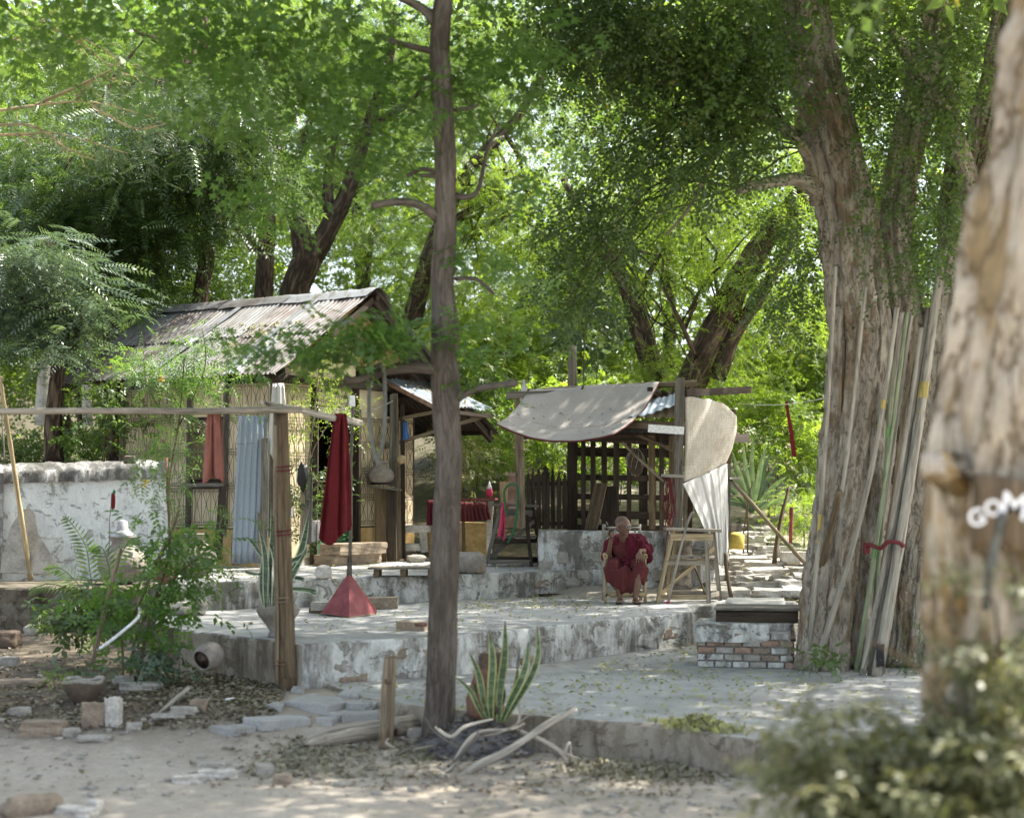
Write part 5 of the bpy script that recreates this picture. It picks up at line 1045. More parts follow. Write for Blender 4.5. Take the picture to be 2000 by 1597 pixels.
# wooden duckboard
Tk = Thing('duckboard', 'low slatted wooden board lying on the upper terrace', 'pallet', Zp(785, 1128, ZU))
bp = Zp(785, 1126, ZU); 
for k in range(5):
    c = bp+V((-.02+.01*k, -.10+.105*k, .115)); Tk.part('slat', MB().bar(c-V((.42, .01*k, 0)), c+V((.45, .01, .0)), .095, .022, jit=.003, n=4), ['wood_grey', 'wood_pale', 'wood_grey', 'drift', 'wood_grey'][k])
for x_ in (-.33, .02, .38): Tk.part('bearer', MB().bar(bp+V((x_, -.12, .05)), bp+V((x_, .38, .05)), .07, .10), 'wood_brown')
# --- plinth-like stand with clay water pot, ladle
Ts = Thing('water_stand', 'dark timber stand with a shelf, in front of the hut door', 'stand', P(752, 1092, 24.6)); Ys = 24.6
for (x0, w_, mt_) in ((744, 22, 'wood_brown'), (765, 18, 'wood_dark')):
    Ts.part('plank', MB().bar(P(x0, 1096, Ys-.03*(x0 > 750)), P(x0-1, 952, Ys-.03*(x0 > 750)), m_(w_, Ys), .10, jit=.004, n=4), mt_)
Ts.part('shelf', MB().bar(P(718, 949, Ys), P(783, 957, Ys), .34, .03, jit=.003), 'wood_grey')
Ts.part('back_post', MB().bar(P(780, 1092, Ys+.3), P(772, 768, Ys+.3), .085, .085, jit=.004, n=5), 'wood_tan'); Ts.part('back_post', MB().bar(P(766, 950, Ys+.25), P(768, 770, Ys+.25), .10, .05, jit=.004, n=5), 'wood_grey')
Ts.part('back_post', MB().bar(P(788, 1090, Ys+.35), P(786, 790, Ys+.35), .07, .05, jit=.004, n=5), 'wood_dark')
pot_prof = [(.07, 0), (.17, .015), (.205, .06), (.222, .12), (.205, .18), (.165, .225), (.125, .26), (.11, .29), (.115, .315), (.128, .33), (.115, .335), (.095, .31), (.06, .25)]
Tw = Thing('water_pot', 'round speckled clay water pot on the timber stand', 'pot', P(743, 946, Ys)); pc = P(743, 946, Ys)+V((0, 0, .02))
Tw.part('body', MB().lathe(pc, pot_prof, 32), 'clay_grey'); Tw.part('stand_ring', MB().lathe(pc-V((0, 0, .02)), [(.14, 0), (.16, .01), (.16, .035), (.12, .04)], 24), 'black'); Tw.part('lid', MB().lathe(pc+V((0, 0, .335)), [(.13, 0), (.135, .012), (.05, .02), (0.01, .022)], 24), 'metal')
Tl = Thing('ladle', 'ladle with a round pale cup laid across the clay pot', 'ladle', pc+V((.30, -.02, .36))); lc = P(784, 897, Ys-.05)
Tl.part('cup', MB().lathe(lc, [(.005, -.04), (.06, -.035), (.072, 0), (.06, .035), (.005, .04)], 20, tilt=Matrix.Rotation(PI/2, 3, 'X')), 'wood_pale'); Tl.part('handle', MB().tube([lc, P(722, 899, Ys-.05)], .007, 6), 'bleached')
hang_cloth('blue_rag', P(791, 826, 24.75), .05, .09, .26, 'blue', 'small blue rag hanging on the dark door post', 1, 0, .01, 1, .004)
one('washing_line', MB().tube([P(640, 800, 24.2)+(P(771, 781, 24.85)-P(640, 800, 24.2))*t_+V((0, 0, -.12*math.sin(PI*t_))) for t_ in np.linspace(0, 1, 16)], .009, 5), 'cloth_white', 'thin white line strung across the hut doorway', 'line')
# --- hose loop hanging on the stub branch of the slim tree
hp_ = [P(x, y, Y) for x, y, Y in ((742, 908, 13.1), (730, 880, 13.1), (721, 820, 13.1), (722, 755, 13.1), (731, 720, 13.06), (742, 714, 12.98), (750, 730, 13.0), (752, 800, 13.05), (748, 860, 13.08), (738, 900, 13.1), (741, 910, 13.1))]
one('hose_loop', MB().tube(spline(hp_, 6), .017, 8), 'rubber', 'grey rubber hose hung in a long loop from the stub branch', 'hose')
# --- low bench, altar table, red cloth
Yb = 25.2
Tb = Thing('stone_bench', 'low whitish bench with slanting legs by the hut wall', 'bench', P(810, 1078, Yb))
Tb.part('seat', MB().rock(P(808, 1032, Yb), (.58, .34, .13), 4, .85, 6, .12), 'stone_pale'); Tb.part('leg', MB().bar(P(830, 1078, Yb), P(826, 1038, Yb), .12, .10, jit=.01, n=3), 'stone_pale'); Tb.part('leg', MB().bar(P(782, 1076, Yb), P(786, 1038, Yb), .11, .10, jit=.01, n=3), 'stone_brown')
Tb.part('shelf', MB().rock(P(796, 1068, Yb-.1), (.42, .3, .12), 9, .85, 5, .12), 'stone_pale')
ot = block('ochre_plinth', 895, 1092, ZU, (.98, .5, .62), 'ochre', 'ochre painted plinth under the red altar cloth', 'plinth', .03, .95, .04, 31)
pl = Thing('altar_table', 'red wooden tabletop set with offerings beyond the slim trunk', 'table', P(895, 975, 25.6)); ya = 25.3
pl.part('tabletop', MB().bar(P(838, 978, ya+.1), P(970, 974, ya), .50, .035, jit=.003), 'red_paint'); pl.part('leg', MB().bar(P(862, 1040, ya), P(862, 980, ya), .05, .05), 'wood_brown'); pl.part('leg', MB().bar(P(955, 1080, ya), P(958, 978, ya), .09, .09, jit=.006, n=4), 'stone_pale')
pl.part('leg', MB().bar(P(905, 1090, ya), P(905, 980, ya+.1), .05, .05), 'wood_brown')
hang_cloth('altar_cloth', P(850, 980, ya-.27), .26, .27, .40, 'maroon', 'dark red cloth hanging over the left end of the altar table', 3, 0, 0, 4)
hang_cloth('altar_cloth', P(920, 984, ya-.28), .52, .56, .27, 'maroon_dusty', 'wide rumpled red cloth over the right half of the altar table', 7, 0, .04, 6)
Tf = Thing('flower_cone', 'small pink and white paper cone on the altar table', 'ornament', P(956, 968, ya)); fc = P(956, 970, ya)
Tf.part('cone', MB().lathe(fc, [(.035, 0), (.06, .05), (.05, .12), (.02, .19), (.004, .22)], 14), 'pink'); Tf.part('tip', MB().lathe(fc+V((0, 0, .13)), [(.046, 0), (.02, .07), (.004, .13)], 12), 'white_paint')
Tv = Thing('tin_vase', 'pale tall vase with red dry stalks behind the altar table', 'vase', P(1000, 1000, 25.9)); Tv.part('vase', MB().bar(P(985, 1030, 25.9), P(985, 940, 25.9), .15, .12, jit=.004, n=3), 'wood_pale'); Tv.part('block', MB().bar(P(1001, 1030, 25.7), P(1001, 922, 25.7), .14, .12, jit=.004, n=3), 'brick')
one('green_hose', MB().tube(spline([P(990, 1010, 22.6), P(985, 960, 22.6), P(1000, 945, 22.55), P(1012, 960, 22.5), P(1005, 1030, 22.6), P(992, 1060, 22.7)], 6), .016, 7), 'green_paint', 'green hose draped behind the dark trestle stool', 'hose')
hang_cloth('pink_cloth', P(985, 985, 22.9), .07, .10, .5, 'pink', 'narrow crimson cloth hanging behind the dark trestle stool', 1, 0, -.05, 3)
# --- clay pot with broken base on the upper terrace
Tq = Thing('squat_pot', 'squat grey pot with a dark foot right of the slim trunk', 'pot', Zp(915, 1120, ZU)); pb = Zp(915, 1119, ZU)+V((0, 0, 0))
Tq.part('body', MB().lathe(pb, [(.12, 0), (.20, .03), (.235, .10), (.25, .17), (.235, .23), (.19, .275), (.15, .29), (.14, .27), (.1, .25)], 32), 'clay_grey'); Tq.part('base_stone', MB().rock(pb+V((.17, -.1, .07)), (.16, .14, .13), 4, .5, 5, .3), 'stone_brown')
def potplant(mb, c, n, h, spread, w_, seed, droop=.3):
    r = random.Random(seed)
    for i in range(n):
        a = r.uniform(0, 2*PI); L = h*r.uniform(.7, 1.1); sp_ = spread*r.uniform(.2, 1); pts = []
        for k in range(9):
            t_ = k/8; pts.append(c+V((math.cos(a)*sp_*t_**1.3, math.sin(a)*sp_*t_**1.3, L*(t_-droop*sp_/spread*t_**3))))
        side = V((-math.sin(a), math.cos(a), 0)); ww = w_*r.uniform(.7, 1.1)
        for k in range(8):
            def wd(t_): return ww*(.55+.45*math.sin(min(1, t_*1.6)*PI/2))*(1-t_**3.5)/2+.001
            a0, a1 = wd(k/8), wd((k+1)/8); up = V((0, 0, ww*.12)); q = [pts[k]-side*a0+up, pts[k], pts[k]+side*a0+up, pts[k+1]+side*a1+up, pts[k+1], pts[k+1]-side*a1+up]
            mb.add(q, q, [(0, 1, 4, 5), (1, 2, 3, 4)], True)
    return mb
def strap_leaf(p0, p1, w_, bend, side=None, fold=.2):
    """one long leaf: dark green blade with pale margins as its own strips"""
    p0, p1 = V(p0), V(p1); mb, me_ = MB(), MB(); d = p1-p0; s_ = side or d.cross(V((0, 1, 0))).normalized(); n = 12; P_ = []
    for k in range(n+1):
        t_ = k/n; P_.append((p0.lerp(p1, t_)+V(bend)*math.sin(PI*t_)*1.0+s_*.01*math.sin(t_*7), w_/2*(.45+.55*math.sin(min(1, t_*1.5)*PI/2))*(1-t_**4)+.0015))
    for k in range(n):
        (a, wa_), (b_, wb_) = P_[k], P_[k+1]; bk = V((0, -w_*fold, 0)); i_ = .72
        q = [a-s_*wa_*i_+bk*.6, a+V((0, 0, 0)), a+s_*wa_*i_+bk*.6, b_+s_*wb_*i_+bk*.6, b_, b_-s_*wb_*i_+bk*.6]; mb.add(q, q, [(0, 1, 4, 5), (1, 2, 3, 4)], True)
        for sg in (-1, 1):
            q = [a+s_*sg*wa_*i_+bk*.6, a+s_*sg*wa_+bk, b_+s_*sg*wb_+bk, b_+s_*sg*wb_*i_+bk*.6]; me_.add(q, q, [(0, 1, 2, 3)], True)
    return mb, me_
t = NT('leaf_snake', .4, .5); bnd = t.noise((3, 3, 40), 3, .6); t.color(t.ramp(bnd, [(.38, (.022, .05, .022)), (.5, (.045, .09, .035)), (.64, (.11, .16, .08))])); M['leaf_snake'] = t.m
R('leaf_edge', (.40, .40, .16), var=.15, bump=.05, rough=.5); R('leaf_pale', (.55, .58, .45), var=.15, bump=.05, rough=.5)
def leafed(T, leaves, Y, blade='leaf_snake', edge='leaf_edge', wpx=16):
    for l in leaves:
        (x0, y0), (x1, y1), bend, wp = l; dy = random.uniform(-.08, .08)
        a, e = strap_leaf(P(x0, y0, Y+dy*.4), P(x1, y1, Y+dy), m_(wp, Y), (m_(bend, Y), dy, 0)); o = T.part('leaf', a, blade); T.part('margin', e, edge, parent=o)
Tn = Thing('snake_plant', 'upright snake plant with yellow-edged leaves beside the ash heap', 'plant', Zp(960, 1405, .2)); Yn = 12.75
leafed(Tn, [((960, 1405), (957, 1228), 2, 17), ((975, 1408), (988, 1210), 0, 17), ((955, 1402), (918, 1272), 2, 14), ((980, 1408), (1034, 1250), 8, 16), ((985, 1408), (1050, 1218), 22, 14), ((945, 1400), (888, 1318), 8, 10), ((990, 1404), (1012, 1302), 2, 16), ((962, 1404), (968, 1300), -2, 15), ((950, 1402), (926, 1330), -6, 12), ((972, 1408), (980, 1330), 4, 13)], Yn)
Tn.part('stub', MB().tube([Zp(965, 1415, .18), P(965, 1385, Yn)], .04, 8), 'soil')
Tj = Thing('tall_jar', 'broken reddish-brown clay jar half hidden behind the snake plant', 'jar', Zp(945, 1400, .25)); jc = P(948, 1402, 12.95)
Tj.part('jar', MB().lathe(jc, [(.11, 0), (.155, .05), (.165, .16), (.13, .27), (.10, .34), (.09, .42), (.085, .42), (.09, .34), (.12, .27)], 24), 'terracotta'); Tj.part('shard', MB().rock(jc+V((.04, -.03, .42)), (.17, .05, .24), 3, .8, 5, .3), 'clay_dark')
Tg = Thing('striped_agave', 'pale striped spiky plant growing from a wide clay bowl by the brown post', 'plant', Zp(543, 1215, ZM)); Ya = 15.55
leafed(Tg, [((545, 1190), (605, 1000), 4, 16), ((560, 1180), (600, 1075), -10, 13), ((524, 1195), (518, 1070), -6, 24), ((520, 1190), (506, 1025), 6, 13), ((530, 1180), (532, 980), -4, 10), ((548, 1150), (606, 1160), 34, 12), ((545, 1110), (600, 1065), 14, 12), ((530, 1100), (480, 1045), -6, 8), ((525, 1120), (484, 1115), -22, 7), ((535, 1180), (528, 1060), 10, 18), ((550, 1130), (590, 1130), 20, 10)], Ya, 'leaf_snake', 'leaf_pale')
Tg.part('tag', MB().box(P(567, 1000, Ya-.1), (.05, .004, .085), .1), 'white_paint', 'white plant tag')
Tz = Thing('clay_bowl', 'wide pale clay bowl planter at the terrace corner behind the brown post', 'pot', Zp(543, 1245, ZM)); bc_ = Zp(543, 1243, ZM)
Tz.part('bowl', MB().lathe(bc_, [(.10, 0), (.105, .02), (.085, .06), (.13, .13), (.20, .22), (.222, .27), (.20, .31), (.165, .335), (.155, .32), (.19, .27)], 32), 'clay_grey'); Tz.part('earth', MB().lathe(bc_+V((0, 0, .29)), [(.175, 0), (.1, .02), (.01, .03)], 20), 'soil')
# --- stump post, logs, ash heap with dead branches
Tm = Thing('stump_post', 'short round wooden post standing left of the slim trunk', 'post', Zp(752, 1455, .05)); Ym = 13.0
Tm.part('post', MB().tube(wiggle(P(753, 1458, Ym), P(762, 1284, Ym), 8, .01), lerp_list([.062, .058, .06, .052], 9), 14, nz=.1), 'wood_tan'); Tm.part('cut_top', MB().lathe(P(762, 1283, Ym), [(.05, 0), (.045, .006), (.01, .008)], 16), 'wood_brown')
Tm.part('knot', MB().rock(P(757, 1330, Ym-.055), (.05, .03, .05), 2, .2, 4, .2), 'wood_brown')
one('fallen_log', MB().tube(wiggle(hit(588, 1462)+V((0, 0, .035)), hit(748, 1440)+V((0, 0, .07)), 12, .03), lerp_list([.035, .075, .08, .085], 13), 12, nz=.25), 'drift', 'grey log lying on the earth left of the stump post', 'log')
one('fallen_log', MB().tube(wiggle(hit(756, 1438)+V((0, 0, .07)), hit(846, 1420)+V((0, 0, .06)), 8, .03), lerp_list([.085, .08, .07], 9), 12, nz=.2), 'drift', 'grey log between the stump post and the slim trunk', 'log')
def heap():
    c = Zp(930, 1480, 0); c.z = 0; mb = MB(); N, K_ = 16, 40; vs = [(c.x, c.y+.35, gz(c.x, c.y)+.33)]
    for i in range(1, N+1):
        for j in range(K_):
            a = 2*PI*j/K_; r = i/N; x = c.x+math.cos(a)*r*.66*(1+.12*math.sin(a*3)); y = c.y+.35+math.sin(a)*r*.55; h = .28*(math.cos(r*PI)*.5+.5)
            z = gz(x, y)-.03*r+h+.035*mnoise.noise(V((x*6, y*6, 1)))+.02*mnoise.noise(V((x*17, y*17, 1))); vs.append((x, y, z))
    fs = [(0, 1+j, 1+(j+1) % K_) for j in range(K_)]+[(1+(i-1)*K_+j, 1+i*K_+j, 1+i*K_+(j+1) % K_, 1+(i-1)*K_+(j+1) % K_) for i in range(1, N) for j in range(K_)]
    mb.add(vs, vs, fs, True)
    for k in range(260):
        v = random.choice(vs[40:]); s_ = random.choice((.012, .02, .035, .05)); mb.rock((v[0]+random.uniform(-.03, .03), v[1]+random.uniform(-.03, .03), v[2]+s_*.2), (s_*1.6, s_, s_*.7), k, .5, 1, .3, Matrix.Rotation(k, 3, 'Z'))
    pos = np.array([random.choice(vs[60:]) for _ in range(420)])+RNG.normal(0, .02, (420, 3))*np.array([1, 1, .3])+np.array([0, 0, .02]); o2 = link('leaf_litter', leaves_mesh('leaf_litter', np.array([diamond(1, .55, .2, (-.5, 0, 0))]), pos, RNG.uniform(-PI, PI, 420), RNG.normal(0, .4, 420), RNG.normal(0, .4, 420), .05*RNG.uniform(.5, 1.4, 420), 'litter_brown')); o2['kind'] = 'stuff'
    o = link('ash_heap', mb.mesh('ash_heap', c, 'ash'), None, c); o['kind'] = 'stuff'; return o
heap()
def stick(name, pix, rad, mat, label, cat='branch', sides=8, group=None):
    pts = spline([P(*p) for p in pix], 5); return one(name, MB().tube(pts, lerp_list(rad, len(pts)), sides, nz=.22), mat, label, cat, pts[0], group)
stick('dead_branch', [(878, 1534, 11.95), (930, 1496, 12.0), (980, 1472, 12.1), (1030, 1440, 12.25), (1075, 1410, 12.4), (1125, 1384, 12.6)], [.018, .034, .030, .025, .031, .020], 'bleached', 'thick split dead branch lying across the ash heap')
Tt = Thing('dead_twigs', 'tangle of bleached twigs heaped on the ash', 'twigs', P(930, 1440, 12.3))
for pix, r0 in (([(850, 1420, 12.3), (880, 1438, 12.2), (905, 1420, 12.2), (935, 1410, 12.3), (962, 1404, 12.4)], .014), ([(845, 1530, 12.0), (880, 1500, 12.1), (910, 1452, 12.1), (940, 1428, 12.2), (1000, 1424, 12.35), (1025, 1412, 12.4)], .017), ([(875, 1498, 12.0), (930, 1440, 12.05), (932, 1428, 12.1)], .012), ([(1010, 1425, 12.3), (1060, 1445, 12.3), (1095, 1468, 12.3), (1110, 1490, 12.3)], .016), ([(1085, 1462, 12.3), (1130, 1482, 12.35)], .010), ([(925, 1440, 12.2), (990, 1425, 12.2), (1050, 1382, 12.3)], .007), ([(829, 1398, 13.0), (850, 1430, 12.8), (900, 1462, 12.4)], .007), ([(870, 1540, 12.0), (905, 1515, 12.1), (885, 1488, 12.1)], .009), ([(800, 1465, 12.6), (850, 1455, 12.6)], .014), ([(1100, 1480, 12.3), (1112, 1450, 12.3), (1118, 1490, 12.4), (1160, 1485, 12.5)], .012), ([(768, 1480, 12.7), (790, 1465, 12.75), (830, 1452, 12.9)], .014), ([(770, 1460, 12.5), (755, 1450, 12.6), (760, 1440, 12.6)], .012), ([(1000, 1340, 12.9), (1010, 1360, 12.8), (1015, 1400, 12.6), (1005, 1420, 12.5)], .012)):
    pts = spline([P(*p) for p in pix], 4); Tt.part('twig', MB().tube(pts, lerp_list([r0, r0*1.1, r0*.5], len(pts)), 6, nz=.2), random.choice(['bleached', 'drift', 'wood_grey']))
# --- stones lying about on the earth, left
def gp(px, py, dz=0):
    p = hit(px, py)
    return p+V((0, 0, dz))
def gstone(px, py, size, mat, label, rz=0, boxy=.75, seed=1, tilt=0, amp=.2, cat='stone', tilty=0, dz=0):
    p = gp(px, py); mt_ = Matrix.Rotation(rz, 3, 'Z')@Matrix.Rotation(tilt, 3, 'X')@Matrix.Rotation(tilty, 3, 'Y'); hh = size[2]/2*(abs(math.cos(tilt)))+size[1]/2*abs(math.sin(tilt))
    return one('loose_stone', MB().rock(p+V((0, 0, hh*.72+dz)), size, seed, boxy, 6, amp, mt_), mat, label, cat, p)
for k, a in enumerate([(183, 1418, (.20, .08, .24), 'stone_brown', 'upright brownish stone, left one of the upright pair', .1, .8), (222, 1415, (.13, .09, .28), 'stone_pale', 'tilted pale slab stone, right one of the upright pair', -.3, .85), (262, 1424, (.13, .09, .07), 'stone', 'small grey stone right of the upright pair', .1, .8), (85, 1432, (.38, .18, .13), 'stone_brown', 'long low brown stone left of the upright pair', .02, .8),
    (140, 1436, (.16, .12, .08), 'stone', 'small stone right of the long brown stone', .3, .6), (38, 1395, (.2, .1, .08), 'stone', 'narrow stone lying slanted near the left edge', .6, .7), (275, 1348, (.38, .2, .09), 'stone', 'smooth grey slab stone behind the slanting stick', .02, .9), (185, 1445, (.3, .16, .05), 'stone', 'thin grey stone at the foot of the upright pair', .1, .7),
    (360, 1395, (.25, .14, .09), 'stone', 'rounded stone beyond the slanting stick tip', .2, .6), (388, 1388, (.14, .12, .12), 'stone_brown', 'brown cube-like stone right of the rounded stone', 0, .85), (330, 1402, (.3, .12, .05), 'stone', 'flat stone next to the rounded stone', .1, .8),
    (12, 1262, (.34, .3, .22), 'clay_dark', 'large dark rock at the left edge below the white wall', 0, .7), (62, 1240, (.2, .16, .16), 'stone', 'round grey stone under the retaining bank', 0, .2), (18, 1300, (.22, .18, .12), 'stone', 'grey stone under the large dark rock', .3, .7), (370, 1527, (.25, .12, .06), 'stone_pale', 'left piece of the broken pale flagstone in the foreground', .35, .85),
    (425, 1518, (.27, .14, .07), 'stone_pale', 'right piece of the broken pale flagstone in the foreground', .05, .85), (415, 1495, (.22, .14, .04), 'stone', 'flat grey stone behind the broken flagstone', 0, .8), (516, 1513, (.12, .1, .10), 'stone', 'blocky grey stone left of the bark crumbs', .3, .85), (552, 1528, (.14, .12, .08), 'stone_brown', 'brown stone right of the blocky grey stone', .1, .5),
    (450, 1368, (.1, .04, .03), 'white_paint', 'small white shard on the leaf litter', .5, .6), (40, 1338, (.5, .2, .07), 'stone_brown', 'long brown slab half buried left of the clay bowl', .02, .8), (330, 1290, (.5, .3, .08), 'stone_pale', 'flat slab in front of the terrace corner, under the shrub', .05, .85), (240, 1335, (.2, .15, .1), 'stone', 'stone beside the shrub stem', .2, .6),
    (345, 1268, (.35, .2, .07), 'stone_pale', 'pale slab stone touching the dark terrace face', .1, .85), (820, 1440, (.24, .14, .1), 'stone', 'stone wedged behind the slim trunk', .1, .6), (905, 1306, (.42, .2, .11), 'stone', 'grey stone at the foot of the step, right of the slim trunk', .05, .7), (880, 1385, (.25, .12, .08), 'stone_brown', 'brown stone between the slim trunk and the clay jar', .1, .8)]):
    gstone(a[0], a[1], a[2], a[3], a[4], a[5], a[6], k+40)
gstone(60, 1590, (.36, .16, .16), 'stone_brown', 'blurred splintered lump at the bottom left corner', .6, .4, 90, amp=.4); gstone(150, 1590, (.3, .12, .06), 'stone_pale', 'blurred pale slab at the bottom edge', -.5, .85, 91); gstone(185, 1580, (.1, .08, .08), 'stone_pale', 'blurred small white stone at the bottom edge', -.5, .7, 92)
# slanting sticks on the left
stick('slanting_stick', [(285, 1416, 13.6), (325, 1380, 13.9), (368, 1343, 14.4)], [.018, .02, .02], 'bleached', 'pale stick lying slanted over the litter', 'stick')
stick('slanting_stick', [(178, 1308, 15.2), (203, 1200, 15.3), (226, 1110, 15.4), (236, 1072, 15.5)], [.022, .024, .02, .018], 'wood_tan', 'tall mossy stick standing up through the shrub', 'stick')
stick('slanting_stick', [(190, 1270, 15.0), (230, 1240, 15.05), (270, 1205, 15.1), (272, 1185, 15.1)], [.014, .016, .015, .012], 'white_paint', 'white pipe slanting up into the shrub', 'pipe')
stick('slanting_stick', [(262, 1200, 15.6), (300, 1110, 15.6), (330, 1050, 15.6), (350, 995, 15.6)], [.02, .02, .018, .015], 'wood_tan', 'brown stick slanting to the right inside the shrub', 'stick')
one('bamboo_pole', MB().tube([P(0, 735, 20.6).lerp(P(60, 1132, 21.1), i/24) for i in range(25)], [.033*(1.16 if i % 4 == 0 else 1)*(.8+.3*i/24) for i in range(25)], 10), 'bamboo_gold', 'golden bamboo pole leaning on the white wall', 'pole', P(60, 1132, 21.1))
one('thin_stake', MB().tube(wiggle(P(8, 905, 21.2), P(4, 790, 21.2), 5, .02), .012, 6), 'wood_grey', 'thin grey stake at the far left above the wall', 'stake')
mb = MB(); sl_ = [(0, 1118), (4, 1090), (20, 1030), (42, 995), (58, 992), (68, 1002), (74, 1040), (116, 1110), (100, 1120)]
fr = [P(x, y, 21.05+.12*(1118-y)/120) for x, y in sl_]; bk = [p+V((-.01, .02, -.01)) for p in fr]; n_ = len(fr)
mb.add(fr+bk, fr+bk, [tuple(range(n_))[::-1], tuple(range(n_, 2*n_))]+[(i, (i+1) % n_, n_+(i+1) % n_, n_+i) for i in range(n_)])
one('broken_slab', mb, 'stone', 'broken grey concrete slab leaning on the white wall behind the bamboo', 'slab')
# big jars behind the shrub, pots on the soil
def jar(px, py, z, s_, mat, label, prof=None, lid=None, Yoff=0):
    p = Zp(px, py, z); Tj_ = Thing('storage_jar', label, 'jar', p); pr_ = prof or [(.12, 0), (.22, .06), (.30, .18), (.31, .30), (.26, .40), (.17, .47), (.13, .52), (.15, .57), (.19, .60), (.17, .605), (.12, .55)]
    Tj_.part('body', MB().lathe(p, [(r*s_, z_*s_) for r, z_ in pr_], 32), mat)
    if lid: Tj_.part('lid', MB().lathe(p+V((0, 0, pr_[-3][1]*s_)), [(.17*s_, 0), (.16*s_, .03*s_), (.09*s_, .08*s_), (.075*s_, .10*s_), (.06*s_, .2*s_), (.02*s_, .22*s_)], 24), lid)
    return Tj_
jar(238, 1140, .93, 1.05, 'clay_grey', 'big grey storage jar with a bright lid, behind the shrub', lid='metal'); jar(378, 1128, ZU, .95, 'clay_grey', 'big grey storage jar without lid, nearer the hut')
jar(322, 1140, ZU, .5, 'terracotta', 'small brown jar between the two big grey jars')
Tc = Thing('earthen_bowl', 'grey mud-crusted bowl filled with earth, on the ground at the left', 'bowl', gp(163, 1372)); q_ = gp(163, 1372)
Tc.part('bowl', MB().lathe(q_, [(.09, 0), (.12, .03), (.16, .09), (.19, .15), (.185, .20), (.16, .225), (.15, .21), (.16, .17)], 28), 'clay_dark'); Tc.part('earth', MB().lathe(q_+V((0, 0, .185)), [(.165, 0), (.09, .025), (.01, .03)], 20), 'stone'); Tc.part('rim', MB().tube([q_+V((.17*math.cos(a), .17*math.sin(a), .205+.012*math.sin(a*3))) for a in np.linspace(0, 6.28, 24)], .022, 7, nz=.3), 'stone')
Tr = Thing('tipped_pot', 'round clay pot tipped on its side with a dark open mouth', 'pot', gp(400, 1318)); q_ = P(405, 1282, 15.0); tm = Matrix.Rotation(-.5, 3, 'Z')@Matrix.Rotation(PI/2+.3, 3, 'X')@Matrix.Rotation(0, 3, 'Y')
Tr.part('body', MB().lathe(q_, [(.05, -.14), (.10, -.13), (.135, -.07), (.14, 0), (.125, .06), (.10, .10), (.09, .09), (.11, .04), (.11, -.04), (.05, -.11)], 24, tilt=tm), 'clay_grey'); Tr.part('mouth_shade', MB().lathe(q_, [(.095, .07), (.09, .068), (.01, .066)], 20, tilt=tm), 'clay_dark'); Tr.part('prop', MB().tube([gp(424, 1340), q_+V((.09, 0, -.02))], .014, 6), 'wood_tan')  # dark disc across the mouth stands in for the shaded hollow
# --- red seed pod on a wire stick
Te = Thing('red_pennant', 'thin wire stick topped by a small red and green pennant before the white wall', 'pennant', P(211, 1080, 17)); Te.part('wire', MB().tube(wiggle(P(211, 1085, 17), P(218, 975, 17), 6, .03), .005, 5), 'wood_grey'); Te.part('pennant', MB().rock(P(221, 978, 17), (.05, .03, .19), 3, .2, 5, .1), 'red_cloth'); Te.part('tip', MB().rock(P(223, 961, 17), (.03, .02, .06), 3, .2, 4, .1), 'green_paint')
# --- things against the hut's long wall
mb = corr_sheet(P(466, 812, 22.0), P(522, 812, 22.2), P(452, 1100, 21.75), P(512, 1100, 21.95), 5, .014, 10, .01, 3); o = one('metal_sheet', mb, 'tin_blue', 'tall bluish corrugated sheet leaning on the hut wall', 'sheet', P(452, 1100, 21.75)); o.modifiers.new('thick', 'SOLIDIFY').thickness = .004
one('metal_sheet_wires', MB().tube([P(462, 866, 21.9), P(490, 866, 21.92), P(514, 858, 22)], .004, 4), 'iron', 'thin wire tied round the bluish sheet', 'wire')
for (x0, y0, x1, y1, w_, m__, lab) in ((516, 1096, 517, 856, .09, 'wood_grey', 'grey board standing right of the bluish sheet'), (509, 1094, 506, 945, .06, 'wood_tan', 'short narrow lath in front of the bluish sheet'), (460, 1102, 460, 1046, .12, 'wood_brown', 'short brown board at the foot of the bluish sheet'), (424, 1092, 436, 950, .11, 'wood_dark', 'dark leaning post under the salmon garment'), (602, 1062, 604, 925, .10, 'wood_grey', 'grey split board behind the creeper'), (590, 1062, 594, 940, .07, 'wood_tan', 'tan stake behind the creeper')):
    one('leaning_board', MB().bar(P(x0, y0, 21.85), P(x1, y1, 22.1), w_, .03, jit=.004, n=5), m__, lab, 'board', P(x0, y0, 21.85))
one('red_pipe', MB().tube([P(329, 985, 20.8), P(327, 930, 20.9), P(325, 895, 21)], .02, 8), 'red_paint', 'short red pipe end standing before the window', 'pipe')
wcl = hang_cloth('white_rag', P(543, 752, 22.2), .16, .30, 1.05, 'cloth_white', 'white torn sheet hung at the hut corner above the pole', 1.4, .3, 0, 5)
hang_cloth('grey_rag', P(617, 1020, 21.6), .10, .12, .26, 'cloth_grey', 'grey rag hanging low at the creeper', 2, 0, 0, 7)
one('dark_bag', MB().rock(P(590, 930, 21.9), (.14, .12, .36), 5, .3, 6, .4), 'black', 'black cloth bundle caught in the creeper', 'bundle')
block('coping_stone', 253, 905, 2.55, (.16, .12, .11), 'clay_dark', 'dark stone lying on the white wall coping', 'stone', 0, .5, .2, 55)

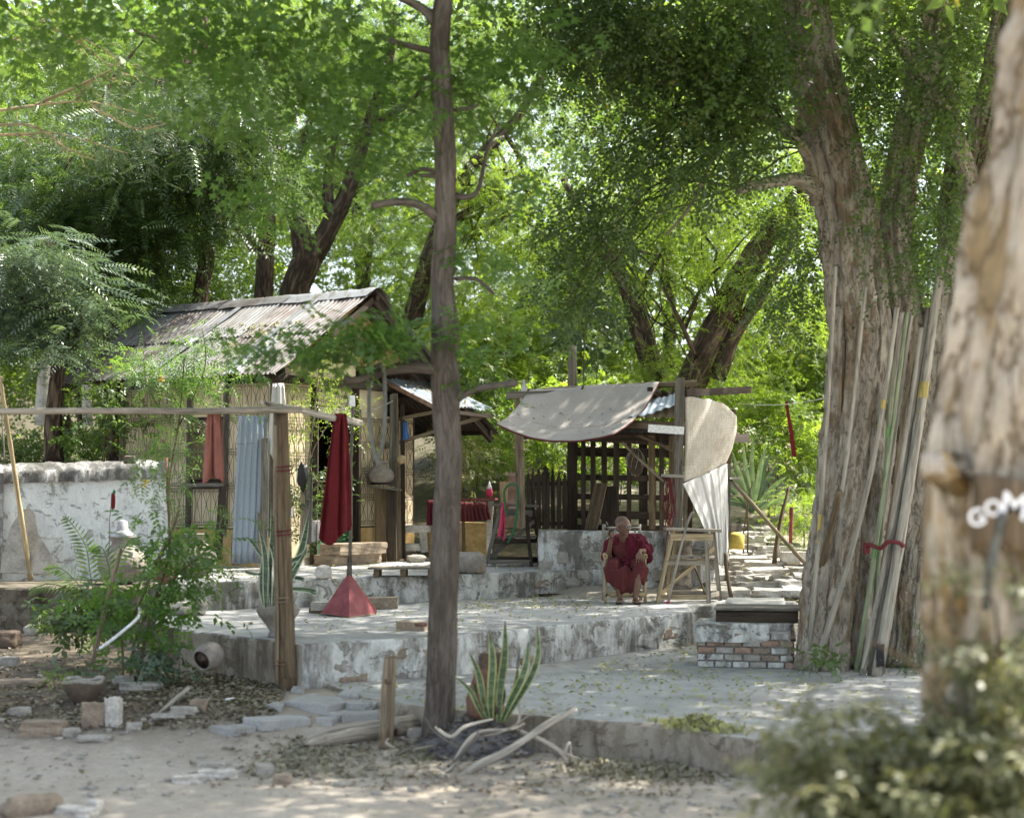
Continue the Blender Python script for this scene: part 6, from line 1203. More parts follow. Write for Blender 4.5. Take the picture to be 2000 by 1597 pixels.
# ------------------------------------------------------------------ trestle stools
def trestle(name, label, Y, top, topw, feet, ytop, mat, mats, shelf, depth=.42):
    T_ = Thing(name, label, 'trestle', P((feet[0]+feet[1])/2, feet[2], Y)); xl, xr = top; h0 = P(0, ytop, Y).z; zf = None
    T_.part('top', MB().bar(P(xl, ytop, Y+.0), P(xr, ytop+topw[1], Y), depth, .035, jit=.004, n=3), mat)
    T_.part('apron', MB().bar(P(xl+12, ytop+16, Y-depth/2+.05), P(xr-12, ytop+17, Y-depth/2+.05), .03, .09, jit=.002), mats[0]); T_.part('apron', MB().bar(P(xl+16, ytop+14, Y+depth/2-.05), P(xr-10, ytop+15, Y+depth/2-.05), .03, .08), mats[1])
    f0, f1_, yf = feet; legs = [((xl+17, ytop+6, Y-.12), (f0, yf, Y-.32)), ((xr-26, ytop+6, Y-.12), (f1_-22, yf+4, Y-.36)), ((xl+27, ytop+6, Y+.12), (f0+16, yf-10, Y+.28)), ((xr-13, ytop+6, Y+.12), (f1_, yf-3, Y+.20))]
    for k, (a, b_) in enumerate(legs):
        A_, B_ = P(*a), P(*b_); B_.z = FZ; A_.z = h0-.02; T_.part('leg', MB().bar(B_, A_, .055, .04, jit=.002, n=3), mats[k % len(mats)])
    def at(k, f): A_, B_ = P(*legs[k][0]), P(*legs[k][1]); B_.z = FZ; A_.z = h0-.02; return B_.lerp(A_, f)
    for (i, j, f, m2) in ((0, 1, .08, 0), (1, 3, .10, 1), (2, 3, .1, 1), (0, 2, .08, 0)): T_.part('rail', MB().bar(at(i, f), at(j, f), .03, .065, jit=.002), mats[m2])
    for (i, j) in ((0, 1), (2, 3)): T_.part('rail', MB().bar(at(i, shelf-.07), at(j, shelf-.07), .03, .06), mats[1])
    a, b_, c_, d_ = at(0, shelf), at(1, shelf), at(3, shelf), at(2, shelf); vs = [v-V((0, 0, .012)) for v in (a, b_, c_, d_)]; T_.part('shelf', MB().hexa(vs+[v+V((0, 0, .03)) for v in vs]), mat)
    T_.part('brace', MB().bar(at(0, .12), at(3, .75), .03, .05), mats[0]); return T_
FZ = ZU
trestle('trestle_stool', 'dark grey wooden trestle stool at the end of the stone parapet', 23.4, (962, 1052), (0, 3), (948, 1060, 1105), 985, 'wood_grey', ['wood_grey', 'wood_dark'], .48)
FZ = ZM
trestle('trestle_stool', 'pale wooden trestle stool beside the hanging white cloth', 20.75, (1298, 1405), (0, 4), (1284, 1406, 1172), 1032, 'drift', ['wood_pale', 'drift'], .62)
one('pot_lid_tools', MB().bar(P(1275, 1036, 21.9), P(1298, 1036, 21.9), .03, .02), 'orange' if 'orange' in M else 'terracotta', 'small orange tool lying on the stone parapet', 'tool')
one('walking_stick', MB().tube(spline([P(1305, 1176, 20.35), P(1322, 1100, 20.38), P(1340, 1030, 20.4), P(1350, 1004, 20.42), P(1356, 1001, 20.42)], 5), .016, 8), 'bleached', 'pale walking stick with a red tip, leaning on the pale trestle', 'cane', P(1305, 1176, 20.35))
cn = bpy.data.objects['walking_stick']; link('tip', MB().lathe(P(1305, 1178, 20.35)-V((0, 0, .03)), [(.018, 0), (.028, .01), (.026, .05), (.018, .06)], 12).mesh('tip', P(1305, 1176, 20.35), 'pink'), cn)
stick('prop_stick', [(1428, 1166, 20.9), (1420, 1120, 21.0), (1416, 1080, 21.1)], [.03, .026, .024], 'wood_brown', 'dark short stick standing right of the white cloth', 'stick')
stick('prop_stick', [(1354, 1100, 21.0), (1370, 1140, 20.9), (1380, 1170, 20.8)], [.014, .014, .012], 'wood_brown', 'thin stick leaning inside the pale trestle', 'stick')
pole('rail_pole', P(1426, 935, 22.6), P(1574, 1102, 22.2), .028, .032, 'wood_tan', 'long straight pole slanting down to the right of the shelter', 'pole', wob=.006)
stick('forked_stake', [(1512, 1100, 22.4), (1524, 1020, 22.6), (1542, 948, 22.8)], [.04, .032, .02], 'wood_brown', 'crooked stake standing on the path beside the slanting pole', 'stake')
stick('crooked_sapling', [(1452, 1080, 23), (1452, 1040, 23), (1458, 1000, 23), (1452, 960, 23)], [.014, .012, .01, .008], 'wood_brown', 'thin crooked sapling stem, left of the pair right of the shelter', 'sapling'); stick('crooked_sapling', [(1460, 1078, 23), (1461, 1030, 23), (1460, 990, 23), (1470, 940, 23)], [.014, .012, .01, .008], 'wood_brown', 'thin crooked sapling stem, right of the pair right of the shelter', 'sapling')
one('yellow_can', MB().lathe(P(1437, 1072, 22.9), [(.12, 0), (.13, .02), (.13, .2), (.10, .24), (.04, .25)], 20), 'yellow', 'yellow container behind the white cloth', 'container')
block('red_marker', 1552, 1036, 1.25, (.10, .06, .34), 'red_paint', 'short red marker post beside the leafy shrub', 'marker', 0, .95, .04, 61)
one('red_ribbon', MB().grid(lambda u, v: P(1536+v*16, 784+v*108, 27)+V(((u-.5)*(.05+.04*v), .02*math.sin(v*9), 0)), 2, 14), 'red_cloth', 'long red ribbon hanging among the sunlit leaves', 'ribbon')
one('boundary_wire', MB().tube([P(1440, 788, 27)+(P(1660, 765, 24)-P(1440, 788, 27))*t_+V((0, 0, -.1*math.sin(PI*t_))) for t_ in np.linspace(0, 1, 12)], .006, 4), 'metal', 'thin wire crossing to the big trunk above the ribbon', 'wire')
block('trough', 1590, 1096, 1.12, (1.0, .25, .15), 'stone_pale', 'pale kerb stone under the leafy shrub', 'kerb', 0, .95, .05, 63)
stick('old_post', [(1118, 760, 27), (1118, 676, 27)], [.085, .08], 'wood_grey', 'weathered grey post sticking up behind the shelter roof', 'post')
stick('red_stake', [(1544, 1060, 24), (1546, 990, 24)], [.03, .03], 'red_paint', 'red painted stake standing beyond the path', 'stake')

# ------------------------------------------------------------------ brick well-head with its wooden box
WB = Zp(1362, 1302, ZP); we = Zp(1550, 1306, ZP); wdir = (we-WB).normalized(); wperp = V((-wdir.y, wdir.x, 0)); WL = (we-WB).length
Twl = Thing('brick_plinth', 'low brick plinth with crumbling white plaster, at the foot of the bamboo stack', 'plinth', WB)
core = MB(); cc = WB+wdir*WL/2+wperp*.35; core.box(cc+V((0, 0, .19)), (WL-.06, .62, .40), math.atan2(wdir.y, wdir.x)); Twl.part('core', core, 'mortar')
rb_ = random.Random(3); ang = math.atan2(wdir.y, wdir.x)
for row in range(5):
    x = -.0-(.1 if row % 2 else 0); z = .035+row*.075
    while x < WL-.04:
        L_ = .19 if not (row == 0) else .18; x0_, x1_ = max(0, x), min(WL, x+L_)
        if x1_-x0_ > .05:
            c = WB+wdir*((x0_+x1_)/2)+wperp*(.045+rb_.uniform(-.006, .006))+V((0, 0, z)); Twl.part('brick', MB().rock(c, (x1_-x0_-.014, .10, .058), rb_.random()*90, .93, 3, .10, Matrix.Rotation(ang+rb_.uniform(-.02, .02), 3, 'Z')), rb_.choice(['brick', 'stone', 'stone_brown', 'plaster']))
        x += L_+.004
    for k in range(3):
        for sd in (0, WL):
            c = WB+wdir*(sd+(.045 if sd == 0 else -.045))+wperp*(.14+k*.2)+V((0, 0, z)); Twl.part('brick', MB().rock(c, (.10, .18, .058), k+row*7+sd, .93, 3, .1, Matrix.Rotation(ang, 3, 'Z')), 'brick')
cpb, ctv = slab([tuple((WB-wdir*.02-wperp*.03)[:2]), tuple((WB+wdir*(WL-.25)-wperp*.03)[:2]), tuple((WB+wdir*(WL-.2)+wperp*.1)[:2]), tuple((WB+wdir*(WL+.02)+wperp*.12)[:2]), tuple((WB+wdir*(WL+.02)+wperp*.7)[:2]), tuple((WB-wdir*.02+wperp*.7)[:2])], ZP+.47, ZP+.27, seed=3, step=.06, bulge=.05, round_=.03)
cpb.smooth = [True]*len(cpb.f); cpb.add(ctv, ctv, [tuple(range(len(ctv)))]); Twl.part('plaster_cap', cpb, 'plaster')
Tbx = Thing('wooden_box', 'dark lidded wooden box sitting on the brick plinth', 'box', WB+V((0, 0, .47))); bxc = WB+wdir*(WL/2+.12)+wperp*.42+V((0, 0, .53))
Tbx.part('side_board', MB().box(bxc-wperp*.24, (WL*.84, .025, .13), ang), 'wood_dark'); Tbx.part('side_board', MB().box(bxc+wperp*.24, (WL*.84, .025, .13), ang), 'wood_dark'); Tbx.part('end_board', MB().box(bxc+wdir*WL*.42, (.025, .46, .13), ang), 'wood_dark'); Tbx.part('end_board', MB().box(bxc-wdir*WL*.42, (.025, .46, .13), ang), 'wood_dark')
for k in range(4): Tbx.part('lid_board', MB().box(bxc+wperp*(-.225+.15*k)+V((0, 0, .078+.002*k)), (WL*.9, .146, .022), ang, .004), ['wood_grey', 'drift', 'wood_grey', 'wood_grey'][k])

# ------------------------------------------------------------------ bamboo and sticks leaning on the big tree
YB_ = 15.85
poles = [  # top x, top y, bottom x, bottom y, width px, mat, label, mid bend px
 (1632, 520, 1578, 1308, 12, 'bamboo', 'leftmost thin pole leaning on the big tree, pale with a yellow band', 4),
 (1690, 560, 1592, 1300, 13, 'bamboo', 'second thin grey pole from the left on the big tree', 8),
 (1752, 600, 1590, 1312, 15, 'bamboo', 'bent yellowish pole crossing to the left at its foot', 22),
 (1640, 960, 1562, 1290, 22, 'wood_brown', 'dark slanting stick at the left foot of the big tree', 0),
 (1762, 610, 1662, 1282, 15, 'bamboo', 'grey bamboo in the bundle, directly right of the yellowish pole', 6),
 (1772, 610, 1672, 1312, 12, 'bamboo_green', 'greenish bamboo in the middle of the bundle', 4),
 (1781, 612, 1684, 1300, 12, 'bamboo', 'thin pale bamboo behind the greenish one', 0),
 (1790, 620, 1694, 1305, 12, 'wood_tan', 'brown cane in the bundle with patches of yellow', 3),
 (1800, 640, 1684, 1318, 15, 'bamboo', 'pale bamboo whose foot is splayed left of the thickest one', 8),
 (1745, 700, 1700, 1310, 12, 'bamboo_green', 'mossy cane deep inside the bundle', 0),
 (1812, 600, 1700, 1318, 15, 'wood_grey', 'grey cane pressed against the thickest bamboo', 3),
 (1842, 480, 1712, 1320, 27, 'bamboo', 'thickest pale bamboo on the right of the bundle, with a dark patch at its foot', 6),
 (1830, 560, 1722, 1316, 12, 'bamboo', 'thin bamboo just behind the thickest one', 4)]
for k, (xt, yt, xb, yb, wp, mt_, lab, bd_) in enumerate(poles):
    b0 = Zp(xb, yb, ZP); t0 = P(xt, yt, YB_-.25+ (.25 if k > 3 else 0)); n = 28; pts = [b0.lerp(t0, i/n)+V((m_(bd_, 16)*math.sin(PI*i/n), 0, 0)) for i in range(n+1)]; r_0 = m_(wp, 16)/2*.78
    o = one('leaning_bamboo' if 'bamboo' in mt_ else 'leaning_stick', MB().tube(pts, [r_0*(1.13 if i % 4 == 0 else 1)*(1-.25*i/n) for i in range(n+1)], 12, nz=.02), mt_, lab, 'pole', b0, 'poles leaning on the big tree')
    if k in (0, 2, 5, 9, 11):
        i0 = {0: 9, 2: 19, 5: 8, 9: 20, 11: 17}[k]; mc = {0: 'yellow_stain', 2: 'yellow_stain', 5: 'green_stain', 9: 'green_stain', 11: 'yellow_stain'}[k]
        if mc not in M: M[mc] = rough_mat(mc, (.34, .27, .09) if 'yellow' in mc else (.13, .24, .09), stretch=WOODSTR, scale=9, fine=60, var=.35, rough=.7)
        link('paint_patch', MB().tube(pts[i0:i0+3], [r_0*1.0*(1-.25*i/n)+.0022 for i in range(i0, i0+3)], 12, cap=False).mesh('paint_patch', b0, mc), o)
    if k == 11:
        tn_ = V((0, -1, 0)); link('foot_patch', MB().rock(pts[1]+V((.0, -r_0*.72, .06)), (.08, .03, .22), 3, .8, 5, .2).mesh('foot_patch', b0, 'black'), o)
rt = P(1730, 1060, 15.55)
one('red_tie', MB().tube(spline([P(1690, 1068, 15.7), P(1700, 1064, 15.6), P(1720, 1070, 15.55), P(1735, 1058, 15.5), P(1758, 1060, 15.55), P(1762, 1066, 15.75), P(1740, 1064, 15.9)], 5), .022, 8, nz=.2), 'rope_red', 'dark red rope binding the bamboo bundle', 'rope')
bpy.data.objects['red_tie']; link('knot', MB().rock(P(1692, 1070, 15.66), (.07, .05, .12), 3, .2, 5, .4).mesh('knot', MB().v and V((0, 0, 0)) or V(bpy.data.objects['red_tie'].location), 'rope_red'), bpy.data.objects['red_tie'])
# ------------------------------------------------------------------ the seated person
def capsule(mb, p0, r0, p1, r1, sides=14, flat=1):
    p0, p1 = V(p0), V(p1); d = (p1-p0); L = d.length; d.normalize(); pts, rad = [], []
    for k in range(5):
        a = PI/2*k/5; pts.append(p0-d*r0*math.cos(a)); rad.append(max(.0006, r0*math.sin(a)))
    for k in range(4): pts.append(p0.lerp(p1, k/3)); rad.append(r0+(r1-r0)*k/3)
    for k in range(4, -1, -1):
        a = PI/2*k/5; pts.append(p1+d*r1*math.cos(a)); rad.append(max(.0006, r1*math.sin(a)))
    return mb.tube(pts, rad, sides)
def fuse(name, mb, vox, mat, base, parent, smooth=4, disp=None):
    me = mb.mesh(name, (0, 0, 0), mat); tmp = bpy.data.objects.new('tmp', me); COL.objects.link(tmp)
    md = tmp.modifiers.new('r', 'REMESH'); md.mode = 'VOXEL'; md.voxel_size = vox
    ms = tmp.modifiers.new('s', 'SMOOTH'); ms.factor = .5; ms.iterations = smooth
    dg = bpy.context.evaluated_depsgraph_get(); dg.update(); out = bpy.data.meshes.new_from_object(tmp.evaluated_get(dg)); bpy.data.objects.remove(tmp); out.name = name
    n = len(out.vertices)
    if disp:
        nr = [v.normal.copy() for v in out.vertices]
        for v, q in zip(out.vertices, nr): v.co = v.co+q*disp(v.co)
    co = np.empty(n*3, np.float32); out.vertices.foreach_get('co', co)
    if 'gc' in out.attributes: out.attributes.remove(out.attributes['gc'])
    at = out.attributes.new('gc', 'FLOAT_VECTOR', 'POINT'); at.data.foreach_set('vector', co)
    out.polygons.foreach_set('use_smooth', [True]*len(out.polygons)); out.materials.clear(); out.materials.append(M[mat])
    return link(name, out, parent)
pbase = P(1218, 1172, 20.62); pbase.z = ZM
Pn = Thing('person', 'seated shaven-headed person in a maroon robe and glasses, holding a handheld radio', 'person', pbase)
bd = MB()
c_ = lambda a, ra, b, rb: capsule(bd, a, ra, b, rb)
c_((0, .10, .50), .13, (0, .02, .70), .125); c_((-.10, 0, .76), .075, (.12, .0, .78), .08); c_((0, -.04, .80), .062, (-.01, -.13, .93), .053)
hc = V((-.012, -.165, 1.01)); HY = math.radians(42); f = V((math.sin(HY), -math.cos(HY), -.10)).normalized(); rt_ = V((math.cos(HY), math.sin(HY), 0)).normalized(); up_ = rt_.cross(f)*-1
if up_.z < 0: up_ = -up_
H = lambda a, b_, c2: tuple(hc+f*a+rt_*b_+up_*c2)          # forward, sideways, up
c_(H(-.035, 0, .03), .083, H(.02, 0, .035), .078); c_(H(.035, 0, -.02), .062, H(.035, 0, -.06), .045); c_(H(.055, 0, -.092), .026, H(.068, 0, -.098), .022)     # skull, jaw, chin
c_(H(-.05, 0, -.03), .06, H(.0, 0, -.05), .05); c_(H(.088, 0, .006), .011, H(.116, 0, -.032), .017); c_(H(.094, .018, -.037), .011, H(.094, -.018, -.037), .011)      # nose
c_(H(.076, .048, .024), .015, H(.093, .012, .022), .014); c_(H(.076, -.048, .024), .015, H(.093, -.012, .022), .014)                                      # brow
c_(H(.068, .046, -.028), .020, H(.05, .06, -.02), .016); c_(H(.068, -.046, -.028), .020, H(.05, -.06, -.02), .016)                                      # cheeks
c_(H(.086, .022, -.058), .008, H(.086, -.022, -.058), .008); c_(H(.086, .018, -.074), .009, H(.086, -.018, -.074), .009)                                  # lips
for s in (-1, 1): c_(H(-.015, s*.083, .015), .012, H(-.012, s*.084, -.035), .009); c_(H(-.03, s*.088, .015), .008, H(-.022, s*.088, -.02), .007)
# arms
c_((-.17, 0, .79), .05, (-.21, -.06, .60), .042); c_((-.21, -.07, .59), .040, (-.175, -.18, .84), .026)
c_((.18, .0, .80), .055, (.31, -.04, .67), .045); c_((.31, -.05, .665), .041, (.205, -.27, .695), .027)
# right-of-picture hand hanging over the chair arm
OX, OY, OZ = -.012, -.085, .035
def r_(p): return (p[0]+OX, p[1]+OY, p[2]+OZ)
c_((.205, -.27, .695), .026, r_((.20, -.285, .625)), .026); c_(r_((.188, -.285, .625)), .018, r_((.186, -.295, .59)), .018); c_(r_((.215, -.285, .625)), .018, r_((.217, -.295, .59)), .018)
for k, (dx, L_) in enumerate(((-.033, .062), (-.011, .076), (.011, .070), (.031, .056))):
    a = r_((.201+dx, -.298, .585)); b_ = r_((.201+dx*1.35, -.312, .585-L_*.6)); e = r_((.200+dx*1.4, -.302, .585-L_*1.25)); c_(a, .0092, b_, .0085); c_(b_, .0085, e, .007)
c_(r_((.178, -.27, .635)), .012, r_((.155, -.295, .60)), .010); c_(r_((.155, -.295, .60)), .010, r_((.150, -.300, .568)), .0085)
# left-of-picture hand closed round the radio
c_((-.175, -.18, .84), .025, (-.168, -.205, .885), .028); c_((-.178, -.205, .885), .02, (-.182, -.21, .92), .018); c_((-.155, -.205, .885), .02, (-.152, -.21, .915), .018)
for k, dz in enumerate((.0, .020, .040, .058)):
    a = (-.150, -.222, .872+dz); b_ = (-.158, -.262, .876+dz); e = (-.192, -.268, .880+dz); c_(a, .0095, b_, .009); c_(b_, .009, e, .0075)
c_((-.195, -.215, .885), .012, (-.215, -.245, .91), .0105); c_((-.215, -.245, .91), .0105, (-.214, -.262, .938), .009)
# legs and feet
c_((-.09, .08, .47), .09, (-.165, -.32, .49), .062); c_((-.165, -.32, .485), .056, (-.075, -.30, .10), .034); c_((.09, .08, .47), .09, (.19, -.33, .49), .062); c_((.19, -.33, .485), .056, (.13, -.33, .10), .034)
for (x, y, s) in ((-.075, -.30, -1), (.13, -.33, 1)):
    tx = x+.02*s*1.2
    c_((x, y+.03, .055), .032, (x, y-.02, .07), .034); c_((x, y-.02, .055), .034, (tx, y-.13, .038), .026)
    for k in range(5): dx = (k-2)*.017; c_((tx+dx*.8, y-.13, .033), .0105, (tx+dx*1.1, y-.175+abs(k-(1 if s < 0 else 3))*.006, .030), .0095 if k != (0 if s > 0 else 4) else .012)
fuse('body', bd, .0055, 'skin', pbase, Pn.o, 3)
def fold(fr, amp, st=(1, 1, .25)):
    def d(c): return amp*(mnoise.noise(V((c.x*fr*st[0], c.y*fr*st[1], c.z*fr*st[2])))+.5*mnoise.noise(V((c.x*fr*2.1, c.y*fr*2.1, c.z*fr*.5+3))))
    return d
rb1 = MB(); g = lambda a, ra, b, rb, m=rb1: capsule(m, a, ra, b, rb)
g((0, .10, .48), .155, (0, .02, .72), .150); g((-.11, .01, .755), .095, (.10, .01, .76), .09); g((-.08, -.07, .70), .075, (.07, -.08, .60), .09); g((.02, -.03, .62), .13, (0, -.02, .5), .13)
fuse('tunic', rb1, .012, 'maroon_dusty', pbase, Pn.o, 6, fold(16, .012))
rb2 = MB(); g2 = lambda a, ra, b, rb: capsule(rb2, a, ra, b, rb)
g2((.07, -.05, .86), .05, (.20, .0, .835), .075); g2((.20, .0, .83), .085, (.31, -.02, .70), .085); g2((.31, -.03, .70), .08, (.30, -.10, .665), .065); g2((.10, -.09, .84), .055, (.12, -.14, .62), .075); g2((.06, -.10, .84), .045, (.06, -.16, .55), .06)
g2((.20, -.04, .78), .08, (.17, -.11, .60), .075); g2((.10, .08, .86), .06, (-.08, .07, .84), .06); g2((-.09, .03, .83), .065, (-.20, .0, .76), .07); g2((-.20, .0, .76), .07, (-.245, .02, .60), .06); g2((.25, .04, .74), .09, (.1, .12, .6), .1); g2((.30, -.06, .70), .07, (.33, .0, .56), .055); [g2((.09+.05*k, -.10-.02*k, .86-.02*k), .022, (.06+.06*k, -.155+.01*k, .60), .026) for k in range(4)]; g2((-.07, -.02, .85), .035, (-.10, -.07, .78), .045)
fuse('shawl', rb2, .010, 'maroon', pbase, Pn.o, 5, fold(22, .020, (1, 1, .35)))
rb3 = MB(); g3 = lambda a, ra, b, rb: capsule(rb3, a, ra, b, rb)
g3((-.09, .06, .48), .13, (-.165, -.32, .50), .085); g3((.09, .06, .48), .13, (.19, -.33, .50), .085); g3((0, -.02, .46), .11, (0, -.28, .43), .07)
def drape(x0, x1, y0, y1, zt, zb0, zb1, th=.022, n=9, bow=.05):
    for k in range(n):
        t_ = k/(n-1); x = x0+(x1-x0)*t_; y = y0+(y1-y0)*t_+bow*math.sin(PI*t_); zb = zb0+(zb1-zb0)*t_
        capsule(rb3, (x, y, zt-.03*math.sin(PI*t_)), th*1.4, (x*.92, y+.03, zb+.012*math.sin(k*2.1)), th*(1+.25*math.sin(k*2.6)), 8)
drape(-.245, -.02, -.36, -.36, .46, .30, .16, n=10, bow=-.02); drape(-.03, .12, -.33, -.34, .42, .15, .16, n=8, bow=.03); drape(.13, .28, -.36, -.30, .45, .34, .27, n=7, bow=-.03); drape(-.25, -.25, -.33, -.08, .46, .30, .36, n=6); drape(.27, .27, -.30, -.05, .45, .27, .36, n=6)
drape(-.20, -.06, -.37, -.33, .44, .26, .13, n=6, th=.018)
fuse('skirt', rb3, .010, 'maroon_dusty', pbase, Pn.o, 4, fold(26, .016, (1, 1, .22)))
rb4 = MB(); capsule(rb4, (-.02, -.18, .57), .04, (.07, -.22, .50), .05); capsule(rb4, (.03, -.24, .52), .03, (-.03, -.27, .47), .025); fuse('robe_knot', rb4, .009, 'maroon', pbase, Pn.o, 4, fold(30, .012))
W_ = lambda p: pbase+V(p)
rh = MB(); capsule(rh, H(-.046, 0, .052), .0815, H(-.012, 0, .060), .0775, 20); fuse('hair', rh, .007, 'hair_stub', pbase, Pn.o, 2)
lp = MB(); capsule(lp, H(.0935, .017, -.064), .004, H(.0935, -.017, -.064), .004); fuse('mouth', lp, .002, 'clay_dark', pbase, Pn.o, 1)
gl = MB()
for s in (-1, 1):
    ce = V(H(.108, s*.030, .002)); gl.tube([W_(ce+rt_*(.023*math.cos(a))+up_*(.018*math.sin(a))) for a in np.linspace(0, 2*PI, 17)], .0022, 5, cap=False); gl.tube([W_(V(H(.105, s*.053, .006))), W_(V(H(-.01, s*.090, .008)))], .002, 4)
gl.tube([W_(V(H(.110, -.008, .004))), W_(V(H(.112, .008, .004)))], .002, 4); Pn.part('glasses', gl, 'metal')
for s in (-1, 1): Pn.part('eye', MB().rock(W_(V(H(.082, s*.031, .0))), (.022, .016, .011), 1, .1, 4, 0), 'black')
for (x, y, s) in ((-.075, -.30, -1), (.13, -.33, 1)):
    tx = x+.024*s; sb = MB(); n_ = 18; ol = []
    for k in range(n_):
        a = 2*PI*k/n_; yy = -math.cos(a)*.135; ww = .045+.008*(-yy/.135); ol.append((pbase.x+(x+tx)/2+math.sin(a)*ww+(tx-x)*(-yy/.25), pbase.y+y-.055+yy))
    sb.prism(ol[::-1] if sum(ol[i][0]*ol[(i+1) % n_][1]-ol[(i+1) % n_][0]*ol[i][1] for i in range(n_)) < 0 else ol, ZM+.003, ZM+.024)
    so = Pn.part('sandal', sb, 'black'); st = MB()
    for dx in (-1, 1): st.tube([W_((x+dx*.044, y-.04, .022)), W_((x+dx*.034, y-.075, .062)), W_((tx, y-.125, .060)), W_((tx, y-.14, .03))], .006, 5)
    Pn.part('strap', st, 'maroon', parent=so)
# handheld radio
Rd = Thing('handheld_radio', 'small dark handheld radio with a pale raised antenna', 'radio', W_((-.19, -.245, .90))); d_ = V((-.10, -.05, 1)).normalized()
Rd.part('case', MB().bar(W_((-.172, -.240, .862)), W_((-.186, -.245, .965)), .05, .024), 'black', bev=.004); Rd.part('antenna', MB().tube([W_((-.19, -.25, .96)), W_((-.245, -.265, 1.075))], .0065, 6), 'bleached')
# bamboo armchair
Ch = Thing('bamboo_armchair', 'bamboo armchair under the seated person', 'chair', pbase)
def bt(name, a, b_, r, mt_='bamboo_gold', n=8): a, b_ = W_(a), W_(b_); return Ch.part(name, MB().tube([a.lerp(b_, k/n) for k in range(n+1)], [r*(1.15 if k % 4 == 0 else 1) for k in range(n+1)], 9), mt_)
for s in (-1, 1):
    bt('leg', (s*.265, -.27, .005), (s*.262, -.27, .62), .021, 'bamboo_gold'); bt('leg', (s*.25, .24, .005), (s*.24, .30, 1.03), .022, 'bamboo')
    bt('armrest', (s*.262, -.34, .625), (s*.245, .27, .64), .026, 'bamboo_gold'); Ch.part('arm_scroll', MB().tube([W_((s*.262+.022*math.cos(a), -.345, .622+.024*math.sin(a))) for a in np.linspace(0, 2*PI, 13)], .013, 7), 'bamboo_gold')
    bt('side_rail', (s*.262, -.27, .12), (s*.25, .24, .14), .015, 'bamboo'); bt('side_rail', (s*.262, -.27, .40), (s*.25, .24, .38), .018, 'bamboo')
bt('front_rail', (-.26, -.27, .12), (.26, -.27, .12), .034, 'bamboo_gold'); bt('front_rail', (-.26, -.27, .385), (.26, -.27, .385), .02, 'bamboo_gold'); bt('rear_rail', (-.25, .24, .38), (.25, .24, .38), .018)
for k in range(8): bt('seat_slat', (-.24+.068*k, -.27, .40), (-.23+.066*k, .25, .385), .018, 'bamboo_gold', 4)
for z in (.62, .80, .98): bt('back_rail', (-.245, .27+.03*(z-.6), z), (.245, .27+.03*(z-.6), z), .018, 'bamboo')
for k in range(5): bt('back_slat', (-.18+.09*k, .26, .40), (-.18+.09*k, .30, .98), .012, 'bamboo', 4)
# ------------------------------------------------------------------ shrubs and small plants
def shrub(name, label, base, stems, crowns, mat='wood_brown', cat='shrub', kind=None, group=None, names=('stem', 'foliage')):
    T_ = Thing(name, label, cat, base, group); mb = MB()
    for k, (pts, r0) in enumerate(stems): pts = spline([V(p) for p in pts], 4); mb.tube(pts, lerp_list([r0, r0*.4], len(pts)), 6, nz=.15)
    if stems: T_.part(names[0], mb, mat)
    for bl, n, tp, lm, sz, kw in crowns: link(names[1], crown_mesh(names[1], bl, n, tp, lm, sz, T_.b, **kw), T_.o)
    return T_
Bs = pblob
T_LEAFY = sprig(8, .28, .085, .048, 21)
yl = 15.4
shrub('leafy_shrub', 'tall leafy shrub growing at the left corner of the middle terrace', gp(265, 1330), [([gp(265, 1330), P(300, 1180, yl), P(330, 1080, yl), P(325, 950, yl)], .02), ([gp(255, 1330), P(270, 1230, yl), P(340, 1130, yl), P(400, 1080, yl)], .016), ([gp(240, 1335), P(235, 1230, yl), P(200, 1180, yl)], .014), ([P(325, 960, yl), P(330, 880, yl+.4), P(320, 840, yl+.6)], .01)],
    [([Bs(350, 1120, yl, 70, 60, .4), Bs(300, 1180, yl, 70, 60, .4), Bs(390, 1070, yl, 45, 40, .3), Bs(230, 1190, yl, 60, 50, .35), Bs(320, 1060, yl, 50, 45, .3), Bs(300, 1270, yl, 55, 40, .3)], 330, T_LEAFY, 'leaf_fore', .9, dict(clump=.15, per=7, droop=.4)),
     ([Bs(320, 960, yl, 30, 60, .2), Bs(290, 925, yl, 35, 20, .2), Bs(330, 880, yl+.3, 25, 30, .2), Bs(430, 1010, yl, 40, 15, .15), Bs(425, 1120, yl, 30, 25, .2)], 110, T_LANCE, 'leaf_fore', .7, dict(clump=.10, per=5, droop=.4))])
shrub('dark_undergrowth', 'dark broad-leaved undergrowth against the retaining bank', gp(150, 1245), [([gp(150, 1250), P(160, 1180, 16.5)], .012), ([gp(190, 1250), P(185, 1190, 16.5)], .012)],
    [([Bs(150, 1210, 16.6, 45, 35, .35), Bs(185, 1180, 16.6, 45, 30, .35), Bs(225, 1150, 16.6, 40, 30, .3), Bs(130, 1180, 17, 30, 25, .3)], 150, T_BIG, 'leaf_dark', .85, dict(clump=.15, per=6))])
shrub('ground_seedlings', 'soft green seedlings on the leaf litter before the terrace corner', gp(350, 1325), [([gp(350, 1325), P(350, 1290, 14.9)], .006)], [([Bs(355, 1300, 14.9, 35, 14, .2), Bs(395, 1310, 14.9, 22, 12, .15), Bs(300, 1290, 15, 30, 25, .2)], 70, T_LEAFY, 'leaf_blue', .75, dict(clump=.10, per=6))])
shrub('weed', 'small weed at the foot of the slim trunk', gp(818, 1500), [([gp(818, 1500), P(818, 1482, 12.6)], .004)], [([Bs(820, 1487, 12.6, 16, 10, .08)], 22, T_LEAFY, 'leaf_fore', .35, dict(clump=.05, per=5))])
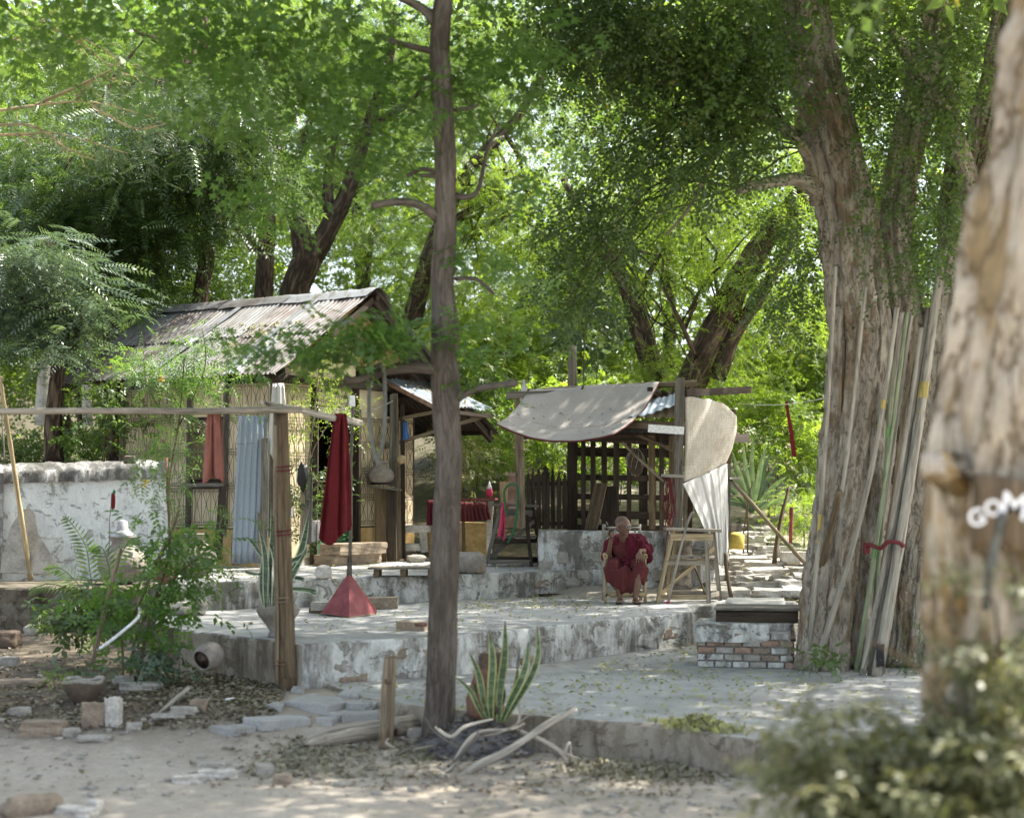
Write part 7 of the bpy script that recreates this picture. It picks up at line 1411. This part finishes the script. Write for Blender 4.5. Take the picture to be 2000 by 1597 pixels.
shrub('weed', 'pale weed beside the earthen bowl at the left', gp(106, 1340), [([gp(106, 1345), P(106, 1325, 14.3)], .004)], [([Bs(106, 1318, 14.2, 16, 10, .1)], 24, T_LANCE, 'leaf_bright', .35, dict(clump=.05, per=5))])
shrub('weed', 'broad blue-green leaves behind the earthen bowl', gp(140, 1320), [([gp(140, 1325), P(140, 1308, 14.6)], .004)], [([Bs(142, 1304, 14.6, 22, 8, .1)], 12, T_BIG, 'leaf_blue', .55, dict(clump=.06, per=5))])
shrub('weed', 'tiny weed by the broken flagstone', gp(330, 1520), [([gp(493, 1512), gp(493, 1512, .04)], .003)], [([Bs(493, 1508, 12.5, 9, 6, .06)], 10, T_SMALL, 'leaf_fore', .25, dict(clump=.03, per=5))])
# climbing yellow-flowered shrub in front of the hut
yh = 20.2
fs_ = shrub('flowering_shrub', 'tall shrub with yellow flower heads screening the left of the hut', P(335, 1100, yh), [([P(335, 1100, yh), P(330, 950, yh), P(350, 820, yh), P(360, 700, yh)], .02), ([P(350, 830, yh), P(400, 720, yh), P(395, 640, yh)], .012), ([P(345, 840, yh), P(290, 760, yh), P(280, 680, yh)], .012)],
    [([Bs(340, 760, yh, 70, 45, .7), Bs(400, 720, yh, 75, 40, .7), Bs(300, 700, yh, 55, 40, .6), Bs(330, 840, yh, 40, 50, .4), Bs(440, 760, yh, 45, 30, .4), Bs(460, 690, yh, 45, 35, .5)], 520, T_LANCE, 'leaf_fore', .72, dict(clump=.2, per=8)),
     ([Bs(400, 660, yh, 65, 25, .4), Bs(280, 730, yh, 50, 20, .4)], 180, T_PIN, 'leaf_blue', .7, dict(clump=.18, per=8))])
def flowers(T_, spots, Y, mat, s=.05, n=9):
    for (x, y) in spots:
        mb = MB(); c = P(x, y, Y)
        for k in range(n): mb.rock(c+V([random.uniform(-s, s) for _ in range(3)]), (s*.9, s*.7, s*.6), k, .1, 2, .2)
        T_.part('flower', mb, mat)
flowers(fs_, [(316, 742), (284, 944)], yh-.6, 'yellow', .045); flowers(fs_, [(300, 785), (320, 862)], yh-.5, 'terracotta', .03, 5)
shrub('creeper', 'light green creeper climbing beside the hut door', P(615, 1060, 22.6), [([P(612, 1062, 22.4), P(600, 950, 22.4), P(608, 860, 22.5), P(620, 750, 22.6), P(625, 690, 22.7)], .018), ([P(622, 1062, 22.4), P(640, 980, 22.3), P(605, 900, 22.4), P(660, 800, 22.7)], .012)],
    [([Bs(625, 740, 22.7, 45, 60, .3), Bs(655, 800, 22.9, 40, 40, .3), Bs(600, 830, 22.6, 30, 50, .25), Bs(680, 850, 22.9, 20, 60, .2), Bs(640, 690, 22.8, 35, 30, .3)], 330, T_SMALL, 'leaf_bright', .8, dict(clump=.16, per=8)),
     ([Bs(600, 1010, 22.3, 40, 40, .3), Bs(650, 960, 22.5, 35, 60, .3), Bs(580, 950, 22.2, 22, 60, .2)], 170, T_LEAFY, 'leaf_dark', .75, dict(clump=.14, per=7))], 'wood_tan')
Lp_ = Thing('rosette_plant', 'dark strappy rosette plant low beside the doorstep', 'plant', Zp(655, 1085, ZU)); mbp = potplant(MB(), Zp(655, 1088, ZU), 26, .34, .42, .045, 5, .9); Lp_.part('leaf_rosette', mbp, 'leaf_dark')
# palms at the left
def palm(label, base, fronds, Y, size=.05, mat='leaf_fore'):
    T_ = Thing('palm_seedling', label, 'plant', base); 
    for pts in fronds:
        sp = spline([P(x, y, Y+dy) for x, y, dy in pts], 8); n = len(sp); pos, yw, pt_, sc_ = [], [], [], []; q = []
        for i in range(3, n-1):
            d = (sp[i+1]-sp[i]).normalized(); side = d.cross(V((0, -.6, .8))).normalized(); L_ = .16*math.sin(PI*(.15+.8*i/n))+.02
            for s in (-1, 1):
                tip = sp[i]+(side*s*.85+d*.55)*L_+V((0, 0, -.03)); w_ = V((0, 0, .008))+d*.006; q.append([sp[i]-w_*.4, sp[i].lerp(tip, .4)+w_, tip, sp[i].lerp(tip, .4)-w_])
        mb = MB(); mb.tube(sp, [.006]*n, 4)
        o = T_.part('stalk', mb, 'leaf_fore'); mb = MB()
        for quad in q: mb.add(quad, quad, [(0, 1, 2, 3)])
        T_.part('frond', mb, mat)
palm('young palm with arching fronds before the white wall', gp(195, 1225), [[(196, 1220, 0), (178, 1130, 0), (165, 1060, 0), (128, 1008, .1)], [(196, 1220, 0), (160, 1150, -.1), (120, 1110, -.2), (92, 1112, -.3)], [(196, 1220, 0), (150, 1160, -.3), (100, 1140, -.5), (60, 1150, -.5)], [(196, 1220, 0), (220, 1120, 0), (250, 1060, 0), (272, 1050, 0)], [(196, 1220, 0), (150, 1190, -.3), (90, 1200, -.4), (58, 1225, -.5)], [(200, 1210, 0), (215, 1130, -.2), (200, 1070, -.2), (180, 1075, -.3)]], 17.6)
shrub('broad_leaf_plant', 'low broad-leaved plant at the foot of the bamboo bundle', Zp(1630, 1290, ZP), [([Zp(1630, 1300, ZP), P(1625, 1268, 15.6)], .006)], [([Bs(1628, 1270, 15.5, 38, 16, .15), Bs(1575, 1278, 15.5, 12, 12, .06)], 16, T_BIG, 'leaf_dark', .8, dict(clump=.08, per=4)), ([Bs(1575, 1300, 15.6, 16, 8, .1)], 30, T_SMALL, 'leaf_dark', .4, dict(clump=.06))])
shrub('ivy', 'small ivy creeping on the foot of the big tree right of the bamboo', Zp(1770, 1310, ZP), [([Zp(1770, 1315, ZP), P(1760, 1270, 15.9)], .005)], [([Bs(1755, 1290, 15.8, 25, 25, .15), Bs(1800, 1300, 15.8, 25, 12, .15), Bs(1805, 1200, 15.9, 8, 50, .1)], 110, T_SMALL, 'leaf_dark', .5, dict(clump=.08))])
# foreground bush, blurred, bottom right
yb = 6.2
shrub('foreground_bush', 'blurred grey-green bush filling the bottom right corner', (1.9, 6.3, 0), [([(1.9, 6.3, 0), P(1850, 1400, yb), P(1700, 1250, yb)], .012), ([(1.9, 6.3, 0), P(1950, 1300, yb), P(1930, 1150, yb)], .012), ([(1.7, 6.2, 0), P(1700, 1480, yb), P(1580, 1420, yb)], .012)],
    [([Bs(1850, 1530, yb, 190, 90, .5), Bs(1700, 1540, yb, 130, 80, .4), Bs(1975, 1430, yb, 110, 110, .4), Bs(1620, 1560, yb, 100, 50, .35), Bs(1880, 1620, yb, 250, 100, .5), Bs(1820, 1460, yb, 90, 45, .3)], 950, T_SPRIG, 'leaf_bush', .85, dict(clump=.10, per=9)),
     ([Bs(1945, 1280, yb, 45, 60, .25), Bs(1650, 1400, yb, 50, 30, .2), Bs(1610, 1470, yb, 50, 35, .2), Bs(1570, 1440, yb, 18, 40, .1), Bs(1950, 1120, yb, 22, 30, .15)], 200, T_SPRIG, 'leaf_bush', .75, dict(clump=.07, per=7))])
# feathery twigs entering at the top left, pale and dry
yf = 17.5
twl = Thing('thorn_branch', 'bare pale thorny branches with sparse fine leaves reaching in from the left', 'branch', P(-60, 220, yf)); mb = MB()
for k, pix in enumerate([[(-60, 225, yf), (80, 205, yf), (180, 200, yf), (300, 230, yf)], [(-60, 250, yf), (60, 245, yf), (130, 290, yf), (190, 315, yf)], [(-40, 265, yf), (50, 262, yf), (120, 262, yf), (250, 300, yf)], [(70, 205, yf), (170, 160, yf), (230, 120, yf), (150, 70, yf)], [(-60, 120, yf), (60, 60, yf), (100, 20, yf)], [(-60, 60, yf), (20, 20, yf), (60, -20, yf)], [(170, 200, yf), (260, 250, yf), (330, 240, yf)], [(90, 50, yf), (160, 85, yf), (210, 125, yf), (280, 135, yf)], [(150, 195, yf), (190, 150, yf), (240, 160, yf)]]):
    pts = spline([P(*p) for p in pix], 6); mb.tube(pts, lerp_list([.022, .012, .006], len(pts)), 6, nz=.2)
    for j in range(9):
        i = random.randrange(4, len(pts)-1); q = pts[i]+V((random.uniform(-.1, .5), random.uniform(-.2, .2), random.uniform(-.35, .15))); mb.tube(wiggle(pts[i], q, 5, .25, k*9+j), [.006, .005, .004, .003, .002, .001], 4)
twl.part('twigs', mb, 'wood_pale'); link('leaves', crown_mesh('leaves', [Bs(230, 150, yf, 130, 60, .6), Bs(330, 210, yf, 90, 60, .5), Bs(150, 260, yf, 140, 50, .5), Bs(60, 250, yf, 70, 50, .4), Bs(250, 320, yf, 60, 25, .3)], 700, T_FINE, 'leaf_blue', 1.2, twl.b, clump=.25, per=7), twl.o)
# vegetation on the bank behind and around the path
t_ = [('tall grass clump with tawny stalks behind the slim trunk', [Bs(905, 900, 27, 30, 60, .4)], 240, T_LANCE, 'litter_y', .8),
    ('bright bushes between the hut and the shelter', [Bs(950, 890, 28, 60, 50, .8), Bs(985, 850, 29, 60, 40, .8), Bs(900, 850, 29.5, 60, 50, .8)], 700, T_LEAFY, 'leaf_bright', 1.0),
    ('sunlit flowering bush right of the woven mat', [Bs(1500, 800, 29, 70, 60, 1), Bs(1570, 850, 28.5, 60, 60, .9), Bs(1480, 880, 28, 50, 40, .7)], 1500, T_LEAFY, 'leaf_bright', .85),
    ('leafy shrub standing behind the kerb stone', [Bs(1570, 985, 25.3, 42, 50, .5), Bs(1560, 1040, 25, 36, 28, .4)], 460, T_LANCE, 'leaf_bright', .6),
    ('low bushes beyond the white wall at the left', [Bs(60, 870, 27, 90, 30, .8), Bs(200, 860, 27, 70, 35, .8)], 600, T_LEAFY, 'leaf_mid', 1.0),
    ('leafy sapling between the hut wall and the white wall', [Bs(205, 850, 23.6, 45, 25, .4), Bs(215, 740, 23.6, 40, 60, .4), Bs(225, 810, 23.6, 40, 20, .3)], 260, T_LEAFY, 'leaf_mid', .9),
    ('big-leaved plant above the shelter roof, seen in front of the grey post', [Bs(1140, 630, 29, 45, 30, .5), Bs(1180, 680, 29, 40, 30, .5)], 40, T_BIG, 'leaf_blue', 2.2),
    ('undergrowth seen through the lattice at the left', [Bs(1080, 880, 29, 60, 30, .8), Bs(1180, 900, 29, 60, 40, .8)], 500, T_LEAFY, 'leaf_bright', .9),
    ('undergrowth seen through the lattice at the right', [Bs(1280, 900, 29, 60, 50, .8), Bs(1380, 880, 30, 60, 60, .8)], 600, T_LEAFY, 'leaf_bright', .9),
    ('low sunny thicket behind the shelter roof', [Bs(1200, 770, 31, 110, 40, 1), Bs(1380, 790, 31, 90, 50, 1), Bs(1100, 790, 31, 70, 50, 1)], 2200, T_LEAFY, 'leaf_bright', 1.1),
    ('low thicket under the big tree beyond the yard', [Bs(1760, 1050, 27, 120, 100, 1), Bs(1650, 950, 28, 90, 90, 1)], 1500, T_LEAFY, 'leaf_bright', 1.0),
    ('thicket behind the right edge of the hut roof', [Bs(900, 760, 30, 90, 50, 1), Bs(800, 700, 31, 90, 50, 1)], 1300, T_LEAFY, 'leaf_mid', 1.1)]
for lab, bl, n, tp, lm, sz in t_:
    c = bl[0]; b0 = V((c[0], c[1], gz(c[0], c[1]))); shrub('bush', lab, b0, [([b0, V(c[:3])], .02), ([b0+V((.1, 0, 0)), V(c[:3])+V((.3, 0, .1))], .015)], [(bl, n, tp, lm, sz, dict(clump=.25, per=9))])
ag = Thing('agave', 'large agave with upright pale green blades right of the shelter', 'plant', P(1470, 1000, 25.5))
for k in range(13):
    a = -1.35+2.7*k/12; L_ = 1.25-.3*abs(a); b0 = P(1468, 1000, 25.5); tip = b0+V((math.sin(a)*L_*.75, random.uniform(-.5, .3), math.cos(a)*L_)); x, e = strap_leaf(b0, tip, .13, (0, 0, .05*abs(a)), V((math.cos(a), 0, -math.sin(a)))); ag.part('leaf', x, 'leaf_blue'); 
# dry leaves and clutter on the roofs
def on_roof(n, f, mat, name, size, label=None):
    pos = np.array([tuple(f(random.random(), random.random())+V((0, 0, .03+random.random()*.02))) for _ in range(n)]); me = leaves_mesh(name, np.array([diamond(1, .5, .2, (-.5, 0, 0))]), pos, RNG.uniform(-PI, PI, n), RNG.normal(.4, .4, n), RNG.normal(0, .4, n), size*RNG.uniform(.5, 1.4, n), mat); o = link(name, me); o['kind'] = 'stuff'
on_roof(260, lambda u, v: hp(.7+1.6*u, .9+1.2*v*random.random()), 'litter_y', 'roof_leaves', .07); on_roof(120, lambda u, v: Q1.lerp(Q2, v)+s_v*(1.5*u), 'litter', 'roof_leaves', .07); on_roof(70, lambda u, v: cloth_fn(u, .3+.6*v)-V((0, 0, .02)), 'litter', 'roof_leaves', .035)
